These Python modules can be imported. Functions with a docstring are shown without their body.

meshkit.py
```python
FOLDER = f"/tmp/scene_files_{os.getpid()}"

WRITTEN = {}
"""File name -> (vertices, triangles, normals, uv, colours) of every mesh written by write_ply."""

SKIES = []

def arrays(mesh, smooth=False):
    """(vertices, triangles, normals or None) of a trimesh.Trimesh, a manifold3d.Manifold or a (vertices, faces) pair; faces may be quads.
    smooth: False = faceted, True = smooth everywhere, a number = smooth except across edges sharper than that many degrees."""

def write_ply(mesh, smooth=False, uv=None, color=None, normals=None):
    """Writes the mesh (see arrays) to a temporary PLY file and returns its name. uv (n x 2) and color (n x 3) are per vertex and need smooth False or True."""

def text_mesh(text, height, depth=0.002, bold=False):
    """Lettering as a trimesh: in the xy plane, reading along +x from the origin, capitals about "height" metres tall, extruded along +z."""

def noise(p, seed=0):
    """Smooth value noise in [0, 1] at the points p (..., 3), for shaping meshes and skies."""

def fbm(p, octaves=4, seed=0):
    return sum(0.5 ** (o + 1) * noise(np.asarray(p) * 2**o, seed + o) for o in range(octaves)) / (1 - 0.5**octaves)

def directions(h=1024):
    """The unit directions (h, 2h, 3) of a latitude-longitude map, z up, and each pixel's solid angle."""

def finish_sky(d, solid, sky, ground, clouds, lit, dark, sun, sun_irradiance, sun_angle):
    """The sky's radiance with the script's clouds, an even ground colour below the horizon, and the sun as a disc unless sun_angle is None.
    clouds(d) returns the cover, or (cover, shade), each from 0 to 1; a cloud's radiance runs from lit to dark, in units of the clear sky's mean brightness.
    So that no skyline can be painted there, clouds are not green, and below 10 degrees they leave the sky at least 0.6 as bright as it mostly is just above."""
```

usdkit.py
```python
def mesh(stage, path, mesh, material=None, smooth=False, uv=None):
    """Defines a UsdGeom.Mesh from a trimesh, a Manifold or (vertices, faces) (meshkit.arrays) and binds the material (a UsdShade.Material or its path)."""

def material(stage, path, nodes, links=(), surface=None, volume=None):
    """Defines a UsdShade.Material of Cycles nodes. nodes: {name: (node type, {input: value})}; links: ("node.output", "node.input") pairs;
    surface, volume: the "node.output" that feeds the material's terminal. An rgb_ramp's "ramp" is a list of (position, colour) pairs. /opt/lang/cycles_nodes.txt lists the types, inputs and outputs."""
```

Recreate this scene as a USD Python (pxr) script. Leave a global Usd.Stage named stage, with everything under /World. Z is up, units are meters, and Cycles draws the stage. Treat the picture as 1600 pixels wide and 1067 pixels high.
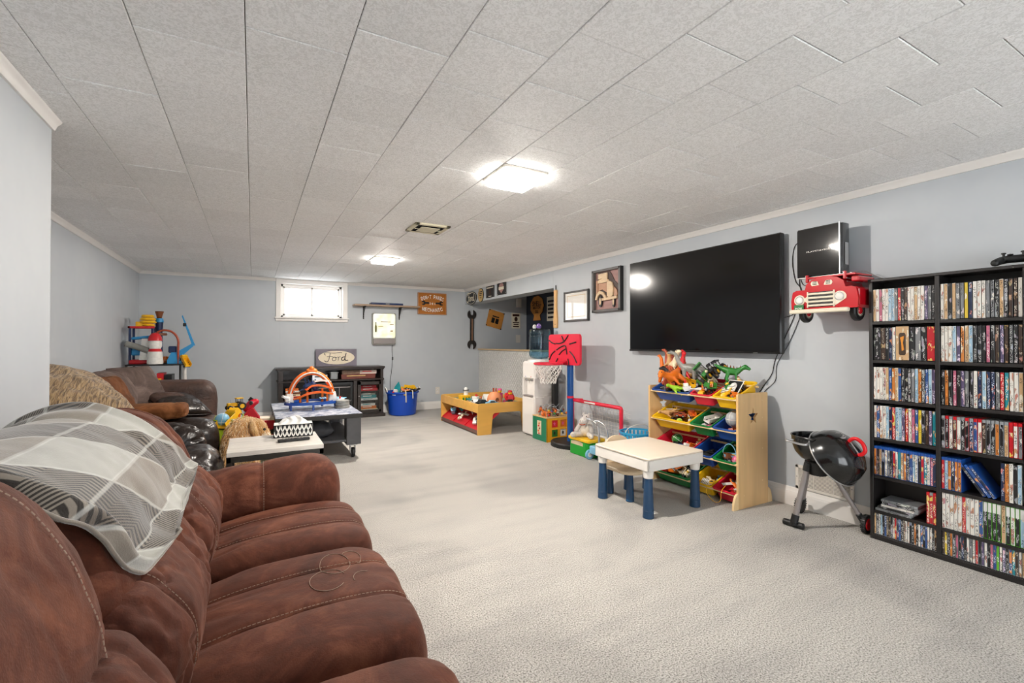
import math, random
import numpy as np, trimesh, usdkit, meshkit
import manifold3d as m3
from shapely.geometry import Polygon, Point, box as sbox
from pxr import Usd, UsdGeom, UsdLux, UsdShade, Gf, Sdf, Vt

stage = Usd.Stage.CreateInMemory()
UsdGeom.SetStageUpAxis(stage, 'Z')
UsdGeom.SetStageMetersPerUnit(stage, 1.0)
UsdGeom.Xform.Define(stage, '/World')
UsdGeom.Scope.Define(stage, '/World/Looks')

# ------------------------------------------------------------------ camera, sky, exposure
CZ, XW, YB, XL, ZC = 1.158, 3.381, 7.868, -1.332, 2.128     # eye height, right wall, back wall, left wall, ceiling
cam = UsdGeom.Camera.Define(stage, '/World/camera')
cam.AddTranslateOp().Set((0, 0, CZ))
cam.AddRotateZOp().Set(-29.033)
cam.AddRotateXOp().Set(90.494)
cam.CreateHorizontalApertureAttr(36.0)
cam.CreateVerticalApertureAttr(36.0 * 1067 / 1600)
cam.CreateFocalLengthAttr(36.0 * 730.1 / 1600)
cam.CreateVerticalApertureOffsetAttr(-4.21 / 1600 * 36.0)
cam.CreateClippingRangeAttr((0.05, 100.0))
cam.CreateExposureAttr(2.2)
SKY = 0.42                # bright overcast sky outside the basement window
LAMP = (1400.0, 1300.0, 1185.0)   # radiance of the bulbs in the ceiling lamps
sky = UsdLux.DomeLight.Define(stage, '/World/sky')
sky.CreateIntensityAttr(SKY)
sky.CreateColorAttr(Gf.Vec3f(0.93, 0.97, 1.0))

# ------------------------------------------------------------------ helpers: materials
MATS = {}


def lin(c):
    if isinstance(c, str):
        c = [int(c[i:i + 2], 16) / 255 for i in (1, 3, 5)]
    return tuple(x / 12.92 if x <= 0.04045 else ((x + 0.055) / 1.055) ** 2.4 for x in c)


def mk(name, nodes, links, surface='p.BSDF'):
    MATS[name] = usdkit.material(stage, '/World/Looks/' + name, nodes, links, surface=surface)
    return name


def M(name, col, rough=0.5, metal=0.0, var=0.0, scale=6.0, bump=0.0, bscale=60.0, coat=0.0, sheen=0.0, spec=0.5, col2=None, stretch=(1, 1, 1), alpha=None):
    """A plain painted, plastic, cloth or wood surface with some mottling and fine relief."""
    if name in MATS:
        return name
    c = lin(col)
    p = {'roughness': rough, 'metallic': metal, 'coat_weight': coat, 'sheen_weight': sheen, 'specular_ior_level': spec}
    nodes, links = {'p': ('principled_bsdf', p)}, []
    if var or bump or col2:
        nodes['t'] = ('texture_coordinate', {})
        nodes['m'] = ('mapping', {'scale': stretch})
        links.append(('t.object', 'm.vector'))
    if var or col2:
        nodes['n'] = ('noise_texture', {'scale': scale, 'detail': 4.0, 'roughness': 0.6})
        a = lin(col2) if col2 else tuple(x * (1 - var) for x in c)
        b = c if col2 else tuple(min(1, x * (1 + var)) for x in c)
        nodes['r'] = ('rgb_ramp', {'ramp': [(0.3, a), (0.7, b)]})
        links += [('m.vector', 'n.vector'), ('n.fac', 'r.fac'), ('r.color', 'p.base_color')]
    else:
        p['base_color'] = c
    if bump:
        nodes['bn'] = ('noise_texture', {'scale': bscale, 'detail': 3.0})
        nodes['b'] = ('bump', {'strength': bump, 'distance': 0.004})
        links += [('m.vector', 'bn.vector'), ('bn.fac', 'b.height'), ('b.normal', 'p.normal')]
    return mk(name, nodes, links)


# ------------------------------------------------------------------ helpers: meshes
def J(*ms):
    out = []
    for m in ms:
        out += list(m) if isinstance(m, (list, tuple)) else [m]
    return trimesh.util.concatenate(out) if len(out) > 1 else out[0]


def hp(pts):
    h = m3.Manifold.hull_points(np.asarray(pts, np.float64)).to_mesh()
    return trimesh.Trimesh(h.vert_properties[:, :3], h.tri_verts, process=False)


def bb(x0, x1, y0, y1, z0, z1, b=0.003):
    """A box with chamfered edges, given by its extents."""
    c = np.array([(x0 + x1) / 2, (y0 + y1) / 2, (z0 + z1) / 2])
    h = np.array([abs(x1 - x0), abs(y1 - y0), abs(z1 - z0)]) / 2
    b = min(b, h.min() * 0.45)
    pts = []
    for s in np.ndindex(2, 2, 2):
        s = np.array(s) * 2 - 1
        for k in range(3):
            d = h - b
            d[k] = h[k]
            pts.append(c + s * d)
    return hp(pts)


def bx(sx, sy, sz, c=(0, 0, 0), b=0.003):
    return bb(c[0] - sx / 2, c[0] + sx / 2, c[1] - sy / 2, c[1] + sy / 2, c[2] - sz / 2, c[2] + sz / 2, b)


def tf(m, loc=(0, 0, 0), rot=(0, 0, 0), sc=1.0):
    m = m.copy()
    if np.ndim(sc) or sc != 1.0:
        m.apply_scale(sc)
    T = trimesh.transformations.euler_matrix(*np.radians(rot), 'sxyz')
    T[:3, 3] = loc
    m.apply_transform(T)
    return m


def frame_of(d):
    d = np.asarray(d, float)
    d = d / np.linalg.norm(d)
    a = np.array([0, 0, 1.0]) if abs(d[2]) < 0.9 else np.array([1.0, 0, 0])
    u = np.cross(a, d)
    u /= np.linalg.norm(u)
    return u, np.cross(d, u), d


def cy(p0, p1, r0, r1=None, n=16, b=0.0):
    """A straight rod or cone between two points, with softened rims when b is set."""
    p0, p1 = np.asarray(p0, float), np.asarray(p1, float)
    r1 = r0 if r1 is None else r1
    u, v, d = frame_of(p1 - p0)
    t = np.linspace(0, 2 * np.pi, n, endpoint=False)
    ring = np.cos(t)[:, None] * u + np.sin(t)[:, None] * v
    pts = [p0 + ring * (r0 - b), p1 + ring * (r1 - b)]
    if b:
        pts += [p0 + d * b + ring * r0, p1 - d * b + ring * r1]
    return hp(np.vstack(pts))


def lathe(prof, n=28, c=(0, 0, 0)):
    """A profile of (radius, height) pairs turned about the z axis; open or closed as the profile is."""
    prof = np.asarray(prof, float)
    t = np.linspace(0, 2 * np.pi, n, endpoint=False)
    k = len(prof)
    v = np.stack([prof[:, 0][:, None] * np.cos(t), prof[:, 0][:, None] * np.sin(t), np.repeat(prof[:, 1][:, None], n, 1)], -1).reshape(-1, 3)
    i, j = np.meshgrid(np.arange(k - 1), np.arange(n), indexing='ij')
    a, b2 = i * n + j, i * n + (j + 1) % n
    q = np.stack([a, b2, b2 + n, a + n], -1).reshape(-1, 4)
    f = np.vstack([q[:, [0, 1, 2]], q[:, [0, 2, 3]]])
    m = trimesh.Trimesh(v + np.asarray(c, float), f, process=False)
    m.merge_vertices()
    m.update_faces(m.nondegenerate_faces())
    return m


def crv(pts, n=8, closed=False):
    """Catmull-Rom curve through the points."""
    p = np.asarray(pts, float)
    if closed:
        q = np.vstack([p[-1:], p, p[:2]])
    else:
        q = np.vstack([2 * p[0] - p[1], p, 2 * p[-1] - p[-2]])
    out = []
    for i in range(1, len(q) - 2):
        t = np.linspace(0, 1, n, endpoint=False)[:, None]
        a, b, c, d = q[i - 1:i + 3]
        out.append(0.5 * (2 * b + (c - a) * t + (2 * a - 5 * b + 4 * c - d) * t ** 2 + (3 * b - a - 3 * c + d) * t ** 3))
    if not closed:
        out.append(p[-1:])
    return np.vstack(out)


def tube(path, r, n=8, closed=False):
    p = np.asarray(path, float)
    k = len(p)
    r = np.broadcast_to(np.asarray(r, float), (k,))
    d = np.gradient(p, axis=0)
    if closed:
        d = np.roll(p, -1, 0) - np.roll(p, 1, 0)
    d /= np.maximum(np.linalg.norm(d, axis=1, keepdims=True), 1e-9)
    u, _, _ = frame_of(d[0])
    t = np.linspace(0, 2 * np.pi, n, endpoint=False)
    V = []
    for i in range(k):
        u = u - d[i] * (u @ d[i])
        u /= np.linalg.norm(u)
        w = np.cross(d[i], u)
        V.append(p[i] + r[i] * (np.cos(t)[:, None] * u + np.sin(t)[:, None] * w))
    F = []
    for i in range(k if closed else k - 1):
        a, b = i * n, ((i + 1) % k) * n
        for j in range(n):
            j2 = (j + 1) % n
            F += [[a + j, a + j2, b + j2], [a + j, b + j2, b + j]]
    V = np.vstack(V)
    if not closed:
        V = np.vstack([V, p[0], p[-1]])
        c0, c1 = len(V) - 2, len(V) - 1
        for j in range(n):
            F += [[c0, (j + 1) % n, j], [c1, (k - 1) * n + j, (k - 1) * n + (j + 1) % n]]
    return trimesh.Trimesh(V, np.array(F), process=False)


def ext(poly, depth, holes=()):
    """An outline in the xz plane (x right, z up), extruded from y = 0 to y = depth."""
    g = poly if hasattr(poly, 'exterior') else Polygon(poly, holes)
    g = g.buffer(0)
    gs = [trimesh.creation.extrude_polygon(q, depth, engine='earcut') for q in getattr(g, 'geoms', [g])]
    m = J(gs)
    m.apply_transform(np.array([[1, 0, 0, 0], [0, 0, -1, depth], [0, 1, 0, 0], [0, 0, 0, 1.0]]))
    return m


def text(s, h, depth=0.002, bold=False, width=None, rot=0):
    """Lettering standing in the xz plane, centred on the origin, its face towards -y."""
    m = meshkit.text_mesh(s, h, depth, bold)
    m.apply_translation(-np.r_[m.bounds.mean(0)[:2], 0])
    if width:
        m.apply_scale([width / m.extents[0], 1, 1])
    if rot:
        m.apply_transform(trimesh.transformations.rotation_matrix(math.radians(rot), [0, 0, 1]))
    m.apply_transform(np.array([[1, 0, 0, 0], [0, 0, -1, 0], [0, 1, 0, 0], [0, 0, 0, 1.0]]))
    return m


def sph(r, c=(0, 0, 0), sc=(1, 1, 1), sub=2):
    m = trimesh.creation.icosphere(sub, r)
    m.apply_scale(sc)
    m.apply_translation(c)
    return m


def grid(P, wrap_u=False, wrap_v=False):
    """A mesh from an array of points (nu, nv, 3)."""
    nu, nv = P.shape[:2]
    i, j = np.meshgrid(np.arange(nu if wrap_u else nu - 1), np.arange(nv if wrap_v else nv - 1), indexing='ij')
    a, b = i * nv + j, ((i + 1) % nu) * nv + j
    c, d = ((i + 1) % nu) * nv + (j + 1) % nv, i * nv + (j + 1) % nv
    q = np.stack([a, b, c, d], -1).reshape(-1, 4)
    return trimesh.Trimesh(P.reshape(-1, 3), np.vstack([q[:, [0, 1, 2]], q[:, [0, 2, 3]]]), process=False)


def pillow(w, h, t, n=28, p=2.6, wr=0.0, seed=0):
    """A stuffed cushion lying in the xy plane: thin at its seams, full in the middle."""
    s = np.linspace(-1, 1, n)
    s = np.sign(s) * np.abs(s) ** 0.8
    U, V = np.meshgrid(s, s, indexing='ij')
    k = 1 - 0.07 * (1 - np.abs(U)) * (np.abs(V) ** 3) - 0.0
    k2 = 1 - 0.07 * (1 - np.abs(V)) * (np.abs(U) ** 3)
    prof = ((1 - np.abs(U) ** p) * (1 - np.abs(V) ** p)) ** 0.45
    if wr:
        prof = prof * (1 + wr * (meshkit.fbm(np.stack([U * 3, V * 3, 0 * U], -1) + seed, 3, seed) - 0.5))
    top = np.stack([U * w / 2 * k2, V * h / 2 * k, prof * t / 2], -1)
    bot = top * [1, 1, -1]
    m = J(grid(top), tf(grid(bot[::-1])))
    m.merge_vertices()
    return m


def limb(chains, edge=0.02, smooth=6, sub=1):
    """One continuous body: hulls of spheres along chains of (point, radius), joined and smoothed."""
    man = m3.Manifold()
    for ch in chains:
        balls = [m3.Manifold.sphere(float(r), 20).translate([float(x) for x in p]) for p, r in ch]
        if len(balls) == 1:
            man = man + balls[0]
        for a, b in zip(balls[:-1], balls[1:]):
            man = man + m3.Manifold.batch_hull([a, b])
    man = man.refine_to_length(edge)
    h = man.to_mesh()
    m = trimesh.Trimesh(h.vert_properties[:, :3], h.tri_verts, process=True)
    trimesh.smoothing.filter_taubin(m, iterations=smooth)
    return m


def rrect(w, h, r, n=6):
    """Outline of a rectangle with rounded corners, centred."""
    out = []
    for cx, cz, a in ((1, 1, 0), (-1, 1, 90), (-1, -1, 180), (1, -1, 270)):
        for t in np.linspace(a, a + 90, n):
            out.append((cx * (w / 2 - r) + r * math.cos(math.radians(t)), cz * (h / 2 - r) + r * math.sin(math.radians(t))))
    return out


def oval(w, h, n=40):
    t = np.linspace(0, 2 * np.pi, n, endpoint=False)
    return np.stack([np.cos(t) * w / 2, np.sin(t) * h / 2], 1)


# ------------------------------------------------------------------ helpers: prims
USED = {}


def numbered(path):
    k = USED.get(path, 0)
    USED[path] = k + 1
    return path if k == 0 else f'{path}_{k:03d}'


def data(prim, **kw):
    for k, v in kw.items():
        if v:
            prim.SetCustomDataByKey({'cat': 'category'}.get(k, k), v)


class Thing:
    """An Xform at the thing's base; add() hangs its parts under it, in the thing's own coordinates."""

    def __init__(self, name, label, cat, loc=(0, 0, 0), rz=0.0, group=None, kind=None, world=False):
        self.path = numbered('/World/' + name)
        x = UsdGeom.Xform.Define(stage, self.path)
        x.AddTranslateOp().Set(tuple(float(v) for v in loc))
        if rz:
            x.AddRotateZOp().Set(float(rz))
        self.prim, self.loc, self.world = x.GetPrim(), np.asarray(loc, float), world
        data(self.prim, label=label, cat=cat, group=group, kind=kind)

    def add(self, name, mesh, mat, smooth=35, label=None, under=None, kind=None, uv=None):
        path = numbered((under or self.path) + '/' + name)
        if self.world and not hasattr(mesh, 'to_mesh'):
            mesh = mesh.copy()
            mesh.apply_translation(-self.loc)
        g = usdkit.mesh(stage, path, mesh, MATS[mat], smooth=smooth, uv=uv)
        data(g.GetPrim(), label=label, kind=kind)
        return path


def solo(name, mesh, mat, label=None, cat=None, group=None, kind=None, smooth=35, uv=None):
    """A thing (or a piece of the setting) that is one mesh."""
    path = numbered('/World/' + name)
    g = usdkit.mesh(stage, path, mesh, MATS[mat], smooth=smooth, uv=uv)
    data(g.GetPrim(), label=label, cat=cat, group=group, kind=kind)
    return path


def copy_of(src, name, label, cat, loc, rz=0.0, group=None, tilt=None, sc=None):
    """A further individual: an instance of a thing already built, under its own number, with its own label."""
    path = numbered('/World/' + name)
    x = UsdGeom.Xform.Define(stage, path)
    p = x.GetPrim()
    p.GetReferences().AddInternalReference(src)
    x.ClearXformOpOrder()
    x.AddTranslateOp(opSuffix='at').Set(tuple(float(v) for v in loc))
    if rz:
        x.AddRotateZOp(opSuffix='turn').Set(float(rz))
    if tilt:
        x.AddRotateXYZOp(opSuffix='tilt').Set(Gf.Vec3f(*tilt))
    if sc:
        x.AddScaleOp(opSuffix='size').Set(Gf.Vec3f(*sc))
    p.SetInstanceable(True)
    data(p, label=label, cat=cat, group=group)
    return path
# ------------------------------------------------------------------ the setting
def wall_mat(name, c1, c2):
    return mk(name, {'t': ('texture_coordinate', {}), 'n': ('noise_texture', {'scale': 1.3, 'detail': 5.0, 'roughness': 0.65}), 'r': ('rgb_ramp', {'ramp': [(0.35, lin(c1)), (0.65, lin(c2))]}),
                     'bn': ('noise_texture', {'scale': 220.0, 'detail': 2.0}), 'b': ('bump', {'strength': 0.12, 'distance': 0.002}), 'p': ('principled_bsdf', {'roughness': 0.55})},
              [('t.object', 'n.vector'), ('n.fac', 'r.fac'), ('r.color', 'p.base_color'), ('t.object', 'bn.vector'), ('bn.fac', 'b.height'), ('b.normal', 'p.normal')])


wall_mat('wall_paint', '#bbc1c7', '#c3c8cc')
wall_mat('recess_paint', '#5d6470', '#666d79')
wall_mat('navy_paint', '#2c3544', '#333c4b')
M('trim_white', '#e9e6e2', 0.4)
M('slab', '#8a8680', 0.9)
mk('ceiling_tile', {'t': ('geometry', {}), 'v': ('noise_texture', {'scale': 75.0, 'detail': 3.0, 'roughness': 0.55, 'distortion': 1.6}), 'r': ('rgb_ramp', {'ramp': [(0.42, lin('#e6e6e5')), (0.56, lin('#f7f7f7'))]}),
                    'b': ('bump', {'strength': 0.55, 'distance': 0.004}), 'o': ('object_info', {}), 'h': ('map_range', {'value': 0.5, 'from_min': 0.0, 'from_max': 1.0, 'to_min': 0.96, 'to_max': 1.03}),
                    'x': ('mix', {'mix_type': 'multiply', 'fac': 1.0}), 'c': ('combine_color', {}), 'p': ('principled_bsdf', {'roughness': 0.75, 'specular_ior_level': 0.2})},
   [('t.position', 'v.vector'), ('v.fac', 'r.fac'), ('o.random', 'h.value'), ('h.result', 'c.r'), ('h.result', 'c.g'), ('h.result', 'c.b'), ('r.color', 'x.color1'), ('c.color', 'x.color2'), ('x.color', 'p.base_color'),
    ('v.fac', 'b.height'), ('b.normal', 'p.normal')])
mk('carpet', {'t': ('texture_coordinate', {}), 'n1': ('noise_texture', {'scale': 155.0, 'detail': 5.0, 'roughness': 0.85}), 'r1': ('rgb_ramp', {'ramp': [(0.40, lin('#47433e')), (0.465, lin('#a8a49c')), (0.54, lin('#cbc7c0')), (0.64, lin('#e3dfd9'))]}),
              'n2': ('noise_texture', {'scale': 1.1, 'detail': 3.0, 'distortion': 0.6}), 'r2': ('rgb_ramp', {'ramp': [(0.33, (0.80, 0.80, 0.81)), (0.5, (1.0, 1.0, 1.0))]}),
              'm3': ('mapping', {'scale': (0.5, 3.0, 1.0)}), 'n3': ('noise_texture', {'scale': 2.4, 'detail': 4.0}), 'r3': ('rgb_ramp', {'ramp': [(0.36, (0.9, 0.9, 0.91)), (0.52, (1.0, 1.0, 1.0))]}),
              'x1': ('mix', {'mix_type': 'multiply', 'fac': 1.0}), 'x2': ('mix', {'mix_type': 'multiply', 'fac': 1.0}),
              'bn': ('noise_texture', {'scale': 240.0, 'detail': 2.0, 'roughness': 0.7}), 'b': ('bump', {'strength': 0.5, 'distance': 0.012}), 'p': ('principled_bsdf', {'roughness': 0.95, 'specular_ior_level': 0.1, 'sheen_weight': 0.15})},
   [('t.object', 'n1.vector'), ('n1.fac', 'r1.fac'), ('t.object', 'n2.vector'), ('n2.fac', 'r2.fac'), ('t.object', 'm3.vector'), ('m3.vector', 'n3.vector'), ('n3.fac', 'r3.fac'),
    ('r1.color', 'x1.color1'), ('r2.color', 'x1.color2'), ('x1.color', 'x2.color1'), ('r3.color', 'x2.color2'), ('x2.color', 'p.base_color'), ('t.object', 'bn.vector'), ('bn.fac', 'b.height'), ('b.normal', 'p.normal')])

S = 'structure'
YR, YJ, XN = -1.9, 4.989, 4.69        # rear wall, end of the right wall, far wall of the nook behind it
XS = -0.77                            # wall beside the near sofa
solo('floor', bb(-1.6, 5.0, YR - 0.2, YB + 0.2, -0.1, 0, 0.0001), 'carpet', 'pale grey flecked carpet over the whole room', kind=S)
H = ZC + 0.01
solo('wall_right', bb(XW, XW + 0.12, YR, YJ, 0, H, 0.002), 'wall_paint', 'pale blue-grey painted wall behind the television', kind=S)
# back wall with the window opening
WX0, WX1, WZ0, WZ1 = 0.36, 1.275, 1.535, 2.075
solo('wall_back', J(bb(XL - 0.15, WX0, YB, YB + 0.2, 0, H, 0.001), bb(WX1, XN + 0.1, YB, YB + 0.2, 0, H, 0.001), bb(WX0, WX1, YB, YB + 0.2, 0, WZ0, 0.001), bb(WX0, WX1, YB, YB + 0.2, WZ1, H, 0.001)), 'wall_paint',
     'pale blue-grey painted wall with the small window', kind=S)
solo('wall_left', bb(XL - 0.12, XL, 2.75, YB, 0, H, 0.002), 'wall_paint', 'pale blue-grey wall behind the far sofa', kind=S)
solo('wall_stair', J(bb(XS - 0.12, XS, YR, 2.752, 0, H, 0.004), bb(XL - 0.12, XS - 0.1, 2.65, 2.752, 0, H, 0.001)), 'wall_paint', 'pale wall beside the near sofa, ending in a corner', kind=S)
DX0, DX1, DZ = 0.1, 2.7, 2.0          # wide patio door behind the camera
solo('wall_rear', J(bb(XS - 0.1, DX0, YR - 0.12, YR, 0, H, 0.001), bb(DX1, XW + 0.1, YR - 0.12, YR, 0, H, 0.001), bb(DX0, DX1, YR - 0.12, YR, DZ, H, 0.001)), 'wall_paint', kind=S)
solo('wall_nook', bb(XN, XN + 0.1, 3.9, YB, 0, H, 0.001), 'navy_paint', 'dark navy wall at the back of the nook', kind=S)
solo('wall_nook_near', bb(XW + 0.12, XN + 0.1, 3.9, 4.0, 0, H, 0.001), 'navy_paint', kind=S)
solo('beam_nook', bb(XW, XW + 0.25, YJ, YB, 1.862, H, 0.004), 'wall_paint', 'boxed-in pale beam over the nook opening', kind=S)

# ceiling: a slab and its tiles, laid in rows with staggered joints
SX, SY, X0, Y0 = 0.3024, 0.3165, -0.629, 1.802
cp = solo('ceiling', bb(XL - 0.2, XN + 0.2, YR - 0.2, YB + 0.2, ZC + 0.008, ZC + 0.1, 0.001), 'slab', 'white textured tile ceiling', kind=S)
LAMPS = [(1.33, 2.36), (1.33, 5.43)]
VENT = (1.29, 3.79)


def tile(x0, x1, y0, y1, z):
    g, c = 0.0013, 0.0022
    o = np.array([[x0 + g, y0 + g], [x1 - g, y0 + g], [x1 - g, y1 - g], [x0 + g, y1 - g]])
    i = np.array([[x0 + g + c, y0 + g + c], [x1 - g - c, y0 + g + c], [x1 - g - c, y1 - g - c], [x0 + g + c, y1 - g - c]])
    return hp(np.vstack([np.c_[o, np.full(4, z + 0.012)], np.c_[o, np.full(4, z + c)], np.c_[i, np.full(4, z)]]))


rnd = random.Random(5)
tiles = []
ix0, ix1 = int(math.floor((XL - X0) / SX)), int(math.ceil((XN - X0) / SX))
for i in range(ix0, ix1):
    xa, xb = max(X0 + i * SX, XL), min(X0 + (i + 1) * SX, XN)
    off = Y0 + (0 if i % 2 else 0.5) * SY
    for j in range(int(math.floor((YR - off) / SY)), int(math.ceil((YB - off) / SY))):
        ya, yb = max(off + j * SY, YR), min(off + (j + 1) * SY, YB)
        if yb - ya < 0.01 or xb - xa < 0.01:
            continue
        cx, cyy = (xa + xb) / 2, (ya + yb) / 2
        fw = cx * 0.4853 + cyy * 0.8743
        rt = cx * 0.8743 - cyy * 0.4853
        seen = fw > 0.3 and abs(rt) < fw * 1.25 and (0.97 / fw) < 0.85 and not (cx < XS and cyy < 2.75) and not (cx > XW + 0.2)
        tiles.append((0 if seen else 1, fw, tile(xa, xb, ya, yb, ZC + rnd.uniform(-0.0012, 0.0012))))
tiles.sort(key=lambda t: t[:2])
rest = [t[2] for t in tiles[296:]]
for _, _, t in tiles[:296]:
    g = usdkit.mesh(stage, numbered(cp + '/ceiling_tile'), t, MATS['ceiling_tile'])
g = usdkit.mesh(stage, cp + '/distant_ceiling_tiles', J(rest), MATS['ceiling_tile'])
data(g.GetPrim(), kind='stuff')

# crown mouldings and baseboards: profiles swept along the walls


def mould(prof, a, b, n):
    """Sweeps a profile of (out from wall, z) from a to b along a wall whose room side points to n."""
    a, b, n = np.r_[a, 0.0], np.r_[b, 0.0], np.r_[n, 0.0]
    P = np.array([[p + n * o + np.array([0, 0, z]) for o, z in prof] for p in (a, b)])
    m = grid(P, wrap_v=True)
    k = len(prof)
    caps = Polygon(prof)
    v, f = trimesh.creation.triangulate_polygon(caps, engine='earcut')
    ends = [trimesh.Trimesh(np.array([p + n * o + np.array([0, 0, z]) for o, z in v]), f, process=False) for p in (a, b)]
    m = J(m, ends)
    m.merge_vertices()
    trimesh.repair.fix_normals(m)
    return m


zc = ZC - 0.0005
crown = [(0, zc - 0.042), (0.009, zc - 0.042), (0.013, zc - 0.036), (0.018, zc - 0.022), (0.03, zc - 0.010), (0.034, zc - 0.004), (0.034, zc), (0, zc)]
base = [(0, 0), (0.017, 0), (0.017, 0.082), (0.0145, 0.09), (0.0145, 0.098), (0.009, 0.108), (0.006, 0.124), (0.002, 0.129), (0, 0.129)]
for k, (a, b, n) in enumerate([((XW, YR), (XW, YB), (-1, 0)), ((XL, YB), (WX0 - 0.06, YB), (0, -1)), ((WX1 + 0.06, YB), (XW, YB), (0, -1)), ((XL, 2.752), (XL, YB), (1, 0)), ((XS, YR), (XS, 2.752), (1, 0))]):
    solo(f'trim_{k + 1}', mould(crown, a, b, n), 'trim_white', 'white crown moulding along the ' + ['right wall', 'back wall left of the window', 'back wall right of the window', 'left wall', 'wall beside the near sofa'][k], kind=S, smooth=50)
for nm, a, b, n in [('right', (XW, YR), (XW, YJ), (-1, 0)), ('back', (XL, YB), (3.66, YB), (0, -1)), ('left', (XL, 2.752), (XL, YB), (1, 0)), ('stair', (XS, YR), (XS, 2.752), (1, 0))]:
    solo('baseboard_' + nm, mould(base, a, b, n), 'trim_white', f'white moulded baseboard along the {nm} wall', kind=S, smooth=20)

# window


def pane_mat(name, tint=(1, 1, 1), rough=0.02):
    return mk(name, {'tr': ('transparent_bsdf', {'color': tint}), 'gl': ('glossy_bsdf', {'roughness': rough}), 'w': ('layer_weight', {'blend': 0.5}), 'p4': ('math', {'math_type': 'power', 'value2': 4.0}), 'f': ('math', {'math_type': 'multiply_add', 'value2': 0.6, 'value3': 0.04}), 'mx': ('mix_closure', {})},
              [('w.facing', 'p4.value1'), ('p4.value', 'f.value1'), ('f.value', 'mx.fac'), ('tr.BSDF', 'mx.closure1'), ('gl.BSDF', 'mx.closure2')], surface='mx.closure')


pane_mat('window_glass')
wn = Thing('window_1', 'small white sliding basement window high on the back wall', 'window', (0.82, YB, 1.5), kind=S, world=True)
cx0, cx1 = 0.303, 1.334
wn.add('casing', J(bb(cx0, WX0 + 0.005, YB - 0.018, YB + 0.01, 1.53, ZC - 0.002), bb(WX1 - 0.005, cx1, YB - 0.018, YB + 0.01, 1.53, ZC - 0.002), bb(cx0, cx1, YB - 0.016, YB + 0.01, WZ1 - 0.005, ZC - 0.002)), 'trim_white')
wn.add('jamb', J(bb(WX0, WX0 + 0.012, YB, YB + 0.2, WZ0, WZ1), bb(WX1 - 0.012, WX1, YB, YB + 0.2, WZ0, WZ1), bb(WX0, WX1, YB, YB + 0.2, WZ1 - 0.012, WZ1), bb(WX0, WX1, YB, YB + 0.2, WZ0, WZ0 + 0.012)), 'trim_white')
wn.add('window_sill', J(bb(cx0 - 0.02, cx1 + 0.02, YB - 0.05, YB + 0.1, 1.527, 1.55, 0.006), bb(cx0 - 0.005, cx1 + 0.005, YB - 0.022, YB, 1.487, 1.527, 0.005)), 'trim_white')
M('vinyl', '#f1efec', 0.35)
yw = YB + 0.13
fx0, fx1, fz0, fz1 = WX0 + 0.012, WX1 - 0.012, WZ0 + 0.012, WZ1 - 0.012
wn.add('window_frame', J(bb(fx0, fx1, yw, yw + 0.06, fz0, fz0 + 0.035), bb(fx0, fx1, yw, yw + 0.06, fz1 - 0.035, fz1), bb(fx0, fx0 + 0.035, yw, yw + 0.06, fz0, fz1), bb(fx1 - 0.035, fx1, yw, yw + 0.06, fz0, fz1)), 'vinyl')
mid = (fx0 + fx1) / 2
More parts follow.
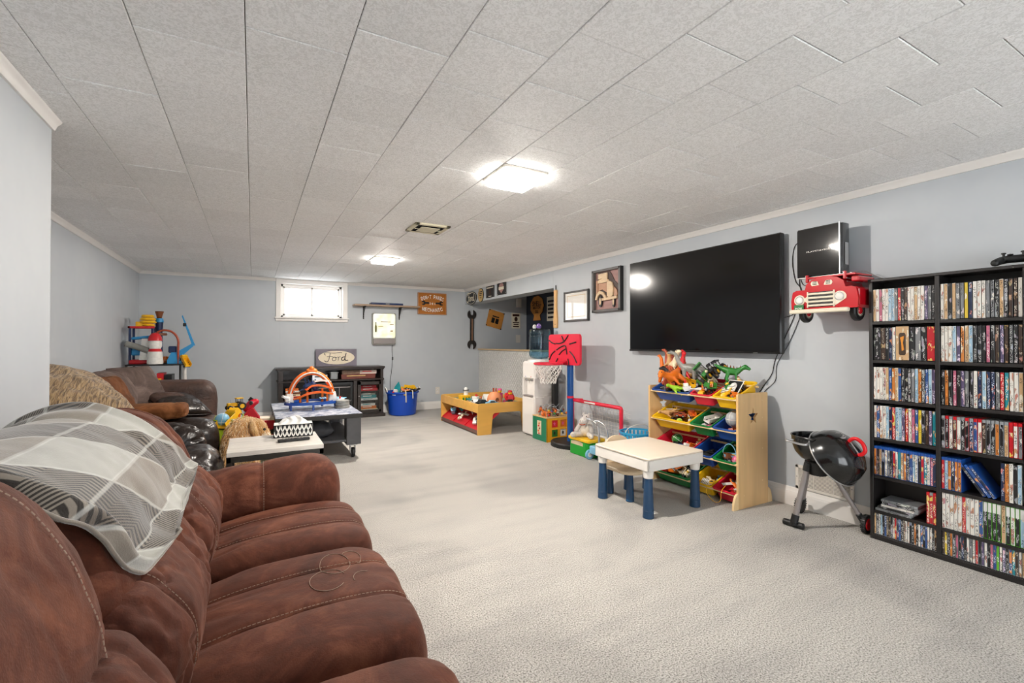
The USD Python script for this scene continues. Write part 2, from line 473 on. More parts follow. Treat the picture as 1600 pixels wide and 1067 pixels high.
for a, b, dy in ((fx0 + 0.03, mid + 0.015, 0.0), (mid - 0.015, fx1 - 0.03, 0.022)):
    sa = wn.add('sash', J(bb(a, b, yw + dy, yw + dy + 0.022, fz0 + 0.03, fz0 + 0.06), bb(a, b, yw + dy, yw + dy + 0.022, fz1 - 0.06, fz1 - 0.03), bb(a, a + 0.03, yw + dy, yw + dy + 0.022, fz0 + 0.03, fz1 - 0.03), bb(b - 0.03, b, yw + dy, yw + dy + 0.022, fz0 + 0.03, fz1 - 0.03)), 'vinyl')
    wn.add('pane', bb(a + 0.025, b - 0.025, yw + dy + 0.009, yw + dy + 0.013, fz0 + 0.055, fz1 - 0.055, 0.0005), 'window_glass', under=sa)

# patio door behind the camera
dn = Thing('door_1', 'white glazed patio door behind the camera', 'door', ((DX0 + DX1) / 2, YR - 0.06, 0), kind=S, world=True)
dn.add('door_frame', J(bb(DX0, DX0 + 0.05, YR - 0.12, YR, 0, DZ), bb(DX1 - 0.05, DX1, YR - 0.12, YR, 0, DZ), bb(DX0, DX1, YR - 0.12, YR, DZ - 0.05, DZ), bb(DX0, DX1, YR - 0.12, YR, 0, 0.03)), 'vinyl')
dm = (DX0 + DX1) / 2
for a, b, dy in ((DX0 + 0.05, dm + 0.03, 0.0), (dm - 0.03, DX1 - 0.05, 0.045)):
    y0 = YR - 0.105 + dy
    dl = dn.add('door_leaf', J(bb(a, a + 0.06, y0, y0 + 0.035, 0.03, DZ - 0.05), bb(b - 0.06, b, y0, y0 + 0.035, 0.03, DZ - 0.05), bb(a, b, y0, y0 + 0.035, 0.03, 0.11), bb(a, b, y0, y0 + 0.035, DZ - 0.12, DZ - 0.05)), 'vinyl')
    dn.add('door_pane', bb(a + 0.055, b - 0.055, y0 + 0.015, y0 + 0.02, 0.105, DZ - 0.115, 0.0005), 'window_glass', under=dl)

# ceiling lamps and vent
mk('bulb_glow', {'e': ('emission', {'color': LAMP, 'strength': 1.0})}, [], surface='e.emission')
mk('lamp_glass', {'tr': ('transparent_bsdf', {'color': (0.9, 0.9, 0.9)}), 'e': ('emission', {'color': (1.0, 0.95, 0.87), 'strength': 3.0}), 'a': ('add_closure', {})}, [('tr.BSDF', 'a.closure1'), ('e.emission', 'a.closure2')], surface='a.closure')   # lit frosted glass
M('lamp_rim', '#e4ddd2', 0.35)
for k, (x, y) in enumerate(LAMPS):
    t = Thing('ceiling_light', ['bright square ceiling light above the television area', 'bright square ceiling light nearer the window', 'square ceiling light behind the camera'][k], 'ceiling light', (x, y, ZC - 0.05), group='square ceiling lights')
    t.add('rim', J([bb(-0.135, 0.135, s * 0.135 - 0.006, s * 0.135 + 0.006, 0.038, 0.051) for s in (-1, 1)], [bb(s * 0.135 - 0.006, s * 0.135 + 0.006, -0.135, 0.135, 0.038, 0.051) for s in (-1, 1)]), 'lamp_rim')
    t.add('diffuser', bb(-0.128, 0.128, -0.128, 0.128, 0.0, 0.05, 0.012), 'lamp_glass')
    t.add('bulb', sph(0.03, (0, 0, 0.040), (1, 1, 0.4)), 'bulb_glow', smooth=True)
    for sx in (-1, 1):
        t.add('corner_clip', bx(0.02, 0.02, 0.016, (sx * 0.135, sx * 0.135, 0.042)), 'lamp_rim')
M('vent_metal', '#d8d0b4', 0.45)
M('dark_void', '#0b0b0b', 0.9)
t = Thing('ceiling_vent', 'cream square air vent set in the ceiling between the lamps', 'ceiling vent', (VENT[0], VENT[1], ZC - 0.02))
fr = [(-0.15, 0.15, -0.15, -0.112), (-0.15, 0.15, 0.112, 0.15), (-0.15, -0.112, -0.15, 0.15), (0.112, 0.15, -0.15, 0.15)]
t.add('frame', J([bb(*q, 0.006, 0.021, 0.004) for q in fr]), 'vent_metal')
t.add('backing', bb(-0.118, 0.118, -0.118, 0.118, 0.016, 0.0205, 0.001), 'dark_void')
t.add('throat', J([bb(*q, 0.007, 0.0205, 0.0005) for q in ((-.113, .113, .106, .1125), (-.113, .113, -.1125, -.106), (-.1125, -.106, -.113, .113), (.106, .1125, -.113, .113))]), 'dark_void')
t.add('centre_plate', bb(-0.08, 0.08, -0.08, 0.08, 0.001, 0.005, 0.001), 'vent_metal')
for sx in (-1, 1):
    t.add('plate_arm', bb(sx * .108 - .004, sx * .108 + .004, -.01, .01, .002, .012, .001), 'vent_metal')
    t.add('plate_arm', bb(min(sx * .075, sx * .11), max(sx * .075, sx * .11), -.006, .006, .002, .005, .001), 'vent_metal')
# half wall clad in chequer plate under the nook opening
XH = 3.66
solo('wall_half', bb(XH + 0.004, XH + 0.11, YJ - 0.6, YB, 0, 1.03, 0.002), 'wall_paint', 'low wall of the nook behind its metal cladding', kind=S)
mk('plate_metal', {'t': ('texture_coordinate', {}), 'n': ('noise_texture', {'scale': 30.0}), 'r': ('rgb_ramp', {'ramp': [(0.3, lin('#cfceca')), (0.7, lin('#e4e2de'))]}), 'p': ('principled_bsdf', {'metallic': 0.35, 'roughness': 0.3})},
   [('t.object', 'n.vector'), ('n.fac', 'r.fac'), ('r.color', 'p.base_color')])
t = Thing('chequer_plate_panel', 'silver chequer plate cladding the low wall of the nook', 'metal panel', (XH, 6.4, 0), world=True)
t.add('sheet', bb(XH, XH + 0.004, YJ - 0.5, YB - 0.002, 0.002, 1.02, 0.001), 'plate_metal')
lug = np.array([[-0.022, 0, 0], [0, 0, 0.0075], [0.022, 0, 0], [0, 0, -0.0075], [-0.010, -0.005, 0], [0.010, -0.005, 0]])
lugs = []
h0 = hp(lug)
k = 0
for zi in np.arange(0.3, 1.015, 0.036):
    for yi in np.arange(5.0, YB - 0.02, 0.036):
        m = tf(h0, (0, 0, 0), (0, 45 if k % 2 else -45, 0))
        m = tf(m, (XH, yi, zi), (0, 0, -90))
        lugs.append(m)
        k += 1
    k += len(np.arange(5.0, YB - 0.02, 0.036)) % 2 + 1
t.add('raised_tread', J(lugs), 'plate_metal', smooth=False, kind='stuff')
M('pine', '#d9b98c', 0.5, var=0.12, scale=3, stretch=(1, 0.15, 6))
t.add('cap_rail', bb(XH - 0.02, XH + 0.13, YJ - 0.5, YB - 0.001, 1.03, 1.052, 0.004), 'pine')
# ------------------------------------------------------------------ near sofa: brown suede, three seats, facing the television


def suede(name, c1, c2, c3, sheen=0.5, tint='#e0b8a8', rough=0.75, streak=(1, 1, 1)):
    return mk(name, {'t': ('texture_coordinate', {}), 'mp': ('mapping', {'scale': streak}), 'n': ('noise_texture', {'scale': 5.0, 'detail': 6.0, 'roughness': 0.7, 'distortion': 0.8}), 'r': ('rgb_ramp', {'ramp': [(0.3, lin(c1)), (0.5, lin(c2)), (0.64, lin(c3)), (0.8, tuple(min(1, x * 1.3 + .01) for x in lin(c3)))]}),
                     'n2': ('noise_texture', {'scale': 260.0, 'detail': 2.0}), 'b': ('bump', {'strength': 0.25, 'distance': 0.003}), 'n3': ('noise_texture', {'scale': 22.0, 'detail': 4.0}), 'b2': ('bump', {'strength': 0.22, 'distance': 0.012}),
                     'p': ('principled_bsdf', {'roughness': rough, 'sheen_weight': sheen * 0.4, 'sheen_roughness': 0.4, 'sheen_tint': lin(tint), 'specular_ior_level': 0.25})},
              [('t.object', 'mp.vector'), ('mp.vector', 'n.vector'), ('n.fac', 'r.fac'), ('r.color', 'p.base_color'), ('t.object', 'n2.vector'), ('n2.fac', 'b.height'), ('t.object', 'n3.vector'), ('n3.fac', 'b2.height'), ('b2.normal', 'b.normal'), ('b.normal', 'p.normal')])


suede('brown_suede', '#38190e', '#522818', '#6d3e2a')
M('seam_thread', '#927a69', 0.8)
M('black_fabric', '#1d1a19', 0.9)


def loft(a, b, prof, nu=64, nv=10, p=6.0, q=0.33, f=None, axis='y'):
    """A stuffed cushion: a closed section (out, up) carried from a to b, rounded off at both ends."""
    pr = crv(prof, nv, True)
    c = pr.mean(0)
    t = 0.5 - 0.5 * np.cos(np.pi * np.linspace(0, 1, nu))
    e = np.clip(1 - np.abs(2 * t - 1) ** p, 0, 1) ** q
    P = np.zeros((nu, len(pr), 3))
    s = c + (pr - c) * e[:, None, None]
    P[..., 0], P[..., 2] = s[..., 0], s[..., 1]
    P[..., 1] = (a + (b - a) * t)[:, None]
    if axis == 'x':
        P = P[..., [1, 0, 2]]
    m = grid(P, wrap_v=True)
    m.merge_vertices()
    m.update_faces(m.nondegenerate_faces())
    trimesh.repair.fix_normals(m)
    if f is not None:
        n = m.vertex_normals
        m.vertices = m.vertices + n * f(m.vertices)[:, None]
    return m


def wrink(v, sc, amp, seed=0):
    return amp * (meshkit.fbm(v * np.asarray(sc), 4, seed) - 0.5)


def creases(v, sc, amp, seed=0):
    """Ridged noise: sharp pulls in the cloth."""
    n = meshkit.fbm(v * np.asarray(sc) + 0.35 * meshkit.noise(v * 9, seed)[:, None], 3, seed)
    return -amp * np.clip(1 - np.abs(n - 0.5) / 0.07, 0, 1)


def gv(x, c, w):
    return np.exp(-((x - c) / w) ** 2)


def stitches(path, r=0.0011, n_max=400, step=0.011):
    """A row of short thread stitches along a path."""
    d = np.r_[0, np.cumsum(np.linalg.norm(np.diff(path, axis=0), axis=1))]
    out = []
    for s in np.arange(0, d[-1] - 0.008, step):
        a = np.array([np.interp(s, d, path[:, k]) for k in range(3)])
        b = np.array([np.interp(s + 0.0075, d, path[:, k]) for k in range(3)])
        out.append(cy(a, b, r, n=5))
    return J(out)


SEAT_V = []
SEATS = [(1.80, 2.36), (1.135, 1.815), (0.47, 1.14)]
sf = Thing('sofa', 'brown suede three-seat sofa nearest the camera with a plaid throw on its back', 'sofa', (-0.15, 1.45, 0), world=True)
sf.add('base', J(bb(-0.66, 0.36, 0.3, 2.58, 0.03, 0.30, 0.03)), 'brown_suede')
for fx in (-0.6, 0.3):
    for fy in (0.34, 2.54):
        sf.add('foot', cy((fx, fy, 0), (fx, fy, 0.04), 0.025), 'black_fabric')
PS = [(-.22, .28), (-.19, .385), (-.06, .428), (.12, .446), (.27, .446), (.37, .43), (.418, .385), (.432, .27), (.415, .11), (.2, .09), (-.12, .12)]
PSC = crv(PS, 10, True)
for k, (a, b) in enumerate(SEATS):
    w = b - a
    seams = [a + w * 0.36, a + w * 0.68]

    def f(v, a=a, b=b, w=w, seams=seams, k=k):
        top = np.clip((v[:, 2] - 0.15) / 0.2, 0, 1)
        d = -0.02 * gv(v[:, 1], a, 0.05) * top - 0.02 * gv(v[:, 1], b, 0.05) * top
        for s in seams:
            d -= 0.010 * gv(v[:, 1], s, 0.010) * top + 0.006 * gv(v[:, 1], s, 0.04) * top
        edge = np.clip((v[:, 0] - 0.30) / 0.1, 0, 1)
        near = sum(gv(v[:, 1], s, 0.07) for s in seams + [a, b])
        d += creases(v, (5, 14, 5), 0.006, k) * edge * np.clip(near, 0, 1) + wrink(v, (7, 9, 7), 0.012, k + 3)
        d += creases(v, (4, 10, 4), 0.004, k + 9) * np.clip((-v[:, 0] + 0.12) / 0.2, 0, 1)
        return d

    cm = loft(a - 0.008, b + 0.008, PS, 110, 14, f=f)
    SEAT_V.append(cm.vertices[cm.vertices[:, 2] > .40])
    sc = sf.add('seat_cushion', cm, 'brown_suede', smooth=True)
    for s in seams:
        i0 = [i for i in range(len(PSC)) if PSC[i, 1] > 0.27 and PSC[i, 0] > -0.12]
        pa = PSC[i0]
        pa = pa[np.argsort(pa[:, 0] - 0.6 * pa[:, 1])]
        path = np.c_[pa[:, 0], np.full(len(pa), s), pa[:, 1]]
        path = path + np.array([0.0, 0.006, -0.007])
        sf.add('stitching', stitches(path), 'seam_thread', under=sc, smooth=False, kind='stuff')
# pale scuff rings worn into the middle seat
for cx_, cy_, rx_, ry_, a0, a1 in ((.235, 1.60, .045, .075, .3, 6.4), (.20, 1.50, .05, .07, .2, 5.6), (.29, 1.63, .03, .05, -1.2, 2.4), (.30, 1.47, .03, .04, 1.0, 3.4)):
    q = np.linspace(a0, a1, 34)
    xs_ = cx_ + rx_ * np.cos(q)
    zs_ = np.interp(xs_, *(lambda u: (u[np.argsort(u[:, 0])][:, 0], u[np.argsort(u[:, 0])][:, 1]))(PSC[PSC[:, 1] > .40]))
    ys_ = cy_ + ry_ * np.sin(q)
    p3 = np.c_[xs_, ys_, zs_]
    near = SEAT_V[1][np.array([np.argmin(((SEAT_V[1] - p) ** 2).sum(1)) for p in p3])]
    p3[:, 2] = np.convolve(np.r_[near[0, 2], near[:, 2], near[-1, 2]], np.ones(3) / 3, 'valid') + .0012
    sf.add('scuff_mark', tube(p3, .0011, 5), 'seam_thread')
# backs: a lower roll and a head roll for each seat
PL = [(-.19, .30), (-.125, .38), (-.105, .45), (-.11, .53), (-.155, .605), (-.22, .66), (-.40, .68), (-.52, .55), (-.42, .34)]
PH = [(-.225, .60), (-.215, .66), (-.235, .72), (-.262, .78), (-.325, .858), (-.43, .905), (-.55, .90), (-.645, .83), (-.68, .72), (-.56, .58), (-.38, .56)]
PLC = crv(PL, 8, True)
for k, (a, b) in enumerate(SEATS):
    b2 = 2.47 if k == 0 else b
    w = b2 - a

    def f(v, a=a, b=b2, w=w, k=k):
        fr = np.clip((v[:, 0] + 0.36) / 0.12, 0, 1)
        s1, s2 = (a + w * 0.22, a + w * 0.68)
        d = -0.012 * (gv(v[:, 1], s1, 0.014) + gv(v[:, 1], s2, 0.014)) * fr
        pull = np.clip(gv(v[:, 1], s1, 0.11) + gv(v[:, 1], s2, 0.11) + gv(v[:, 1], a, 0.12) + gv(v[:, 1], b, 0.12), 0, 1)
        return d + fr * (creases(v, (4, 12, 7), 0.011, 20 + k) * pull + wrink(v, (6, 10, 6), 0.022, 30 + k))

    lc = sf.add('lumbar_cushion', loft(a - 0.004, b2 + 0.004, PL, 110, 12, f=f), 'brown_suede', smooth=True)
    pa = PLC[[i for i in range(len(PLC)) if PLC[i, 0] > -0.24 and PLC[i, 1] > 0.38]]
    pa = pa[np.argsort(pa[:, 1])]
    sf.add('stitching', stitches(np.c_[pa[:, 0] - 0.004, np.full(len(pa), a + w * 0.22 + 0.008), pa[:, 1] - 0.001]), 'seam_thread', under=lc, smooth=False, kind='stuff')

    def f2(v, a=a, b=b2, w=w, k=k):
        fr = np.clip((v[:, 0] + 0.62) / 0.2, 0, 1)
        s1 = a + w * 0.5
        if k == 0:
            fold = -0.014 * (gv(v[:, 1], a + w * 0.60, 0.016) + gv(v[:, 1], a + w * 0.78, 0.016) + gv(v[:, 1], a + w * 0.9, 0.012)) * fr
        else:
            fold = 0
        return fold + wrink(v, (5, 6, 5), 0.022, 50 + k) + fr * creases(v, (3, 11, 5), 0.006, 60 + k) * (1 if k == 0 else 0.5)

    PHk = PH if k < 2 else [(x + .0, z + .075 * max(0, (z - .6) / .3)) for x, z in PH]
    hc = sf.add('head_cushion', loft(a - 0.004, b2 + 0.004, PHk, 110, 12, f=f2), 'brown_suede', smooth=True)
    if k == 2:
        q = crv(PHk, 8, True)
        pa = q[[i for i in range(len(q)) if q[i, 0] > -0.5 and q[i, 1] > 0.62]]
        pa = pa[np.argsort(pa[:, 0] * 1.0 - pa[:, 1])]
        sf.add('stitching', stitches(np.c_[pa[:, 0] + 0.004, np.full(len(pa), a + 0.52), pa[:, 1] + 0.004]), 'seam_thread', under=hc, smooth=False, kind='stuff')
sf.add('back_shell', bb(-0.70, -0.42, 0.32, 2.55, 0.2, 0.86, 0.06), 'brown_suede')
# arms: rolls running front to back
for k, yc in enumerate((2.50, 0.33)):
    PA = [(yc - .155, .12), (yc - .165, .40), (yc - .16, .52), (yc - .115, .625), (yc, .662), (yc + .11, .63), (yc + .15, .52), (yc + .155, .3), (yc + .15, .1)]

    def fa(v, yc=yc, k=k):
        top = np.clip((v[:, 2] - 0.3) / 0.2, 0, 1)
        return top * (-0.008 * gv(v[:, 0], 0.04, 0.008) - 0.004 * gv(v[:, 0], 0.04, 0.04) + creases(v, (12, 5, 5), 0.006, 70 + k) * np.clip(gv(v[:, 0], -0.2, 0.16) + gv(v[:, 0], 0.38, 0.06), 0, 1)) + wrink(v, (6, 8, 6), 0.012, 80 + k)

    am = loft(-0.55, 0.385, PA, 90, 12, p=9, q=0.38, f=fa, axis='x')
    am.vertices[:, 2] += np.clip((am.vertices[:, 2] - .3) / .3, 0, 1) * (-.042 + (am.vertices[:, 0] - .33) * .085)   # the roll sinks towards the back
    ar = sf.add('armrest', am, 'brown_suede', smooth=True)
    q = crv(PA, 12, True)
    q = q[[i for i in range(len(q)) if q[i, 1] > 0.42]]
    q = q[np.argsort(q[:, 0])]
    sf.add('stitching', stitches(np.c_[np.full(len(q), 0.046), q[:, 0], q[:, 1] - 0.002 + np.clip((q[:, 1] - .3) / .3, 0, 1) * (-.042 + (.046 - .33) * .085)]), 'seam_thread', under=ar, smooth=False, kind='stuff')

# plaid throw over the back
ENV = crv([(-.10, .42), (-.10, .50), (-.16, .60), (-.235, .68), (-.265, .78), (-.335, .868), (-.44, .922), (-.55, .918), (-.65, .855), (-.705, .75), (-.715, .62)], 8)
EL = np.r_[0, np.cumsum(np.linalg.norm(np.diff(ENV, axis=0), axis=1))]
BL = Polygon([(1.09, .62), (1.085, .55), (1.105, .486), (1.16, .44), (1.185, .387), (1.24, .305), (1.28, .262), (1.36, .262), (1.50, .248), (1.66, .27), (1.845, .265), (2.05, .262), (2.23, .262), (2.19, .33), (2.02, .42),
              (1.97, .49), (1.965, .55), (1.97, .61), (1.995, .65), (2.02, .74), (2.05, 0.9), (2.0, 1.1), (1.1, 1.12), (1.07, 0.9), (1.10, .74)]).buffer(0.004)
nu, nv = 150, 120
yy, vv = np.meshgrid(np.linspace(1.06, 2.25, nu), np.linspace(0.24, 1.14, nv), indexing='ij')
lo, hi = np.zeros(nv), np.zeros(nv)
from shapely.geometry import LineString
G = np.zeros((nu, nv, 3))
T = np.zeros((nu, nv))
for j, v in enumerate(np.linspace(0.249, 1.118, nv)):
    g = BL.intersection(LineString([(0, v), (3, v)]))
    lo[j], hi[j] = (g.bounds[0], g.bounds[2]) if not g.is_empty else (lo[j - 1], hi[j - 1])
    t = np.linspace(0, 1, nu)
    G[:, j, 1] = lo[j] + (hi[j] - lo[j]) * t
    G[:, j, 0] = v
for _ in range(2):
    G[:, 1:-1, 1] = 0.25 * G[:, :-2, 1] + 0.5 * G[:, 1:-1, 1] + 0.25 * G[:, 2:, 1]
Yb, Vb = G[..., 1], G[..., 0]
px_, pz_ = np.interp(Vb, EL, ENV[:, 0]), np.interp(Vb, EL, ENV[:, 1])
nx, nz = np.gradient(ENV[:, 1], EL), -np.gradient(ENV[:, 0], EL)
nrm = np.stack([np.interp(Vb, EL, nx), np.interp(Vb, EL, nz)], -1)
nrm /= np.linalg.norm(nrm, axis=-1, keepdims=True)
q3 = np.stack([Yb, Vb, 0 * Yb], -1)
off = 0.020 + 0.024 * (meshkit.fbm(q3 * [7, 3.0, 1], 3, 4) - 0.4) - 0.016 * gv(Yb, 1.81, 0.035) + 0.012 * np.clip((0.42 - Vb) / 0.15, 0, 1)
off += 0.010 * np.sin((Yb * 3.2 + Vb * 2.0) * 9) * np.clip((0.5 - Vb) / 0.25, 0, 1)
eh = np.minimum((Yb - Yb.min(0)), (Yb.max(0) - Yb))
off += 0.018 * gv(eh, 0.03, 0.02) - 0.012 * gv(eh, 0.0, 0.012)
P3 = np.stack([px_ + nrm[..., 0] * off, Yb, pz_ + nrm[..., 1] * off], -1)
nrm3 = np.stack([nrm[..., 0], 0 * Yb, nrm[..., 1]], -1)
outer, inner = grid(P3), grid((P3 - nrm3 * 0.006)[::-1])
rim = np.r_[[P3[i, 0] for i in range(nu)], [P3[-1, j] for j in range(nv)], [P3[i, -1] for i in range(nu - 1, -1, -1)], [P3[0, j] for j in range(nv - 1, -1, -1)]]
hem = tube(rim, 0.0042, 6, True)
th, uvs = 0.62, None
ca, sa = math.cos(th), math.sin(th)


def uvof(y, v):
    return np.stack([v, (y + 1.3 * v) * 0.61], -1)


uv1 = uvof(Yb, Vb).reshape(-1, 2)
uv2 = uvof(Yb, Vb)[::-1].reshape(-1, 2)
hv = hem.vertices
uvh = uvof(hv[:, 1] * 0 + 1.2, hv[:, 1] * 0 + 0.7)
plaid = trimesh.util.concatenate([outer, inner, hem])
uvp = np.vstack([uv1, uv2, uvh])


def mth(op, a, b=None, c=None):
    return ('math', {'math_type': op, **({'value1': a} if isinstance(a, (int, float)) else {}), **({'value2': b} if isinstance(b, (int, float)) else {}), **({'value3': c} if isinstance(c, (int, float)) else {})})


# plaid: crossing wide bands, thin pale stripes and herringbone twill in the dark squares
C1, C2, C3 = lin('#b5b4ac'), lin('#8d8478'), lin('#2b2723')
nd = {'uv': ('uvmap', {'attribute': 'st'}), 's': ('separate_xyz', {}),
      'fu': mth('multiply', 0.0, 3.45), 'fuf': mth('fraction', 0.0), 'fv': mth('multiply', 0.0, 3.0), 'fvf': mth('fraction', 0.0),
      'bu': ('rgb_ramp', {'interpolate': False, 'ramp': [(0, (0, 0, 0)), (0.12, (1, 1, 1)), (0.62, (0, 0, 0))]}), 'bv': ('rgb_ramp', {'interpolate': False, 'ramp': [(0, (0, 0, 0)), (0.15, (1, 1, 1)), (0.63, (0, 0, 0))]}),
      'wu': ('rgb_ramp', {'ramp': [(0.0, (0, 0, 0)), (0.105, (0, 0, 0)), (0.112, (1, 1, 1)), (0.132, (1, 1, 1)), (0.139, (0, 0, 0)), (0.60, (0, 0, 0)), (0.61, (1, 1, 1)), (0.63, (1, 1, 1)), (0.64, (0, 0, 0))]}),
      'sum': mth('add', 0.0, 0.0), 'hlf': mth('multiply', 0.0, 0.5),
      'tone': ('rgb_ramp', {'ramp': [(0.0, C1), (0.45, C2), (0.55, C2), (1.0, lin('#766c61'))]}),
      # herringbone: diagonal lines whose slant flips from column to column
      'pc': mth('multiply', 0.0, 16.0), 'pp': mth('pingpong', 0.0, 1.0), 'ps': mth('multiply', 0.0, 0.045), 'hb': mth('add', 0.0, 0.0), 'hf': mth('multiply', 0.0, 640.0), 'hs': mth('sine', 0.0), 'hm': ('map_range', {'from_min': -0.25, 'from_max': 0.25, 'clamp': True}),
      'hmk': mth('multiply', 0.0, 0.0), 'x1': ('mix', {'mix_type': 'mix', 'color2': C3}), 'x2': ('mix', {'mix_type': 'mix', 'color2': lin('#dcdcd6')}), 'wv': mth('maximum', 0.0, 0.0), 'wf': mth('multiply', 0.0, 0.5),
      'wv2': ('rgb_ramp', {'ramp': [(0.0, (0, 0, 0)), (0.14, (0, 0, 0)), (0.146, (1, 1, 1)), (0.16, (1, 1, 1)), (0.166, (0, 0, 0)), (0.62, (0, 0, 0)), (0.63, (1, 1, 1)), (0.645, (1, 1, 1)), (0.655, (0, 0, 0))]}), 'inv': mth('subtract', 1.0, 0.0), 'hk2': mth('multiply', 0.0, 0.95),
      'nz': ('noise_texture', {'scale': 16.0, 'detail': 4.0}), 'nr': ('rgb_ramp', {'ramp': [(0.3, (0.82, 0.82, 0.82)), (0.7, (1, 1, 1))]}), 'x3': ('mix', {'mix_type': 'multiply', 'fac': 1.0}), 'tc': ('texture_coordinate', {}),
      'bn': ('noise_texture', {'scale': 300.0}), 'b': ('bump', {'strength': 0.35, 'distance': 0.003}), 'p': ('principled_bsdf', {'roughness': 0.9, 'sheen_weight': 0.5, 'specular_ior_level': 0.15})}
ln = [('uv.UV', 's.vector'), ('s.x', 'fu.value1'), ('fu.value', 'fuf.value1'), ('s.y', 'fv.value1'), ('fv.value', 'fvf.value1'), ('fuf.value', 'bu.fac'), ('fvf.value', 'bv.fac'), ('bu.color', 'sum.value1'), ('bv.color', 'sum.value2'), ('sum.value', 'hlf.value1'), ('hlf.value', 'tone.fac'),
      ('s.x', 'pc.value1'), ('pc.value', 'pp.value1'), ('pp.value', 'ps.value1'), ('ps.value', 'hb.value1'), ('s.y', 'hb.value2'), ('hb.value', 'hf.value1'), ('hf.value', 'hs.value1'), ('hs.value', 'hm.value'), ('hm.result', 'hmk.value1'), ('bv.color', 'hmk.value2'), ('hmk.value', 'hk2.value1'),
      ('tone.color', 'x1.color1'), ('hk2.value', 'x1.fac'), ('fuf.value', 'wu.fac'), ('fvf.value', 'wv2.fac'), ('wu.color', 'wv.value1'), ('wv2.color', 'wv.value2'), ('x1.color', 'x2.color1'), ('wv.value', 'wf.value1'), ('wf.value', 'x2.fac'),
      ('tc.object', 'nz.vector'), ('nz.fac', 'nr.fac'), ('x2.color', 'x3.color1'), ('nr.color', 'x3.color2'), ('x3.color', 'p.base_color'), ('tc.object', 'bn.vector'), ('bn.fac', 'b.height'), ('b.normal', 'p.normal')]
nd.pop('inv')
mk('plaid_wool', nd, ln)
solo('plaid_blanket', plaid, 'plaid_wool', 'grey and brown herringbone plaid throw draped over the near sofa back', 'blanket', smooth=True, uv=uvp)
# ------------------------------------------------------------------ bookcase of films, games and music by the right wall
M('black_ash', '#1e1b1b', 0.45, var=0.25, scale=4, stretch=(1, 1, 0.12), bump=0.15)
BX, BY0, BY1, BTOP = 3.22, 1.406, 0.75, 1.535        # front face, end by the grill, far end, top
BD = 0.15
bc = Thing('bookcase', 'tall black two-column bookcase packed with film and game cases by the right wall', 'bookcase', (BX, BY0, 0), rz=-90)
bw = BY0 - BY1
RZ = [1.283, 1.057, 0.824, 0.598, 0.378, 0.172, 0.03]
DV = 0.308
for x0, x1 in ((0, 0.018), (DV, DV + 0.02), (bw - 0.018, bw)):
    bc.add('side_panel' if x0 != DV else 'divider', bb(x0, x1, 0, BD, 0.0 if x0 == DV else 0.0, BTOP - 0.016, 0.0015), 'black_ash')
bc.add('top_panel', bb(-0.004, bw + 0.004, -0.004, BD, BTOP - 0.016, BTOP, 0.002), 'black_ash')
bc.add('plinth', bb(0, bw, -0.004, 0.012, 0.0, 0.026, 0.0015), 'black_ash')
bc.add('back_panel', bb(0.01, bw - 0.01, BD - 0.005, BD, 0.01, BTOP - 0.01, 0.001), 'black_ash')
for z in RZ:
    for x0, x1 in ((0.018, DV), (DV + 0.02, bw - 0.018)):
        bc.add('shelf', bb(x0, x1, 0.001, BD - 0.005, z - 0.018, z, 0.0015), 'black_ash')

PAL = {'W': ('white', '#dedad2', '#3a3a3c', '#b9785a'), 'K': ('black', '#1b1b1d', '#c9c9c9', '#8b8c90'), 'R': ('red', '#b71c26', '#f0e6da', '#e8c34a'), 'B': ('blue', '#2b4f8a', '#e6ecf4', '#e48a2c'),
       'S': ('pale blue', '#9dbcd0', '#20344e', '#e9e4d4'), 'G': ('grey', '#7b7d80', '#1c1c1e', '#d9d6cf'), 'O': ('orange', '#c47838', '#2a1b12', '#f0e1c0'), 'Y': ('yellow', '#d2b53a', '#2e2a14', '#f1ead0'),
       'T': ('tan', '#c3a077', '#4a3420', '#e9dcc4'), 'P': ('pink', '#b5607a', '#f6e6e6', '#5a1b30'), 'N': ('navy', '#1c2a4a', '#c8d2e4', '#c25b35'), 'V': ('violet', '#574d6c', '#e7dff0', '#d9b2c4'),
       'L': ('lime green', '#5fae2e', '#f3f6ea', '#1f3a16'), 'C': ('teal', '#1d8390', '#eef4f4', '#e1a13c'), 'D': ('dark brown', '#3a2a22', '#d9cfc0', '#a77c4a')}


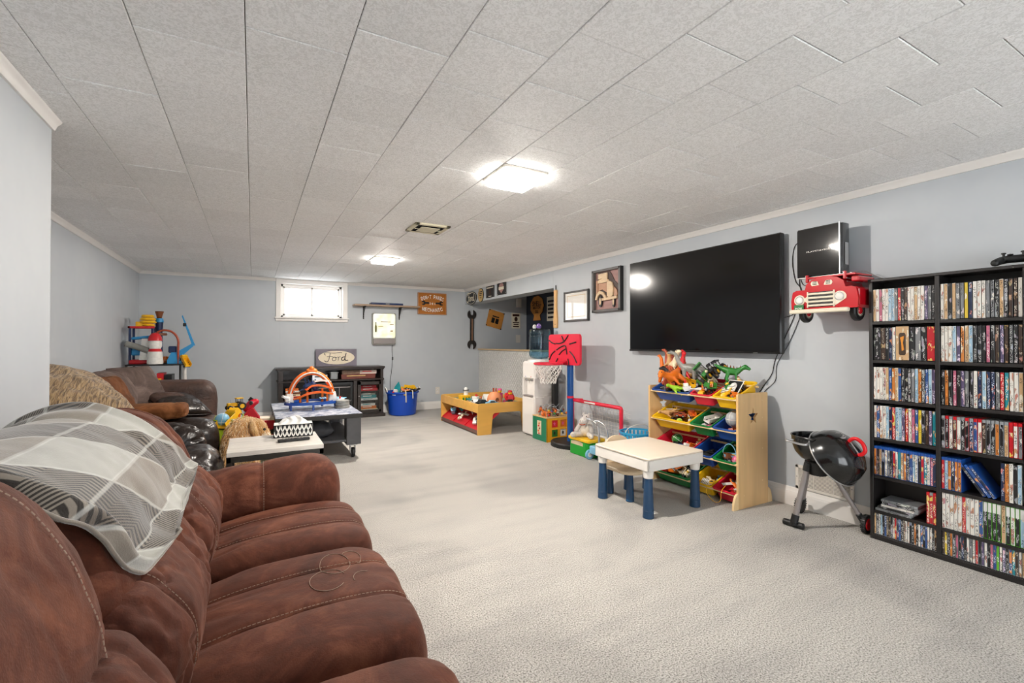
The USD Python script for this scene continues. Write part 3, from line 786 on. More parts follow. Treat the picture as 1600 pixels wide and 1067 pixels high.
def spine_mat(code):
    name = 'spine_' + PAL[code][0].replace(' ', '_')
    if name in MATS:
        return name
    bg, fg, ac = (lin(c) for c in PAL[code][1:])
    return mk(name, {'t': ('texture_coordinate', {}), 'o': ('object_info', {}), 'k': mth('multiply', 0.0, 61.0), 'cx': ('combine_xyz', {}), 'ad': ('vector_math', {'math_type': 'add'}), 's': ('separate_xyz', {}),
                     'm1': ('mapping', {'scale': (430, 1, 210)}), 'n1': ('noise_texture', {'scale': 1.0, 'detail': 1.0}), 'r1': ('rgb_ramp', {'ramp': [(0.53, (0, 0, 0)), (0.58, (1, 1, 1))]}),
                     'm2': ('mapping', {'scale': (1, 1, 15)}), 'n2': ('noise_texture', {'scale': 1.0, 'detail': 0.0}), 'r2': ('rgb_ramp', {'ramp': [(0.50, (0, 0, 0)), (0.52, (1, 1, 1))]}),
                     'ax': mth('absolute', 0.0), 'lt': mth('less_than', 0.0, 0.0042), 'mu': mth('multiply', 0.0, 0.0), 'mu2': mth('multiply', 0.0, 0.0),
                     'm3': ('mapping', {'scale': (60, 1, 24), 'location': (5, 3, 9)}), 'n3': ('noise_texture', {'scale': 1.0, 'detail': 2.0}), 'r3': ('rgb_ramp', {'ramp': [(0.585, (0, 0, 0)), (0.61, (1, 1, 1))]}),
                     'n4': ('noise_texture', {'scale': 0.7, 'detail': 2.0}), 'hs': ('hsv', {'saturation': 1.5, 'value': 0.9}), 'xa': ('mix', {'fac': 0.8, 'color2': ac}), 'x1': ('mix', {'color1': bg}), 'x2': ('mix', {'color2': fg}), 'p': ('principled_bsdf', {'roughness': 0.28, 'coat_weight': 0.3})},
              [('o.random', 'k.value1'), ('k.value', 'cx.y'), ('k.value', 'cx.z'), ('t.object', 'ad.vector1'), ('cx.vector', 'ad.vector2'), ('t.object', 's.vector'), ('s.x', 'ax.value1'), ('ax.value', 'lt.value1'),
               ('ad.vector', 'm1.vector'), ('m1.vector', 'n1.vector'), ('n1.fac', 'r1.fac'), ('ad.vector', 'm2.vector'), ('m2.vector', 'n2.vector'), ('n2.fac', 'r2.fac'), ('r1.color', 'mu.value1'), ('r2.color', 'mu.value2'), ('mu.value', 'mu2.value1'), ('lt.value', 'mu2.value2'),
               ('ad.vector', 'm3.vector'), ('m3.vector', 'n3.vector'), ('n3.fac', 'r3.fac'), ('r3.color', 'x1.fac'), ('m3.vector', 'n4.vector'), ('n4.color', 'hs.color'), ('hs.color', 'xa.color1'), ('xa.color', 'x1.color2'), ('x1.color', 'x2.color1'), ('mu2.value', 'x2.fac'), ('x2.color', 'p.base_color')])


M('case_black', '#151517', 0.35)
M('case_white', '#d8d6d1', 0.35)
M('case_blue', '#1c4f9e', 0.3)
M('case_clear', '#8f9396', 0.2)
M('case_red', '#c3131f', 0.3)
M('case_green', '#58b526', 0.3)
M('case_game_white', '#d9d9d6', 0.3)
#        width, height, depth, body
KIND = {'dvd': ('film case', .0142, .190, .131), 'blu': ('slim blue-topped film case', .0128, .171, .131), 'ps': ('clear-banded game case', .0138, .171, .131), 'psr': ('red-banded game case', .0138, .171, .131),
        'xw': ('tall white game case', .0146, .190, .131), 'xg': ('green-topped game case', .0146, .190, .131), 'cd': ('music album case', .0098, .125, .131), 'box': ('thick boxed set', .034, .192, .131), 'wide': ('wide ornamental boxed set', .062, .196, .131), 'mid': ('double-width film case', .024, .190, .131)}
BODY = {'dvd': 'case_black', 'blu': 'case_blue', 'ps': 'case_clear', 'psr': 'case_red', 'xw': 'case_game_white', 'xg': 'case_green', 'cd': 'case_clear', 'box': 'case_black', 'wide': 'case_black', 'mid': 'case_black'}
PROTO = {}
ORD = 'first second third fourth fifth sixth seventh eighth ninth tenth eleventh twelfth thirteenth fourteenth fifteenth sixteenth seventeenth eighteenth nineteenth twentieth'.split() + [f'twenty-{x}' for x in 'first second third fourth fifth sixth seventh eighth ninth'.split()] + ['thirtieth'] + [f'thirty-{x}' for x in 'first second third fourth fifth sixth'.split()]
NAMES = {'dvd': 'film_case', 'blu': 'film_case', 'ps': 'game_case', 'psr': 'game_case', 'xw': 'game_case', 'xg': 'game_case', 'cd': 'album_case', 'box': 'boxed_set', 'wide': 'boxed_set', 'mid': 'film_case'}


def case_parts(t, kind, code):
    _, w, h, d = KIND[kind]
    body = 'case_white' if kind == 'dvd' and code in 'WST' else BODY[kind]
    t.add('case_body', bb(-w / 2, w / 2, 0.0, d, 0, h, 0.0012), body)
    w2 = w / 2 - 0.0009
    sm = spine_mat(code)
    if kind in ('blu', 'ps', 'psr'):
        t.add('spine_sleeve', bb(-w2, w2, -0.0006, 0.004, 0.003, h - 0.016, 0.0003), sm)
    elif kind == 'xg':
        t.add('spine_sleeve', bb(-w2, w2, -0.0006, 0.004, 0.003, h * 0.72, 0.0003), sm)
        t.add('spine_band', bb(-w2, w2, -0.0006, 0.004, h * 0.722, h - 0.006, 0.0003), 'case_game_white')
    elif kind == 'wide':
        t.add('spine_sleeve', bb(-w2, w2, -0.0008, 0.004, 0.002, h - 0.002, 0.0004), spine_mat('T'))
        o = [(-.016, .04), (-.011, .03), (.011, .03), (.016, .04), (.016, .145), (.011, .157), (-.011, .157), (-.016, .145)]
        t.add('emblem_panel', tf(ext(o, 0.0016), (0, -0.0022, 0)), 'case_body_brown')
        t.add('emblem', tf(ext([(-.010, .131), (.009, .14), (.004, .10), (.009, .06), (-.002, .055), (-.004, .10)], 0.0016), (0, -0.0032, 0)), 'emblem_gold')
    else:
        t.add('spine_sleeve', bb(-w2, w2, -0.0006, 0.004, 0.003, h - 0.003, 0.0003), sm)


M('case_body_brown', '#3d2b1c', 0.4)
M('emblem_gold', '#d98a2a', 0.35)


def case(kind, code, x, z, label, group, y=0.0, tilt=0.0, flat=None):
    """Puts one case on a shelf: x along the bookcase from the grill end, y inwards from its front."""
    loc = (BX + 0.006 + y, BY0 - x, z)
    key = (kind, code)
    cat = {'film_case': 'film case', 'game_case': 'game case', 'album_case': 'music case', 'boxed_set': 'boxed set'}[NAMES[kind]]
    t3 = (0, tilt, 0)
    if key not in PROTO:
        t = Thing(NAMES[kind], label, cat, loc, rz=-90, group=group)
        if tilt or flat:
            UsdGeom.Xform(t.prim).AddRotateXYZOp(opSuffix='tilt').Set(Gf.Vec3f(*(flat or t3)))
        case_parts(t, kind, code)
        PROTO[key] = t.path
        return
    copy_of(PROTO[key], NAMES[kind], label, cat, loc, -90, group, tilt=flat or (t3 if tilt else None))


SHELFW = ['top', 'second', 'third', 'fourth', 'fifth', 'sixth', 'bottom']
ROWS = [
    (0, 0, 'dvd', 'T W P W W S S G R K D W W T W W V G K', None), (0, 1, 'dvd', 'W T K T G G Y N W W W G G K T K D D W', None),
    (1, 0, 'mix', 'box:K mid:D dvd:K dvd:N dvd:W wide:T mid:K mid:G mid:K box:R', None), (1, 1, 'dvd', 'W W W S V O T S K K K P K D V D K K D', None),
    (2, 0, 'dvd', 'W W W W T B O T B K K K G S O K B S V', None), (2, 1, 'dvd', 'K O K P K V G K W N S N N G R C W W T', None),
    (3, 0, 'dvd', 'W B W W S N R S S V R W P B Y K D V C', None), (3, 1, 'ps', 'ps:K psr:K ps:W psr:D ps:W ps:K psr:K ps:N psr:B psr:W ps:D ps:K ps:K ps:O ps:K ps:T psr:R psr:W psr:G', None),
    (4, 0, 'blu', 'O D T K W G K R W C T O K B S W K R C W P N Y', None),
    (5, 1, 'x', 'xw:W xw:W xw:W xw:W xw:W xw:R xw:W xw:W xw:W xw:B xg:K xg:K xg:K xg:K xw:T xg:K xg:W xg:K xg:S', None),
    (6, 0, 'cd', 'T K W S K B D D K W R N B K D W W K K O K W B K B W W K D', None), (6, 1, 'cd', 'D Y K O K P K N K W G W R K V W K P B L W V K B C D W T', None)]
rnd = random.Random(11)
COLW = ['grill-side column', 'controller-side column']
INNER = [(0.018, DV), (DV + 0.02, bw - 0.018)]
for row, col, kind, seq, _ in ROWS:
    items = [(s.split(':') if ':' in s else [kind, s]) for s in seq.split()]
    x0, x1 = INNER[col]
    tot = sum(KIND[k][1] for k, _ in items)
    gap = min((x1 - x0 - 0.002 - tot) / len(items), 0.0022)
    while gap < 0.0001:
        items.pop()
        tot = sum(KIND[k][1] for k, _ in items)
        gap = min((x1 - x0 - 0.002 - tot) / len(items), 0.0022)
    x = x0 + 0.001
    for n, (k, c) in enumerate(items):
        w = KIND[k][1]
        x += gap / 2
        lab = f'{PAL[c][0]}-spined {KIND[k][0]}, {ORD[n]} from the grill, {SHELFW[row]} shelf, {COLW[col]}'
        case(k, c, x + w / 2, RZ[row] + 0.0005, lab, f'{SHELFW[row]} shelf cases, {COLW[col]}', y=rnd.uniform(0, 0.004))
        x += w + gap / 2
# fifth shelf under the controller: upright, then leaning, then upright again
x = INNER[1][0] + 0.002
for n, c in enumerate('RSOKOO'):
    case('blu', c, x + 0.0064, RZ[4] + 0.0005, f'{PAL[c][0]}-spined slim film case, {ORD[n]} of six upright ones, fifth shelf under the controller', 'upright fifth shelf cases under the controller')
    x += 0.0134
for n, (c, xb, dx) in enumerate([('K', 0.5035, 33), ('B', 0.523, 33), ('N', 0.5405, 33)]):
    a = dx
    case('blu', c, xb - 0.006, RZ[4] + 0.0068 * math.sin(math.radians(a)) + 0.001, f'{PAL[c][0]} slim film case leaning at a slant, {ORD[n]} of three on the fifth shelf', 'leaning fifth shelf cases', y=0.0, tilt=-a)
x = 0.556
for n, (k, c) in enumerate([('dvd', 'N'), ('dvd', 'O'), ('dvd', 'W'), ('dvd', 'K'), ('dvd', 'S')]):
    if x + 0.0146 > INNER[1][1]:
        break
    case(k, c, x + 0.0072, RZ[4] + 0.0005, f'{PAL[c][0]}-spined film case, {ORD[n]} after the leaning cases on the fifth shelf', 'cases after the leaning ones on the fifth shelf')
    x += 0.0147
# sixth shelf, grill side: a loose pile of flat game cases, then three red ones upright
for n in range(5):
    z = RZ[5] + 0.0072 + n * 0.0142
    case('ps', ['G', 'K', 'W', 'K', 'G'][n], [0.022, 0.032, 0.05, 0.055, 0.05][n] + 0.002, z, f'{PAL[["G", "K", "W", "K", "G"][n]][0]} game case lying flat, {["lowest", "second", "middle", "fourth", "topmost"][n]} in the loose pile', 'pile of flat game cases', y=[0.0, 0.004, 0.0, 0.003, 0.002][n], flat=(0, 90, [0, -2, 3, 0, 2][n]))
for n in range(3):
    case('psr' if n != 1 else 'ps', 'R', DV - 0.001 - 0.0142 * (2.5 - n), RZ[5] + 0.0005, f'red-spined game case, {ORD[n]} of three upright beside the flat pile', 'red game cases by the flat pile')
# ------------------------------------------------------------------ small toys: one of each kind and colour is built, further ones are instances
TC = {'orange': '#e0701c', 'tan': '#c99a63', 'brown': '#7a4526', 'green': '#2c7a2f', 'lime green': '#9bcf2a', 'grey': '#8c8c86', 'red': '#cf1f28', 'blue': '#1d4fa3', 'yellow': '#f0b81c', 'black': '#19191b', 'white': '#e8e6e0', 'pink': '#e0588c',
      'pale blue': '#7fb9d8', 'teal': '#1f8c94', 'rust': '#a8482a', 'silver': '#a9adb2', 'purple': '#7b56b0', 'cream': '#e3d3b0', 'dark blue': '#142a55'}
TPROTO, ALLLAB = {}, []


def tm(c):
    return M('toy_' + c.replace(' ', '_'), TC[c], 0.38, var=0.1, scale=25)


def wheels(t, xs, ys, r, w, hub):
    for x in xs:
        for y in ys:
            p = t.add('wheel', cy((x, y - w / 2, r), (x, y + w / 2, r), r, n=18, b=r * 0.12), tm('black'))
            t.add('hub', cy((x, y - w / 2 - 0.001, r), (x, y + w / 2 + 0.001, r), r * 0.55, n=14), tm(hub), under=p)


def b_dinosaur(t, c):
    t.add('body', limb([[((-.075, 0, .055), .004), ((-.04, 0, .05), .010), ((0, 0, .048), .020), ((.03, 0, .055), .018), ((.05, 0, .08), .010), ((.062, 0, .095), .012), ((.083, 0, .092), .007)],
                        [((.0, .012, .04), .011), ((-.004, .02, .004), .006), ((.006, .02, .003), .005)], [((.0, -.012, .04), .011), ((.004, -.02, .004), .006), ((.014, -.02, .003), .005)],
                        [((.035, .012, .05), .007), ((.042, .018, .022), .004)], [((.035, -.012, .05), .007), ((.046, -.018, .024), .004)]], 0.008, 4), tm(c), smooth=True)
    t.add('crest', J([cy((x, 0, z - .004), (x - .004, 0, z + .010), .005, .0006, 6) for x, z in ((-.03, .062), (-.015, .068), (0, .07), (.015, .073), (.03, .074), (.043, .085))]), tm('brown' if c != 'brown' else 'tan'))
    for s in (-1, 1):
        t.add('eye', sph(.0022, (.07, s * .009, .1), sub=1), tm('black'))


def b_longneck(t, c):
    t.add('body', limb([[((-.11, 0, .03), .003), ((-.06, 0, .045), .010), ((0, 0, .05), .026), ((.035, 0, .055), .02), ((.06, 0, .085), .011), ((.075, 0, .12), .008), ((.095, 0, .128), .008), ((.108, 0, .124), .005)]] +
                       [[((x, y, .045), .012), ((x, y * 1.3, .004), .008)] for x in (-.015, .03) for y in (-.015, .015)], 0.009, 4), tm(c), smooth=True)
    for s in (-1, 1):
        t.add('eye', sph(.002, (.098, s * .0075, .131), sub=1), tm('black'))


def b_tractor(t, c):
    t.add('body', J(bb(-.01, .06, -.015, .015, .03, .058, .004), bb(-.05, .0, -.02, .02, .03, .05, .004)), tm(c))
    t.add('cab', J([bb(x - .002, x + .002, y - .002, y + .002, .045, .09, .0005) for x in (-.045, -.008) for y in (-.018, .018)]), tm('black'))
    t.add('roof', bb(-.052, 0, -.024, .024, .088, .095, .003), tm(c))
    t.add('exhaust', cy((.035, .008, .055), (.035, .008, .085), .003, n=8), tm('silver'))
    wheels(t, (-.035,), (-.034, .034), .032, .018, 'yellow')
    wheels(t, (.045,), (-.027, .027), .02, .013, 'yellow')


def b_car(t, c):
    pr = [(-.045, .010), (-.045, .024), (-.028, .027), (-.016, .039), (.012, .039), (.024, .027), (.043, .023), (.046, .010)]
    t.add('body', tf(ext(Polygon(pr).buffer(.002, quad_segs=2), .036), (0, -.018, 0)), tm(c))
    t.add('windows', tf(ext([(-.023, .0275), (-.014, .0365), (.010, .0365), (.019, .0275)], .0384), (0, -.0192, 0)), tm('black'))
    wheels(t, (-.027, .027), (-.016, .016), .010, .008, 'silver')


def b_truck(t, c):
    t.add('chassis', bb(-.08, .075, -.022, .022, .018, .026, .002), tm('black'))
    t.add('cab', tf(ext(Polygon([(.03, .026), (.03, .075), (.058, .075), (.072, .052), (.078, .05), (.078, .026)]).buffer(.002, quad_segs=2), .052), (0, -.026, 0)), tm(c))
    t.add('windscreen', tf(ext([(.057, .068), (.0605, .0685), (.0715, .0505), (.068, .05)], .044), (.003, -.022, 0)), tm('pale blue'))
    t.add('tipper', J(bb(-.085, .025, -.03, .03, .028, .034, .002), bb(-.085, .025, -.03, -.026, .03, .066, .0015), bb(-.085, .025, .026, .03, .03, .066, .0015), bb(.02, .025, -.03, .03, .03, .072, .0015)), tm(c))
    wheels(t, (-.055, -.02, .055), (-.026, .026), .018, .013, 'silver')


def b_figure(t, c):
    for s in (-1, 1):
        t.add('leg', bb(s * .0075 - .006, s * .0075 + .006, -.007, .007, 0, .03, .0015), tm('black' if c != 'black' else 'red'))
        t.add('arm', limb([[((s * .017, 0, .05), .0045), ((s * .021, -.004, .036), .004), ((s * .02, -.010, .028), .004)]], .006, 2), tm(c), smooth=True)
    t.add('torso', hp([(x * a, y, z) for x in (-1, 1) for y in (-.008, .008) for a, z in ((.016, .03), (.012, .055))]), tm(c))
    h = t.add('head', lathe([(0, .056), (.008, .056), (.0105, .060), (.0105, .071), (.008, .075), (0, .075)], 16), tm('yellow' if c != 'yellow' else 'cream'), smooth=True)
    t.add('hat', lathe([(.0112, .068), (.0112, .073), (.008, .078), (0, .079)], 16), tm('brown' if c in ('yellow', 'orange') else c), under=h, smooth=True)


def b_ball(t, c):
    b = t.add('ball', sph(.04, (0, 0, .04), sub=3), tm(c), smooth=True)
    a = np.linspace(0, 2 * np.pi, 40, endpoint=False)
    for k, rot in enumerate(((0, 0, 0), (90, 0, 0), (0, 90, 0))):
        t.add('band', tf(tube(np.c_[.0395 * np.cos(a), .0395 * np.sin(a), 0 * a], .0016, 5, True), (0, 0, .04), rot), tm('white' if c != 'white' else 'black'), under=b)


def b_brick(t, c):
    t.add('brick', bb(-.032, .032, -.016, .016, 0, .0192, .0008), tm(c))
    for x in (-.024, -.008, .008, .024):
        for y in (-.008, .008):
            t.add('stud', cy((x, y, .019), (x, y, .0225), .005, n=10), tm(c))


def b_plane(t, c):
    t.add('fuselage', limb([[((-.07, 0, .03), .005), ((-.02, 0, .028), .013), ((.03, 0, .028), .014), ((.06, 0, .026), .008)]], .009, 3), tm(c), smooth=True)
    t.add('wing', tf(ext(Polygon([(-.012, -.085), (.012, -.085), (.024, 0), (.012, .085), (-.012, .085), (-.008, 0)]), .004), (0, 0, .03), (-90, 0, 0)), tm('white' if c != 'white' else 'red'))
    t.add('tailplane', tf(ext([(-.01, -.03), (.006, -.03), (.01, 0), (.006, .03), (-.01, .03)], .003), (-.065, 0, .034), (-90, 0, 0)), tm('white' if c != 'white' else 'red'))
    t.add('fin', tf(ext([(-.08, .034), (-.06, .034), (-.068, .06), (-.08, .06)], .003), (0, -.0015, 0)), tm(c))
    t.add('cockpit', sph(.011, (.02, 0, .038), (1.6, 0.9, .8)), tm('black'), smooth=True)


def b_track(t, c):
    t.add('trackpiece', tf(ext([(-.08, 0), (.08, 0), (.08, .008), (.055, .008), (.03, .02), (-.03, .02), (-.055, .008), (-.08, .008)], .04), (0, -.02, 0)), tm(c))
    for s in (-1, 1):
        t.add('rail', J(tube([(-.08, s * .011, .009), (-.055, s * .011, .010), (-.03, s * .011, .021), (.03, s * .011, .021), (.055, s * .011, .010), (.08, s * .011, .009)], .002, 5)), tm('grey'))


def b_robot(t, c):
    t.add('torso', hp([(x * a, y, z) for x in (-1, 1) for y in (-.016, .016) for a, z in ((.018, .05), (.032, .085), (.026, .098))]), tm(c))
    h = t.add('head', bx(.024, .022, .022, (0, -.002, .111), .005), tm('grey'))
    t.add('visor', bx(.018, .004, .006, (0, -.013, .113), .001), tm('pale blue'), under=h)
    for s in (-1, 1):
        t.add('arm', limb([[((s * .036, 0, .088), .011), ((s * .044, -.004, .06), .009), ((s * .042, -.02, .042), .010)]], .009, 2), tm(c), smooth=True)
        t.add('leg', J(hp([(s * .014 + x * a, y, z) for x in (-1, 1) for y in (-.013, .013) for a, z in ((.009, .05), (.012, .01))]), bx(.026, .04, .012, (s * .015, -.005, .006))), tm('grey'))


def b_boat(t, c):
    t.add('hull', hp([(-.06, s * .02, 0) for s in (-1, 1)] + [(.03, s * .02, 0) for s in (-1, 1)] + [(-.065, s * .028, .028) for s in (-1, 1)] + [(.04, s * .028, .028) for s in (-1, 1)] + [(.085, 0, .032), (.06, 0, .004)]), tm(c))
    t.add('cabin', bb(-.04, .012, -.016, .016, .028, .052, .003), tm('white'))
    t.add('funnel', cy((-.02, 0, .05), (-.02, 0, .07), .007, n=12), tm('red'))


def b_egg(t, c):
    t.add('body', lathe([(0, 0), (.012, .001), (.020, .008), (.023, .020), (.020, .034), (.012, .045), (0, .049)], 20), tm(c), smooth=True)
    t.add('base_ring', lathe([(.0, -.0005), (.015, 0), (.017, .004), (.015, .008)], 18), tm('grey'), smooth=True)
    for s in (-1, 1):
        e = t.add('eye', sph(.0062, (s * .009, -.017, .030), (1, .6, 1)), tm('white'), smooth=True)
        t.add('pupil', sph(.0032, (s * .009, -.0205, .030), (1, .6, 1), 1), tm('black'), under=e, smooth=True)


BUILD = {'dinosaur': b_dinosaur, 'long-necked dinosaur': b_longneck, 'tractor': b_tractor, 'car': b_car, 'tipper truck': b_truck, 'figure': b_figure, 'ball': b_ball, 'studded brick': b_brick, 'aeroplane': b_plane, 'track piece': b_track, 'robot': b_robot, 'boat': b_boat, 'egg figure': b_egg}


def toy(kind, c, loc, rot=(0, 0, 0), sc=1.0, where='', group=None, label=None):
    nm = 'toy_' + kind.replace('-', '_').replace(' ', '_')
    label = label or f'{c} toy {kind} {where}'
    ALLLAB.append(label)
    key = (kind, c)
    if key in TPROTO:
        return copy_of(TPROTO[key], nm, label, 'toy', loc, 0, group, tilt=rot, sc=(sc, sc, sc))
    t = Thing(nm, label, 'toy', loc, group=group)
    x = UsdGeom.Xform(t.prim)
    x.ClearXformOpOrder()
    x = UsdGeom.Xform(t.prim)
    t.prim.RemoveProperty('xformOp:translate')
    x.AddTranslateOp(opSuffix='at').Set(tuple(float(v) for v in loc))
    x.AddRotateXYZOp(opSuffix='tilt').Set(Gf.Vec3f(*[float(v) for v in rot]))
    x.AddScaleOp(opSuffix='size').Set(Gf.Vec3f(sc, sc, sc))
    BUILD[kind](t, c)
    TPROTO[key] = t.path
    return t.path
# ------------------------------------------------------------------ toy organiser with sloping bins, under the television
M('birch', '#d9b27c', 0.42, var=0.10, scale=2.2, stretch=(6, 6, 0.5), coat=0.2)
M('birch_edge', '#e6c896', 0.5, var=0.08, scale=10)
for n_, c_ in (('red', '#d3213a'), ('blue', '#1f4b98'), ('yellow', '#f2c018'), ('green', '#12793a')):
    M('bin_' + n_, c_, 0.32)
OX, OY = 2.945, 2.915
OW, OD, OH = 0.84, 0.335, 0.80
og = Thing('toy_organizer', 'birch toy organizer with four rows of sloping coloured bins under the television', 'toy storage rack', (OX, OY, 0), rz=-90)
star = [(0.056 * (1 if k % 2 == 0 else 0.42) * math.cos(math.radians(90 + 36 * k)), 0.062 * (1 if k % 2 == 0 else 0.42) * math.sin(math.radians(90 + 36 * k))) for k in range(10)]
pan = Polygon(rrect(OD, OH, 0.012, 4))
pan = pan.difference(Polygon([(x, z + 0.235) for x, z in star]))
for x0 in (0, OW - 0.016):
    m = tf(ext(pan, 0.016), (0, 0, 0), (0, 0, 90))
    m.apply_translation((x0 - m.bounds[0][0], OD / 2 - (m.bounds[0][1] + m.bounds[1][1]) / 2, OH / 2))
    s = og.add('side_panel', m, 'birch')
    for y, z in [(0.06, .09), (0.06, .31), (0.06, .53), (0.06, .74), (0.27, .17), (0.27, .40), (0.27, .62), (0.27, .745)]:
        og.add('screw_cap', cy((x0 - 0.001, y, z), (x0 + 0.017, y, z), 0.0045, n=10), 'birch_edge', under=s)
    foot = Polygon([(0, 0), (0.05, 0)] + [(0.05 - 0.05 + 0.05 * math.cos(math.radians(a)), 0.11 * math.sin(math.radians(a))) for a in range(6, 91, 12)])
    for sgn, y0 in ((-1, 0.0), (1, OD)):
        f = tf(ext(foot, 0.016), (0, 0, 0), (0, 0, 90))
        if sgn < 0:
            f.apply_scale([1, -1, 1])
            f.invert()
        f.apply_translation((x0 - f.bounds[0][0], y0, 0))
        og.add('foot', f, 'birch_edge')
RAILF = [0.755, 0.525, 0.300, 0.085]
for z in RAILF:
    og.add('rail', cy((0.012, 0.018, z), (OW - 0.012, 0.018, z), 0.0085, n=12), 'birch_edge')
    og.add('rail', cy((0.012, 0.245, z + 0.085), (OW - 0.012, 0.245, z + 0.085), 0.0085, n=12), 'birch_edge')


def tub(w, l, h, th=0.003, lip=0.012, tp=0.82, r=0.02):
    """An open bin with a rolled rim; its rim lies in the plane z = 0, its front edge at y = 0."""
    rings = []
    for (a, b, z) in ((w * tp, l * tp, -h), (w - 2 * lip, l - 2 * lip, 0), (w, l, 0), (w, l, -0.012), (w - 0.004, l - 0.004, -0.012), (w - 0.004, l - 0.004, -0.003), (w - 2 * lip - 2 * th, l - 2 * lip - 2 * th, -0.003)):
        pass
    seq = [(w * tp - 0.02, l * tp - 0.02, -h), (w * tp, l * tp, -h + 0.008), (w - 2 * lip, l - 2 * lip, -0.010), (w - 0.004, l - 0.004, -0.010), (w, l, -0.008), (w, l, -0.001), (w - 0.003, l - 0.003, 0.001), (w - 2 * lip, l - 2 * lip, 0.0), (w - 2 * lip - 2 * th, l - 2 * lip - 2 * th, -0.003), (w * tp - 2 * th, l * tp - 2 * th, -h + 0.008), (w * tp - 0.02, l * tp - 0.02, -h + 0.004)]
    P = np.array([[(x, y + l / 2, z) for x, y in rrect(a, b, min(r, a * .3), 5)] for a, b, z in seq])
    m = grid(P, wrap_v=True)
    n = P.shape[1]
    caps = []
    for ring, z in ((P[0], 0), (P[-1], 1)):
        v = np.vstack([ring, ring.mean(0)])
        f = np.array([[n, (i + 1) % n, i] if z == 0 else [n, i, (i + 1) % n] for i in range(n)])
        caps.append(trimesh.Trimesh(v, f, process=False))
    m = J(m, caps)
    m.merge_vertices()
    trimesh.repair.fix_normals(m)
    return m


TILT = 22
BINS = [('blue', 'red', 'yellow'), ('yellow', 'green', 'blue'), ('red', 'blue', 'green'), ('green', 'yellow', 'red')]
RW = ['top', 'second', 'third', 'bottom']
BINXF = {}
for r, cols in enumerate(BINS):
    x = 0.020
    for k, c in enumerate(cols):
        w = 0.392 if k == 0 else 0.200
        loc = np.array([OX + 0.004, OY - (x + w / 2), RAILF[r] + 0.0122])
        t = Thing('storage_bin', f'{"wide " if k == 0 else ""}{c} sloping plastic bin in the {RW[r]} row of the toy organizer', 'storage bin', loc, group='coloured bins of the toy organizer')
        t.add('bin_body', tf(tub(w - 0.006, 0.285, 0.105), (0, 0, 0), (TILT, 0, 0)).apply_transform(trimesh.transformations.rotation_matrix(-np.pi / 2, [0, 0, 1])), 'bin_' + c, smooth=40)
        BINXF[r, k] = loc
        x += w + 0.002


def inbin(r, k, u, v, h=0.0):
    """A point inside a bin: u along the rack, v from front to back, h above the bin's floor (about 10 cm below the rim)."""
    a = math.radians(TILT)
    p = np.array([u, v * math.cos(a) + (0.095 - h) * math.sin(a), v * math.sin(a) - (0.095 - h) * math.cos(a)])
    return BINXF[r, k] + np.array([p[1], -p[0], p[2]])


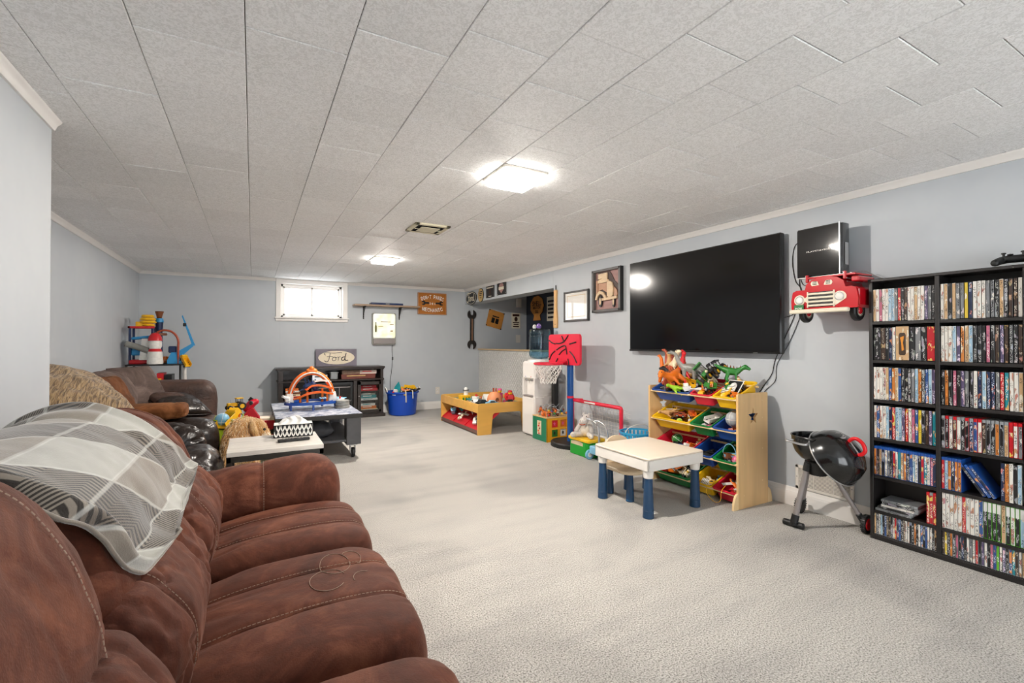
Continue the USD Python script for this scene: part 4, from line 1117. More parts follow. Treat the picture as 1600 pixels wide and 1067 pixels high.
CONT = [
    # row, bin, kind, colour, u, v, h, rotation, scale, words
    (0, 0, 'long-necked dinosaur', 'orange', -.13, .12, .085, (0, -14, 75), 1.3, 'leaning up out of the wide blue bin'),
    (0, 0, 'dinosaur', 'tan', -.12, .17, .15, (10, -30, 100), 1.25, 'perched high in the wide blue bin'), (0, 0, 'dinosaur', 'black', .0, .13, .11, (40, 0, 150), 1.2, 'dark among the heap in the wide blue bin'), (0, 0, 'robot', 'rust', -.07, .10, .07, (70, 0, 60), 1.1, 'lying in the heap of the wide blue bin'),
    (0, 0, 'dinosaur', 'rust', -.10, .10, .085, (20, -30, 60), 1.7, 'in the heap of the wide blue bin'),
    (0, 0, 'dinosaur', 'cream', -.06, .17, .135, (0, -20, 250), 1.5, 'high on the heap in the wide blue bin'),
    (0, 0, 'dinosaur', 'orange', .06, .11, .095, (30, 25, 200), 1.7, 'sprawled across the wide blue bin'),
    (0, 0, 'dinosaur', 'brown', -.03, .06, .06, (0, 40, 330), 1.4, 'hanging its tail over the wide blue bin'),
    (0, 0, 'dinosaur', 'lime green', .12, .04, .065, (60, 0, 200), 1.0, 'at the front of the wide blue bin'),
    (0, 0, 'long-necked dinosaur', 'grey', .09, .19, .11, (0, 0, 120), 1.4, 'at the back of the wide blue bin'),
    (0, 0, 'dinosaur', 'red', -.02, .19, .17, (0, -55, 80), 1.2, 'rearing above the wide blue bin'),
    (0, 0, 'ball', 'tan', .06, .20, .12, (10, 0, 0), .9, 'behind the dinosaurs in the wide blue bin'),
    (0, 0, 'long-necked dinosaur', 'rust', -.13, .18, .12, (0, -25, 100), 1.2, 'in the far corner of the wide blue bin'),
    (0, 1, 'tractor', 'green', .0, .19, .12, (-50, 10, 30), 1.35, 'tipped on its side above the red top bin'),
    (0, 1, 'tractor', 'black', .05, .20, .15, (30, 0, 190), 1.1, 'on top of the heap over the red top bin'),
    (0, 1, 'tipper truck', 'green', -.02, .10, .08, (0, -10, 70), .9, 'lying in the red top bin'),
    (0, 1, 'car', 'yellow', -.02, .05, .045, (0, 10, 20), .9, 'at the front of the red top bin'),
    (0, 1, 'dinosaur', 'green', .10, .20, .125, (0, 20, 300), 1.2, 'between the red and yellow top bins'),
    (0, 1, 'figure', 'tan', .045, .05, .05, (60, 0, 40), 1.0, 'lying in the red top bin'),
    (0, 2, 'ball', 'yellow', -.04, .05, .03, (0, 0, 0), .6, 'in the yellow top bin'), (0, 2, 'car', 'orange', .03, .07, .05, (0, 0, 60), .9, 'in the yellow top bin'), (0, 2, 'egg figure', 'white', .0, .12, .09, (0, 40, 0), 1.0, 'in the yellow top bin'),
    (1, 0, 'dinosaur', 'brown', -.10, .10, .02, (70, 0, 30), 1.3, 'on its side in the wide yellow bin'), (1, 0, 'dinosaur', 'tan', -.04, .15, .03, (80, 0, 200), 1.3, 'in the wide yellow bin'), (1, 0, 'car', 'rust', .02, .12, .03, (0, 0, 100), 1.0, 'in the wide yellow bin'),
    (1, 0, 'ball', 'lime green', .05, .05, .005, (0, 0, 0), .62, 'at the front of the wide yellow bin'), (1, 0, 'aeroplane', 'yellow', -.09, .17, .04, (0, 0, 60), .8, 'in the wide yellow bin'), (1, 0, 'tipper truck', 'orange', .10, .15, .02, (0, 0, 50), .8, 'in the wide yellow bin'),
    (1, 0, 'figure', 'green', .12, .2, .03, (70, 0, 20), 1.0, 'in the wide yellow bin'), (1, 0, 'track piece', 'black', -.03, .08, .02, (30, 0, 30), .9, 'in the wide yellow bin'),
    (1, 1, 'studded brick', 'white', -.03, .08, .01, (10, 0, 20), .9, 'in the green second-row bin'), (1, 1, 'studded brick', 'pink', .02, .07, .012, (0, 15, 70), .9, 'in the green second-row bin'), (1, 1, 'figure', 'black', -.01, .13, .02, (80, 0, 60), 1.0, 'in the green second-row bin'), (1, 1, 'studded brick', 'black', .04, .14, .01, (0, 0, 120), .9, 'in the green second-row bin'), (1, 1, 'car', 'white', -.04, .16, .01, (0, 0, 40), .8, 'in the green second-row bin'),
    (1, 2, 'ball', 'silver', .0, .12, .02, (0, 0, 0), 1.5, 'in the blue second-row bin'),
    (2, 0, 'ball', 'green', -.08, .14, .01, (20, 30, 0), 1.15, 'in the wide red bin'), (2, 0, 'robot', 'black', .10, .10, .01, (70, 0, 40), .8, 'lying in the wide red bin'), (2, 0, 'figure', 'white', .13, .16, .01, (80, 0, 10), 1.1, 'in the wide red bin'), (2, 0, 'car', 'blue', .02, .10, .0, (0, 0, 30), 1, 'in the wide red bin'),
    (2, 1, 'car', 'tan', -.05, .07, .0, (0, 0, 10), .8, 'in the blue third-row bin'), (2, 1, 'figure', 'brown', .03, .10, .01, (60, 0, 30), 1, 'in the blue third-row bin'), (2, 1, 'figure', 'purple', .045, .14, .01, (80, 0, 80), 1, 'in the blue third-row bin'), (2, 1, 'studded brick', 'cream', .0, .06, .0, (0, 0, 70), .9, 'in the blue third-row bin'),
    (2, 2, 'ball', 'pink', .05, .07, .0, (0, 0, 0), .9, 'in the green third-row bin'), (2, 2, 'ball', 'yellow', .0, .1, .0, (0, 0, 0), .7, 'in the green third-row bin'), (2, 2, 'ball', 'blue', .06, .13, .0, (0, 0, 0), .7, 'in the green third-row bin'),
    (3, 0, 'aeroplane', 'pale blue', -.09, .12, .02, (40, 0, 30), 1, 'in the wide green bin'), (3, 0, 'car', 'red', -.13, .08, .0, (0, 0, 20), 1, 'in the wide green bin'), (3, 0, 'robot', 'blue', .02, .12, .01, (70, 0, 50), .9, 'in the wide green bin'), (3, 0, 'robot', 'white', .08, .10, .01, (60, 0, 100), .8, 'in the wide green bin'), (3, 0, 'track piece', 'orange', -.05, .18, .02, (30, 0, 10), 1, 'in the wide green bin'),
    (3, 2, 'aeroplane', 'orange', .0, .11, .03, (0, -20, 60), 1.0, 'in the red bottom-row bin'), (3, 2, 'figure', 'red', -.04, .08, .0, (80, 0, 20), 1, 'in the red bottom-row bin'), (3, 2, 'ball', 'orange', .05, .08, .0, (0, 0, 0), .7, 'in the red bottom-row bin'),
]
for r, k, kind, c, u, v, h, rot, sc, wh in CONT:
    toy(kind, c, inbin(r, k, u, v, h + (0.03 if r else 0.01)), rot, sc * (1.0 if r else 1.22), wh, group=f'toys in the {RW[r]} row bins')
rnd = random.Random(23)
for r in range(4):
    for k in range(3):
        had = {(q[2], q[3]) for q in CONT if q[0] == r and q[1] == k}
        bn = f'{"wide " if k == 0 else ""}{BINS[r][k]} {RW[r]}-row bin'
        for n in range((5 if k == 0 else 3) + (5 if r == 0 and k == 0 else 2 if r == 0 else 0)):
            while True:
                kc = (rnd.choice(['car', 'figure', 'studded brick', 'track piece', 'dinosaur', 'tipper truck', 'boat']), rnd.choice(['black', 'brown', 'orange', 'tan', 'white', 'grey', 'rust', 'yellow', 'green', 'cream']))
                if kc not in had:
                    break
            had.add(kc)
            hw = 0.14 if k == 0 else 0.055
            toy(*kc, inbin(r, k, rnd.uniform(-hw, hw), rnd.uniform(.07, .2), rnd.uniform(.005, .03) + (.055 if r == 0 else 0)), (rnd.uniform(-70, 70), rnd.uniform(-25, 25), rnd.uniform(0, 360)), rnd.uniform(.85, 1.1) * (1.3 if r == 0 else 1.05), f'jumbled low among the toys in the {bn}', group=f'toys in the {RW[r]} row bins')
# a black photo card with a pale rim, box of cards, skipping rope, bucket
M('card_white', '#e9e6de', 0.5)
M('card_black', '#131416', 0.35)
p = inbin(0, 2, .0, .14, .115)
t = Thing('picture_card', 'black picture card with a pale rim leaning in the yellow top bin', 'picture card', p)
q = lambda m: tf(tf(m, (0, 0, 0), (-58, 0, 0)), (0, 0, 0), (22, 0, -100))
t.add('card', q(bb(-.07, .07, -.002, .002, -.055, .055, .001)), 'card_white')
t.add('picture', q(bb(-.063, .063, -.003, -.001, -.048, .048, .0005)), 'card_black')
t.add('planet', q(tf(ext(oval(.035, .045), .002), (.0, -.004, -.01))), 'card_white')
p = inbin(3, 1, -.02, .09, .02)
t = Thing('card_box', 'white spotted card box lying in the yellow bottom-row bin', 'box', p, rz=-70)
t.add('box_body', tf(bb(-.045, .045, -.05, .05, 0, .03, .002), rot=(18, 0, 0)), 'card_white')
t.add('printed_dots', J([tf(cy((x, y, .0295), (x, y, .0308), .003, n=8), rot=(18, 0, 0)) for x in np.arange(-.036, .04, .012) for y in np.arange(-.04, .045, .0115)]), 'card_black', kind='stuff')
p = inbin(3, 1, .045, .18, .03)
t = Thing('card_box', 'pale blue folded leaflet behind the spotted box in the yellow bottom bin', 'box', p, rz=-60)
t.add('box_body', tf(bb(-.03, .03, -.04, .04, 0, .02, .002), rot=(18, 0, 0)), tm('pale blue'))
p = inbin(2, 2, -.01, .1, .06)
t = Thing('bucket_handle_toy', 'pale blue hoop handle of a toy bucket standing out of the green third-row bin', 'toy bucket', p)
a = np.linspace(0.15, np.pi - .15, 18)
t.add('hoop', tube(np.c_[0 * a - 0.02, .055 * np.cos(a), .02 + .085 * np.sin(a)], .0035, 6), tm('pale blue'))
t.add('bucket', tf(lathe([(.035, -.05), (.05, .03), (.053, .03), (.037, -.052), (0, -.052)], 22)), tm('pale blue'), smooth=40)
t = Thing('cord_loop', 'thin yellow cord hanging out of the red bottom-row bin', 'cord', (OX - 0.01, OY - .66, 0.1))
t.add('cord', tube(crv([(.05, -.05, .03), (-.01, -.06, .0), (-.02, -.06, -.06), (-.012, -.02, -.09), (.0, .03, -.085), (-.015, .06, -.04), (0, .06, .01), (.06, .05, .03)], 6), .002, 5), tm('yellow'))

# ------------------------------------------------------------------ children's table and chair
M('white_plastic', '#e4e0da', 0.35, var=0.02)
M('table_top', '#e2d5c3', 0.4, var=0.04, scale=3)
M('navy_plastic', '#123a5c', 0.35)
M('seat_tan', '#dcc6a6', 0.45, var=0.06, scale=4)
M('apron_groove', '#8f8f94', 0.5)
tx0, tx1, ty0, ty1 = 2.25, 2.795, 2.23, 2.785
t = Thing('kids_table', 'small white plastic kids table with tapered navy legs', 'kids table', (2.52, 2.51, 0), world=True)


def rbox(x0, x1, y0, y1, z0, z1, r, b=0.004):
    o = np.array(rrect(x1 - x0, y1 - y0, r, 6)) + [(x0 + x1) / 2, (y0 + y1) / 2]
    i = np.array(rrect(x1 - x0 - 2 * b, y1 - y0 - 2 * b, max(r - b, .002), 6)) + [(x0 + x1) / 2, (y0 + y1) / 2]
    k = len(o)
    return hp(np.vstack([np.c_[i, np.full(k, z0)], np.c_[o, np.full(k, z0 + b)], np.c_[o, np.full(k, z1 - b)], np.c_[i, np.full(k, z1)]]))


t.add('tabletop', rbox(tx0, tx1, ty0, ty1, .386, .40, .03), 'table_top')
t.add('apron', J(rbox(tx0 + .006, tx1 - .006, ty0 + .006, ty0 + .02, .312, .387, .006), rbox(tx0 + .006, tx1 - .006, ty1 - .02, ty1 - .006, .312, .387, .006), rbox(tx0 + .006, tx0 + .02, ty0 + .006, ty1 - .006, .312, .387, .006), rbox(tx1 - .02, tx1 - .006, ty0 + .006, ty1 - .006, .312, .387, .006), bb(tx0 + .02, tx1 - .02, ty0 + .02, ty1 - .02, .36, .385)), 'white_plastic')
for x in (2.297, 2.748):
    for y in (2.277, 2.738):
        t.add('leg_socket', J(cy((x, y, .262), (x, y, .386), .032, .043, 24, .003)), 'white_plastic')
        lg = t.add('leg', cy((x, y, .0), (x, y, .265), .037, .027, 24, .003), 'navy_plastic')
        t.add('foot_ring', lathe([(.0363, .05), (.0375, .0515), (.0363, .053)], 24, (x, y, 0)), 'navy_plastic', under=lg)
t = Thing('kids_chair', 'small tan-seated kids chair with navy legs tucked behind the white table', 'kids chair', (2.5, 2.7, 0), world=True)
t.add('seat', rbox(2.36, 2.65, 2.52, 2.86, .197, .226, .09, .008), 'seat_tan')
bkp = Polygon([(-.115, 0), (.115, 0), (.12, .08)] + [(.12 * math.cos(math.radians(a)), .1 + .085 * math.sin(math.radians(a))) for a in range(0, 181, 15)] + [(-.12, .08)])
t.add('backrest', tf(ext(bkp.buffer(.006), .022), (2.55, 2.84, .232), (-8, 0, 0)), 'seat_tan')
for x in (2.42, 2.60):
    for y in (2.58, 2.80):
        t.add('leg', cy((x, y, 0), (x, y, .199), .031, .022, 20, .003), 'navy_plastic')

# ------------------------------------------------------------------ toy kettle grill
M('grill_black', '#0d0e0f', 0.18, coat=0.5)
M('grill_matt', '#151617', 0.5)
M('grill_grey', '#8f8886', 0.4, metal=0.3)
M('silver_trim', '#c9c9c9', 0.25, metal=0.8)
M('grill_red', '#d5121c', 0.3)
t = Thing('toy_grill', 'black toy kettle grill with its red-handled lid hung open beside the bookcase', 'toy grill', (3.1, 1.65, 0), world=True)
c = (3.09, 1.635, 0)
bowl = [(0.0, .415), (.05, .418), (.09, .437), (.12, .475), (.137, .525), (.14, .573), (.143, .577), (.14, .579), (.134, .575), (.13, .528), (.113, .48), (.085, .446), (.04, .428), (0, .426)]
b = t.add('bowl', lathe(bowl, 40, c), 'grill_black', smooth=60)
t.add('rim', tube(np.array([[c[0] + .142 * math.cos(a), c[1] + .142 * math.sin(a), .577] for a in np.linspace(0, 2 * np.pi, 48, endpoint=False)]), .003, 6, True), 'grill_black', under=b)
hx, hy = -.80, .38
t.add('side_handle', tube(crv([(c[0] - .125, c[1] + .075, .55), (c[0] - .165, c[1] + .095, .55), (c[0] - .185, c[1] + .02, .545), (c[0] - .185, c[1] - .03, .545), (c[0] - .14, c[1] - .03, .55)], 6), .007, 8), 'silver_trim')
t.add('ash_box', cy((c[0], c[1] - .005, .335), (c[0], c[1] - .005, .418), .05, .06, 24, .004), 'grill_matt')
hub = np.array([3.08, 1.65, .395])
for nm, p0, p1, r in (('leg', (3.04, 1.66, .41), (2.965, 1.708, .035), .0165), ('leg', (3.10, 1.69, .41), (3.27, 1.83, .07), .0165), ('leg', (3.12, 1.60, .41), (3.262, 1.462, .07), .0135)):
    lg = t.add(nm, cy(p0, p1, r, n=16), 'grill_grey', smooth=40)
    d = (np.array(p0) - p1) / np.linalg.norm(np.array(p0) - p1)
    t.add('collar', cy(np.array(p0) - d * .055, p0, r * 1.35, n=16, b=.003), 'grill_matt', under=lg)
    t.add('end_sleeve', cy(p1, np.array(p1) + d * .05, r * 1.3, n=16, b=.003), 'grill_matt', under=lg)
t.add('foot_bar', J(cy((2.975, 1.78, .02), (2.985, 1.66, .02), .0195, n=18, b=.004), cy((2.965, 1.708, .02), (2.965, 1.708, .05), .019, n=14)), 'grill_matt')
for k, (y, s) in enumerate(((1.84, 1), (1.447, -1))):
    tr = []
    for a in np.linspace(0, 2 * np.pi, 22, endpoint=False):
        tr.append(tf(bx(.007, .024, .008, (.0535, 0, 0), .001), (3.27, y, .056), (0, math.degrees(a), 0)))
    w = t.add('wheel', J([cy((3.27, y - .0115, .056), (3.27, y + .0115, .056), .052, n=28, b=.004)] + tr), 'grill_matt', smooth=30)
    t.add('hub_cap', cy((3.27, y, .056), (3.27, y + s * .0165, .056), .036, n=24, b=.005), 'grill_red', under=w, smooth=30)
ax = np.array([-.02, -.81, .58])
u, v, ax = frame_of(ax)
L4 = np.eye(4)
wz = ax
vx = np.cross([0, 0, 1.0], wz)
vx /= np.linalg.norm(vx)
L4[:3, 0], L4[:3, 1], L4[:3, 2], L4[:3, 3] = vx, np.cross(wz, vx), wz, (3.075, 1.535, .462)
lid = [(.150, -.006), (.154, 0), (.153, .006), (.147, .012), (.142, .045), (.122, .085), (.085, .112), (.04, .125), (0, .128), (0, .120), (.038, .117), (.08, .105), (.115, .08), (.135, .043), (.143, .008), (.146, -.004)]


def onlid(m):
    m = m.copy()
    m.apply_scale(1.12)
    m.apply_transform(L4)
    return m


ld = t.add('lid', onlid(lathe(lid + [lid[0]], 48)), 'grill_black', smooth=60)
t.add('lid_rim', onlid(tube([[.154 * math.cos(a), .154 * math.sin(a), 0] for a in np.linspace(0, 2 * np.pi, 56, endpoint=False)], .004, 6, True)), 'silver_trim', under=ld)
t.add('lid_handle', onlid(J(tube(crv([(0, -.034, .115), (0, -.042, .138), (0, -.034, .164), (.0, 0, .176), (0, .034, .164), (0, .042, .138), (0, .034, .115)], 6), .0095, 10))), 'grill_red', under=ld, smooth=True)
t.add('handle_plate', onlid(cy((0, -.036, .128), (0, .036, .128), .004, n=8)), 'silver_trim', under=ld)
t.add('badge', onlid(tf(cy((0, 0, 0), (0, 0, .004), .026, n=28, b=.001), (-.012, .078, .108), (-28, -8, 0))), 'silver_trim', under=ld)
t.add('badge_holes', onlid(J([tf(cy((x, y, .002), (x, y, .005), .003, n=8), (-.012, .078, .108), (-28, -8, 0)) for x in (-.014, 0, .014) for y in (-.012, 0, .012)])), 'grill_matt', under=ld)

# return-air grille low on the right wall
M('grille_white', '#ddd8d0', 0.4)
t = Thing('wall_grille', 'white slatted return-air grille low on the right wall behind the toy grill', 'air grille', (XW - .012, 1.93, .133), rz=-90)
gw, gh = .37, .165
t.add('frame', J(bb(0, gw, 0, .012, 0, .02, .003), bb(0, gw, 0, .012, gh - .02, gh, .003), bb(0, .022, 0, .012, 0, gh, .003), bb(gw - .022, gw, 0, .012, 0, gh, .003)), 'grille_white')
t.add('backing', bb(.01, gw - .01, .009, .0115, .01, gh - .01, .0005), 'dark_void')
for z in np.arange(.026, gh - .02, .0085):
    t.add('slat', tf(bb(.02, gw - .02, -.004, .004, -.0008, .0008, .0003), (0, .0055, z), (35, 0, 0)), 'grille_white')
for x in (gw / 3, 2 * gw / 3):
    t.add('mullion', bb(x - .003, x + .003, .0005, .009, .015, gh - .015, .001), 'grille_white')
for x in (.011, gw - .011):
    t.add('screw', cy((x, -.001, gh / 2), (x, .002, gh / 2), .004, n=10), 'silver_trim')
# ------------------------------------------------------------------ right wall: television, pictures, console on the truck shelf
M('screen_black', '#040405', 0.12, spec=0.5)
M('bezel_black', '#0a0a0b', 0.3)
t = Thing('television', 'large black flat television mounted on the right wall', 'television', (3.30, 3.522, 1.078), rz=-90)
tw, th_ = 1.535, .873
t.add('housing', bb(0, tw, .004, .05, 0, th_, .006), 'bezel_black')
t.add('screen', bb(.008, tw - .008, .001, .006, .018, th_ - .008, .001), 'screen_black')
t.add('lower_bezel', bb(0, tw, -.002, .01, 0, .016, .002), 'bezel_black')
t.add('status_light', bb(tw - .21, tw - .175, -.004, 0, .003, .008, .001), 'silver_trim')
t.add('wall_bracket', bb(tw / 2 - .25, tw / 2 + .25, .05, .08, .25, .65, .004), 'grill_matt')

M('frame_grey', '#5b5856', 0.45, var=0.2, scale=8)
M('frame_black', '#151414', 0.4)
M('paper_white', '#eeebe4', 0.7)
M('paper_cream', '#dcc7a6', 0.7)


def picture_frame(name, label, y0, z0, w, h, fw=.022, back='paper_white', d=.03):
    t = Thing(name, label, 'picture', (XW - d, y0, z0), rz=-90)
    t.add('frame', J(bb(0, w, 0, d - .001, 0, fw, .003), bb(0, w, 0, d - .001, h - fw, h, .003), bb(0, fw, 0, d - .001, 0, h, .003), bb(w - fw, w, 0, d - .001, 0, h, .003)), 'frame_grey')
    t.add('frame_side', J(bb(w, w + .006, .002, d - .001, -.002, h + .002, .002), bb(-.006, 0, .002, d - .001, -.002, h + .002, .002)), 'frame_black')
    t.add('backing', bb(.01, w - .01, d - .012, d - .002, .01, h - .01, .001), back)
    return t


t = picture_frame('framed_print', 'small dark-framed pale print under reflecting glass beside the nook opening', 4.735, 1.415, .475, .365, d=.022)
t.add('mount', J(bb(.06, .415, .0095, .0115, .05, .06, .0005), bb(.06, .415, .0095, .0115, .305, .315, .0005), bb(.06, .07, .0095, .0115, .05, .315, .0005), bb(.405, .415, .0095, .0115, .05, .315, .0005)), 'paper_cream')
t.add('glass', bb(.02, .455, .004, .006, .02, .345, .0005), 'window_glass')
# carved truck in a box frame
M('wood_pale', '#dcc09a', 0.5, var=0.12, scale=5, stretch=(1, 1, 5))
M('wood_pink', '#a9827c', 0.55, var=0.15, scale=4, stretch=(1, 1, 6))
M('wood_mid', '#b98a6a', 0.5, var=0.12, scale=5, stretch=(1, 1, 5))
M('wood_dark', '#3a2015', 0.5)
fw2, fh2 = .455, .465
t = picture_frame('framed_truck_relief', 'box-framed wooden relief of an old truck beside the television', 4.153, 1.497, fw2, fh2, .026, 'wood_pink', .05)


def relief(pts, d0, d1, mat, nm='relief_piece'):
    t.add(nm, tf(ext(Polygon([(x * fw2, z * fh2) for x, z in pts]).buffer(-.002).buffer(.002, quad_segs=2), d1 - d0), (0, d0, 0)), mat)


relief([(.10, .50), (.16, .93), (.60, .93), (.75, .70), (.88, .60), (.90, .35), (.84, .28), (.1, .30)], .030, .037, 'wood_dark', 'relief_shadow')
relief([(.20, .78), (.20, .90), (.52, .91), (.52, .76), (.36, .79)], .016, .03, 'wood_pale')
relief([(.19, .68), (.19, .75), (.36, .79), (.56, .75), (.56, .69)], .014, .03, 'wood_pale')
relief([(.11, .42), (.11, .75), (.18, .75), (.18, .48)], .018, .03, 'wood_mid')
relief([(.20, .50), (.20, .67), (.50, .68), (.50, .45), (.34, .53)], .02, .03, 'wood_mid')
relief([(.52, .36), (.52, .69), (.58, .72), (.70, .66), (.74, .52), (.72, .36), (.62, .31)], .014, .03, 'wood_pale')
relief([(.76, .35), (.77, .56), (.86, .47), (.88, .37), (.82, .32)], .018, .03, 'wood_mid')
relief([(.09, .30), (.13, .42), (.24, .50), (.38, .47), (.48, .36), (.50, .30), (.44, .30), (.36, .40), (.26, .43), (.18, .38), (.14, .29)], .012, .03, 'wood_pale', 'mudguard')
relief([(.34, .26), (.34, .32), (.86, .34), (.86, .28)], .010, .03, 'wood_pale', 'bumper')
for cx_, cz_, rx_ in ((.27, .25, .085), (.74, .22, .06)):
    w = t.add('wheel', tf(ext([(cx_ * fw2 + rx_ * .8 * math.cos(a) * fw2 * .95, cz_ * fh2 + .13 * fh2 * math.sin(a)) for a in np.linspace(0, 2 * np.pi, 24, endpoint=False)], .014), (0, .018, 0)), 'frame_black')
    t.add('hub', tf(ext([(cx_ * fw2 + rx_ * .4 * math.cos(a) * fw2, cz_ * fh2 + .085 * fh2 * math.sin(a)) for a in np.linspace(0, 2 * np.pi, 20, endpoint=False)], .004), (0, .015, 0)), 'wood_pale', under=w)
# wooden paddle bat by the nook corner
M('bat_wood', '#dcae72', 0.4, var=0.1, scale=3, stretch=(5, 5, .6), coat=.2)
t = Thing('paddle_bat', 'long pale wooden paddle bat hanging at the corner of the nook', 'wooden bat', (XW - .022, 4.925, 1.335), rz=-90)
o = [(-.030, .02), (-.034, .09), (-.030, .16), (-.018, .26), (-.016, .36), (-.021, .445), (-.026, .475), (-.018, .49)]
t.add('blade', tf(ext(Polygon(list(o) + [(-x, z) for x, z in o[::-1]]).buffer(.006), .02), (0, 0, 0)), 'bat_wood')
t.add('hanging_pin', cy((0, .012, .48), (0, .012, .555), .0065, n=10), 'grill_matt')
t.add('knot_mark', tf(ext(oval(.016, .01, 12), .002), (0, -.0012, .055)), 'wood_dark')

# pedal-truck front used as a shelf, with the console on top
M('truck_red', '#c3101e', 0.22, coat=0.6, var=0.05, scale=8)
M('truck_cream', '#e3dac4', 0.35)
M('plate_green', '#14703c', 0.4)
t = Thing('truck_shelf', 'red toy truck front mounted on the wall as a shelf beside the bookcase', 'wall shelf', (3.135, 1.812, 1.36), rz=-90)
W = .385
prof = Polygon([(0, .012), (W, .012), (W + .002, .07), (W - .008, .128), (W - .03, .138), (.03, .138), (.008, .128), (-.002, .07)])
t.add('nose', bb(0, W, .012, .235, .012, .138, .016), 'truck_red')
t.add('front_panel', tf(ext(prof.buffer(-.006).buffer(.008), .02), (0, .0, 0)), 'truck_red')
hood = [(.07, .13), (.08, .175), (.11, .202), (.15, .213), (.215, .215), (.265, .206), (.30, .182), (.315, .13)]
t.add('bonnet', tf(ext(Polygon(hood), .215), (0, .02, 0)), 'truck_red')
t.add('top_plate', bb(.07, .36, .035, .235, .212, .224, .004), 'truck_red')
for s, x in ((-1, .078), (1, .30)):
    t.add('bracket', J(bb(x - .008, x + .008, .03, .05, .19, .24, .003)), 'truck_red')
hl = t.add('light_surround', J(tf(ext(Polygon([(.052 + .034 * math.cos(a), .075 + .034 * math.sin(a)) for a in np.linspace(.3, 2 * np.pi - .3, 30)] + [(.105, .05), (.105, .10)]), .006), (0, -.005, 0))), 'truck_cream')
t.add('light_surround', J(tf(ext(Polygon([(.292 + .036 * math.cos(a), .082 + .034 * math.sin(a)) for a in np.linspace(-.4, np.pi - .2, 20)] + [(.262, .112), (.262, .03), (.275, .035)]), .006), (0, -.005, 0))), 'truck_cream')
for x, z in ((.052, .075), (.290, .084)):
    l = t.add('headlight', tf(lathe([(0, .012), (.012, .0105), (.02, .006), (.024, 0), (0, 0)], 24), (x, -.004, z), (90, 0, 0)), 'paper_white', smooth=True)
    t.add('headlight_ring', tf(tube([[.0245 * math.cos(a), .0245 * math.sin(a), 0] for a in np.linspace(0, 2 * np.pi, 28, endpoint=False)], .0025, 6, True), (x, -.006, z), (90, 0, 0)), 'silver_trim', under=l)
t.add('grille_backing', bb(.105, .262, -.003, .004, .026, .122, .002), 'frame_black')
for k in range(4):
    t.add('grille_bar', bb(.104, .263, -.012, .0, .030 + k * .0245, .0425 + k * .0245, .003), 'truck_cream')
t.add('grille_frame', J(bb(.100, .107, -.009, .004, .022, .126, .002), bb(.255, .264, -.009, .004, .022, .126, .002)), 'truck_cream')
t.add('bumper', bb(-.004, .345, -.03, .006, -.012, .014, .006), 'truck_cream')
t.add('number_plate', bb(.022, .082, -.014, -.008, .012, .045, .002), 'plate_green')
t.add('plate_print', tf(text('P4741', .011, .001, True, .042), (.052, -.0145, .022)), 'paper_white')
for x in (.135, .215):
    v = t.add('bonnet_vent', tf(ext(Polygon([(-.022, -.010), (.016, -.012), (.022, 0), (.016, .012), (-.014, .010)] if x > .2 else [(.022, -.010), (-.016, -.012), (-.022, 0), (-.016, .012), (.014, .010)]).buffer(.003), .004), (x, .017, .178)), 'truck_cream')
    t.add('vent_slot', J([bb(x - .013, x + .013, .0155, .0175, .170 + q * .008, .174 + q * .008, .0005) for q in range(3)]), 'frame_black', under=v)
t.add('side_trim', J(bb(W - .072, W - .069, .03, .2, .192, .196, .001), bb(W - .070, W - .067, .03, .2, .172, .176, .001)), 'silver_trim')
t.add('badge_strip', bb(.345, .388, .012, .2, .168, .200, .006), 'truck_red')
for x in (.045, .345):
    w = t.add('wheel', J(tf(lathe([(.03, -.017), (.056, -.017), (.062, -.010), (.062, .010), (.056, .017), (.03, .017), (.03, -.017)], 28), (x, .085, -.006), (0, 90, 0))), 'grill_matt', smooth=40)
    t.add('wheel_rim', tf(lathe([(0, .012), (.026, .012), (.034, .018), (.036, .014), (.036, -.014), (0, -.014)], 24), (x, .085, -.006), (0, 90, 0)), 'truck_cream', under=w)
    t.add('hub_cap', cy((x + .014, .085, -.006), (x + .021, .085, -.006), .022, n=20, b=.003), 'truck_red', under=w)
M('console_gloss', '#08080a', 0.08, coat=1.0, var=0.3, scale=14)
t = Thing('game_console', 'glossy black game console standing on the red truck shelf', 'game console', (3.195, 1.812, 1.587), rz=-90)
t.add('case', bb(0, .262, .0, .098, 0, .325, .006), 'console_gloss', label='glossy black console case')
fr = [(.262, .003), (.274, .012), (.278, .049), (.274, .086), (.262, .095)]
fm = trimesh.creation.extrude_polygon(Polygon(fr), .317, engine='earcut')
fm.apply_translation((0, 0, .004))
t.add('curved_front', fm, 'console_gloss')
t.add('silver_strip', J(bb(.258, .2645, -.002, .004, 0, .326, .001)), 'silver_trim')
t.add('bottom_strip', bb(0, .33, -.003, .003, -.004, .0025, .001), 'silver_trim')
t.add('lettering', tf(text('PLAYSTATION 3', .0085, .0006, True, .165), (.145, -.0006, .168), (0, 0, 0)), 'paper_white')
t.add('disc_slot', bb(.2775, .279, .03, .07, .06, .20, .0005), 'silver_trim')
# leads
M('cable_black', '#121214', 0.5)


def wire(name, label, pts, r=.003, mat='cable_black', n=8):
    t = Thing(name, label, 'cable', pts[0], world=True)
    t.add('lead', tube(crv(pts, n), r, 6), mat)
    return t


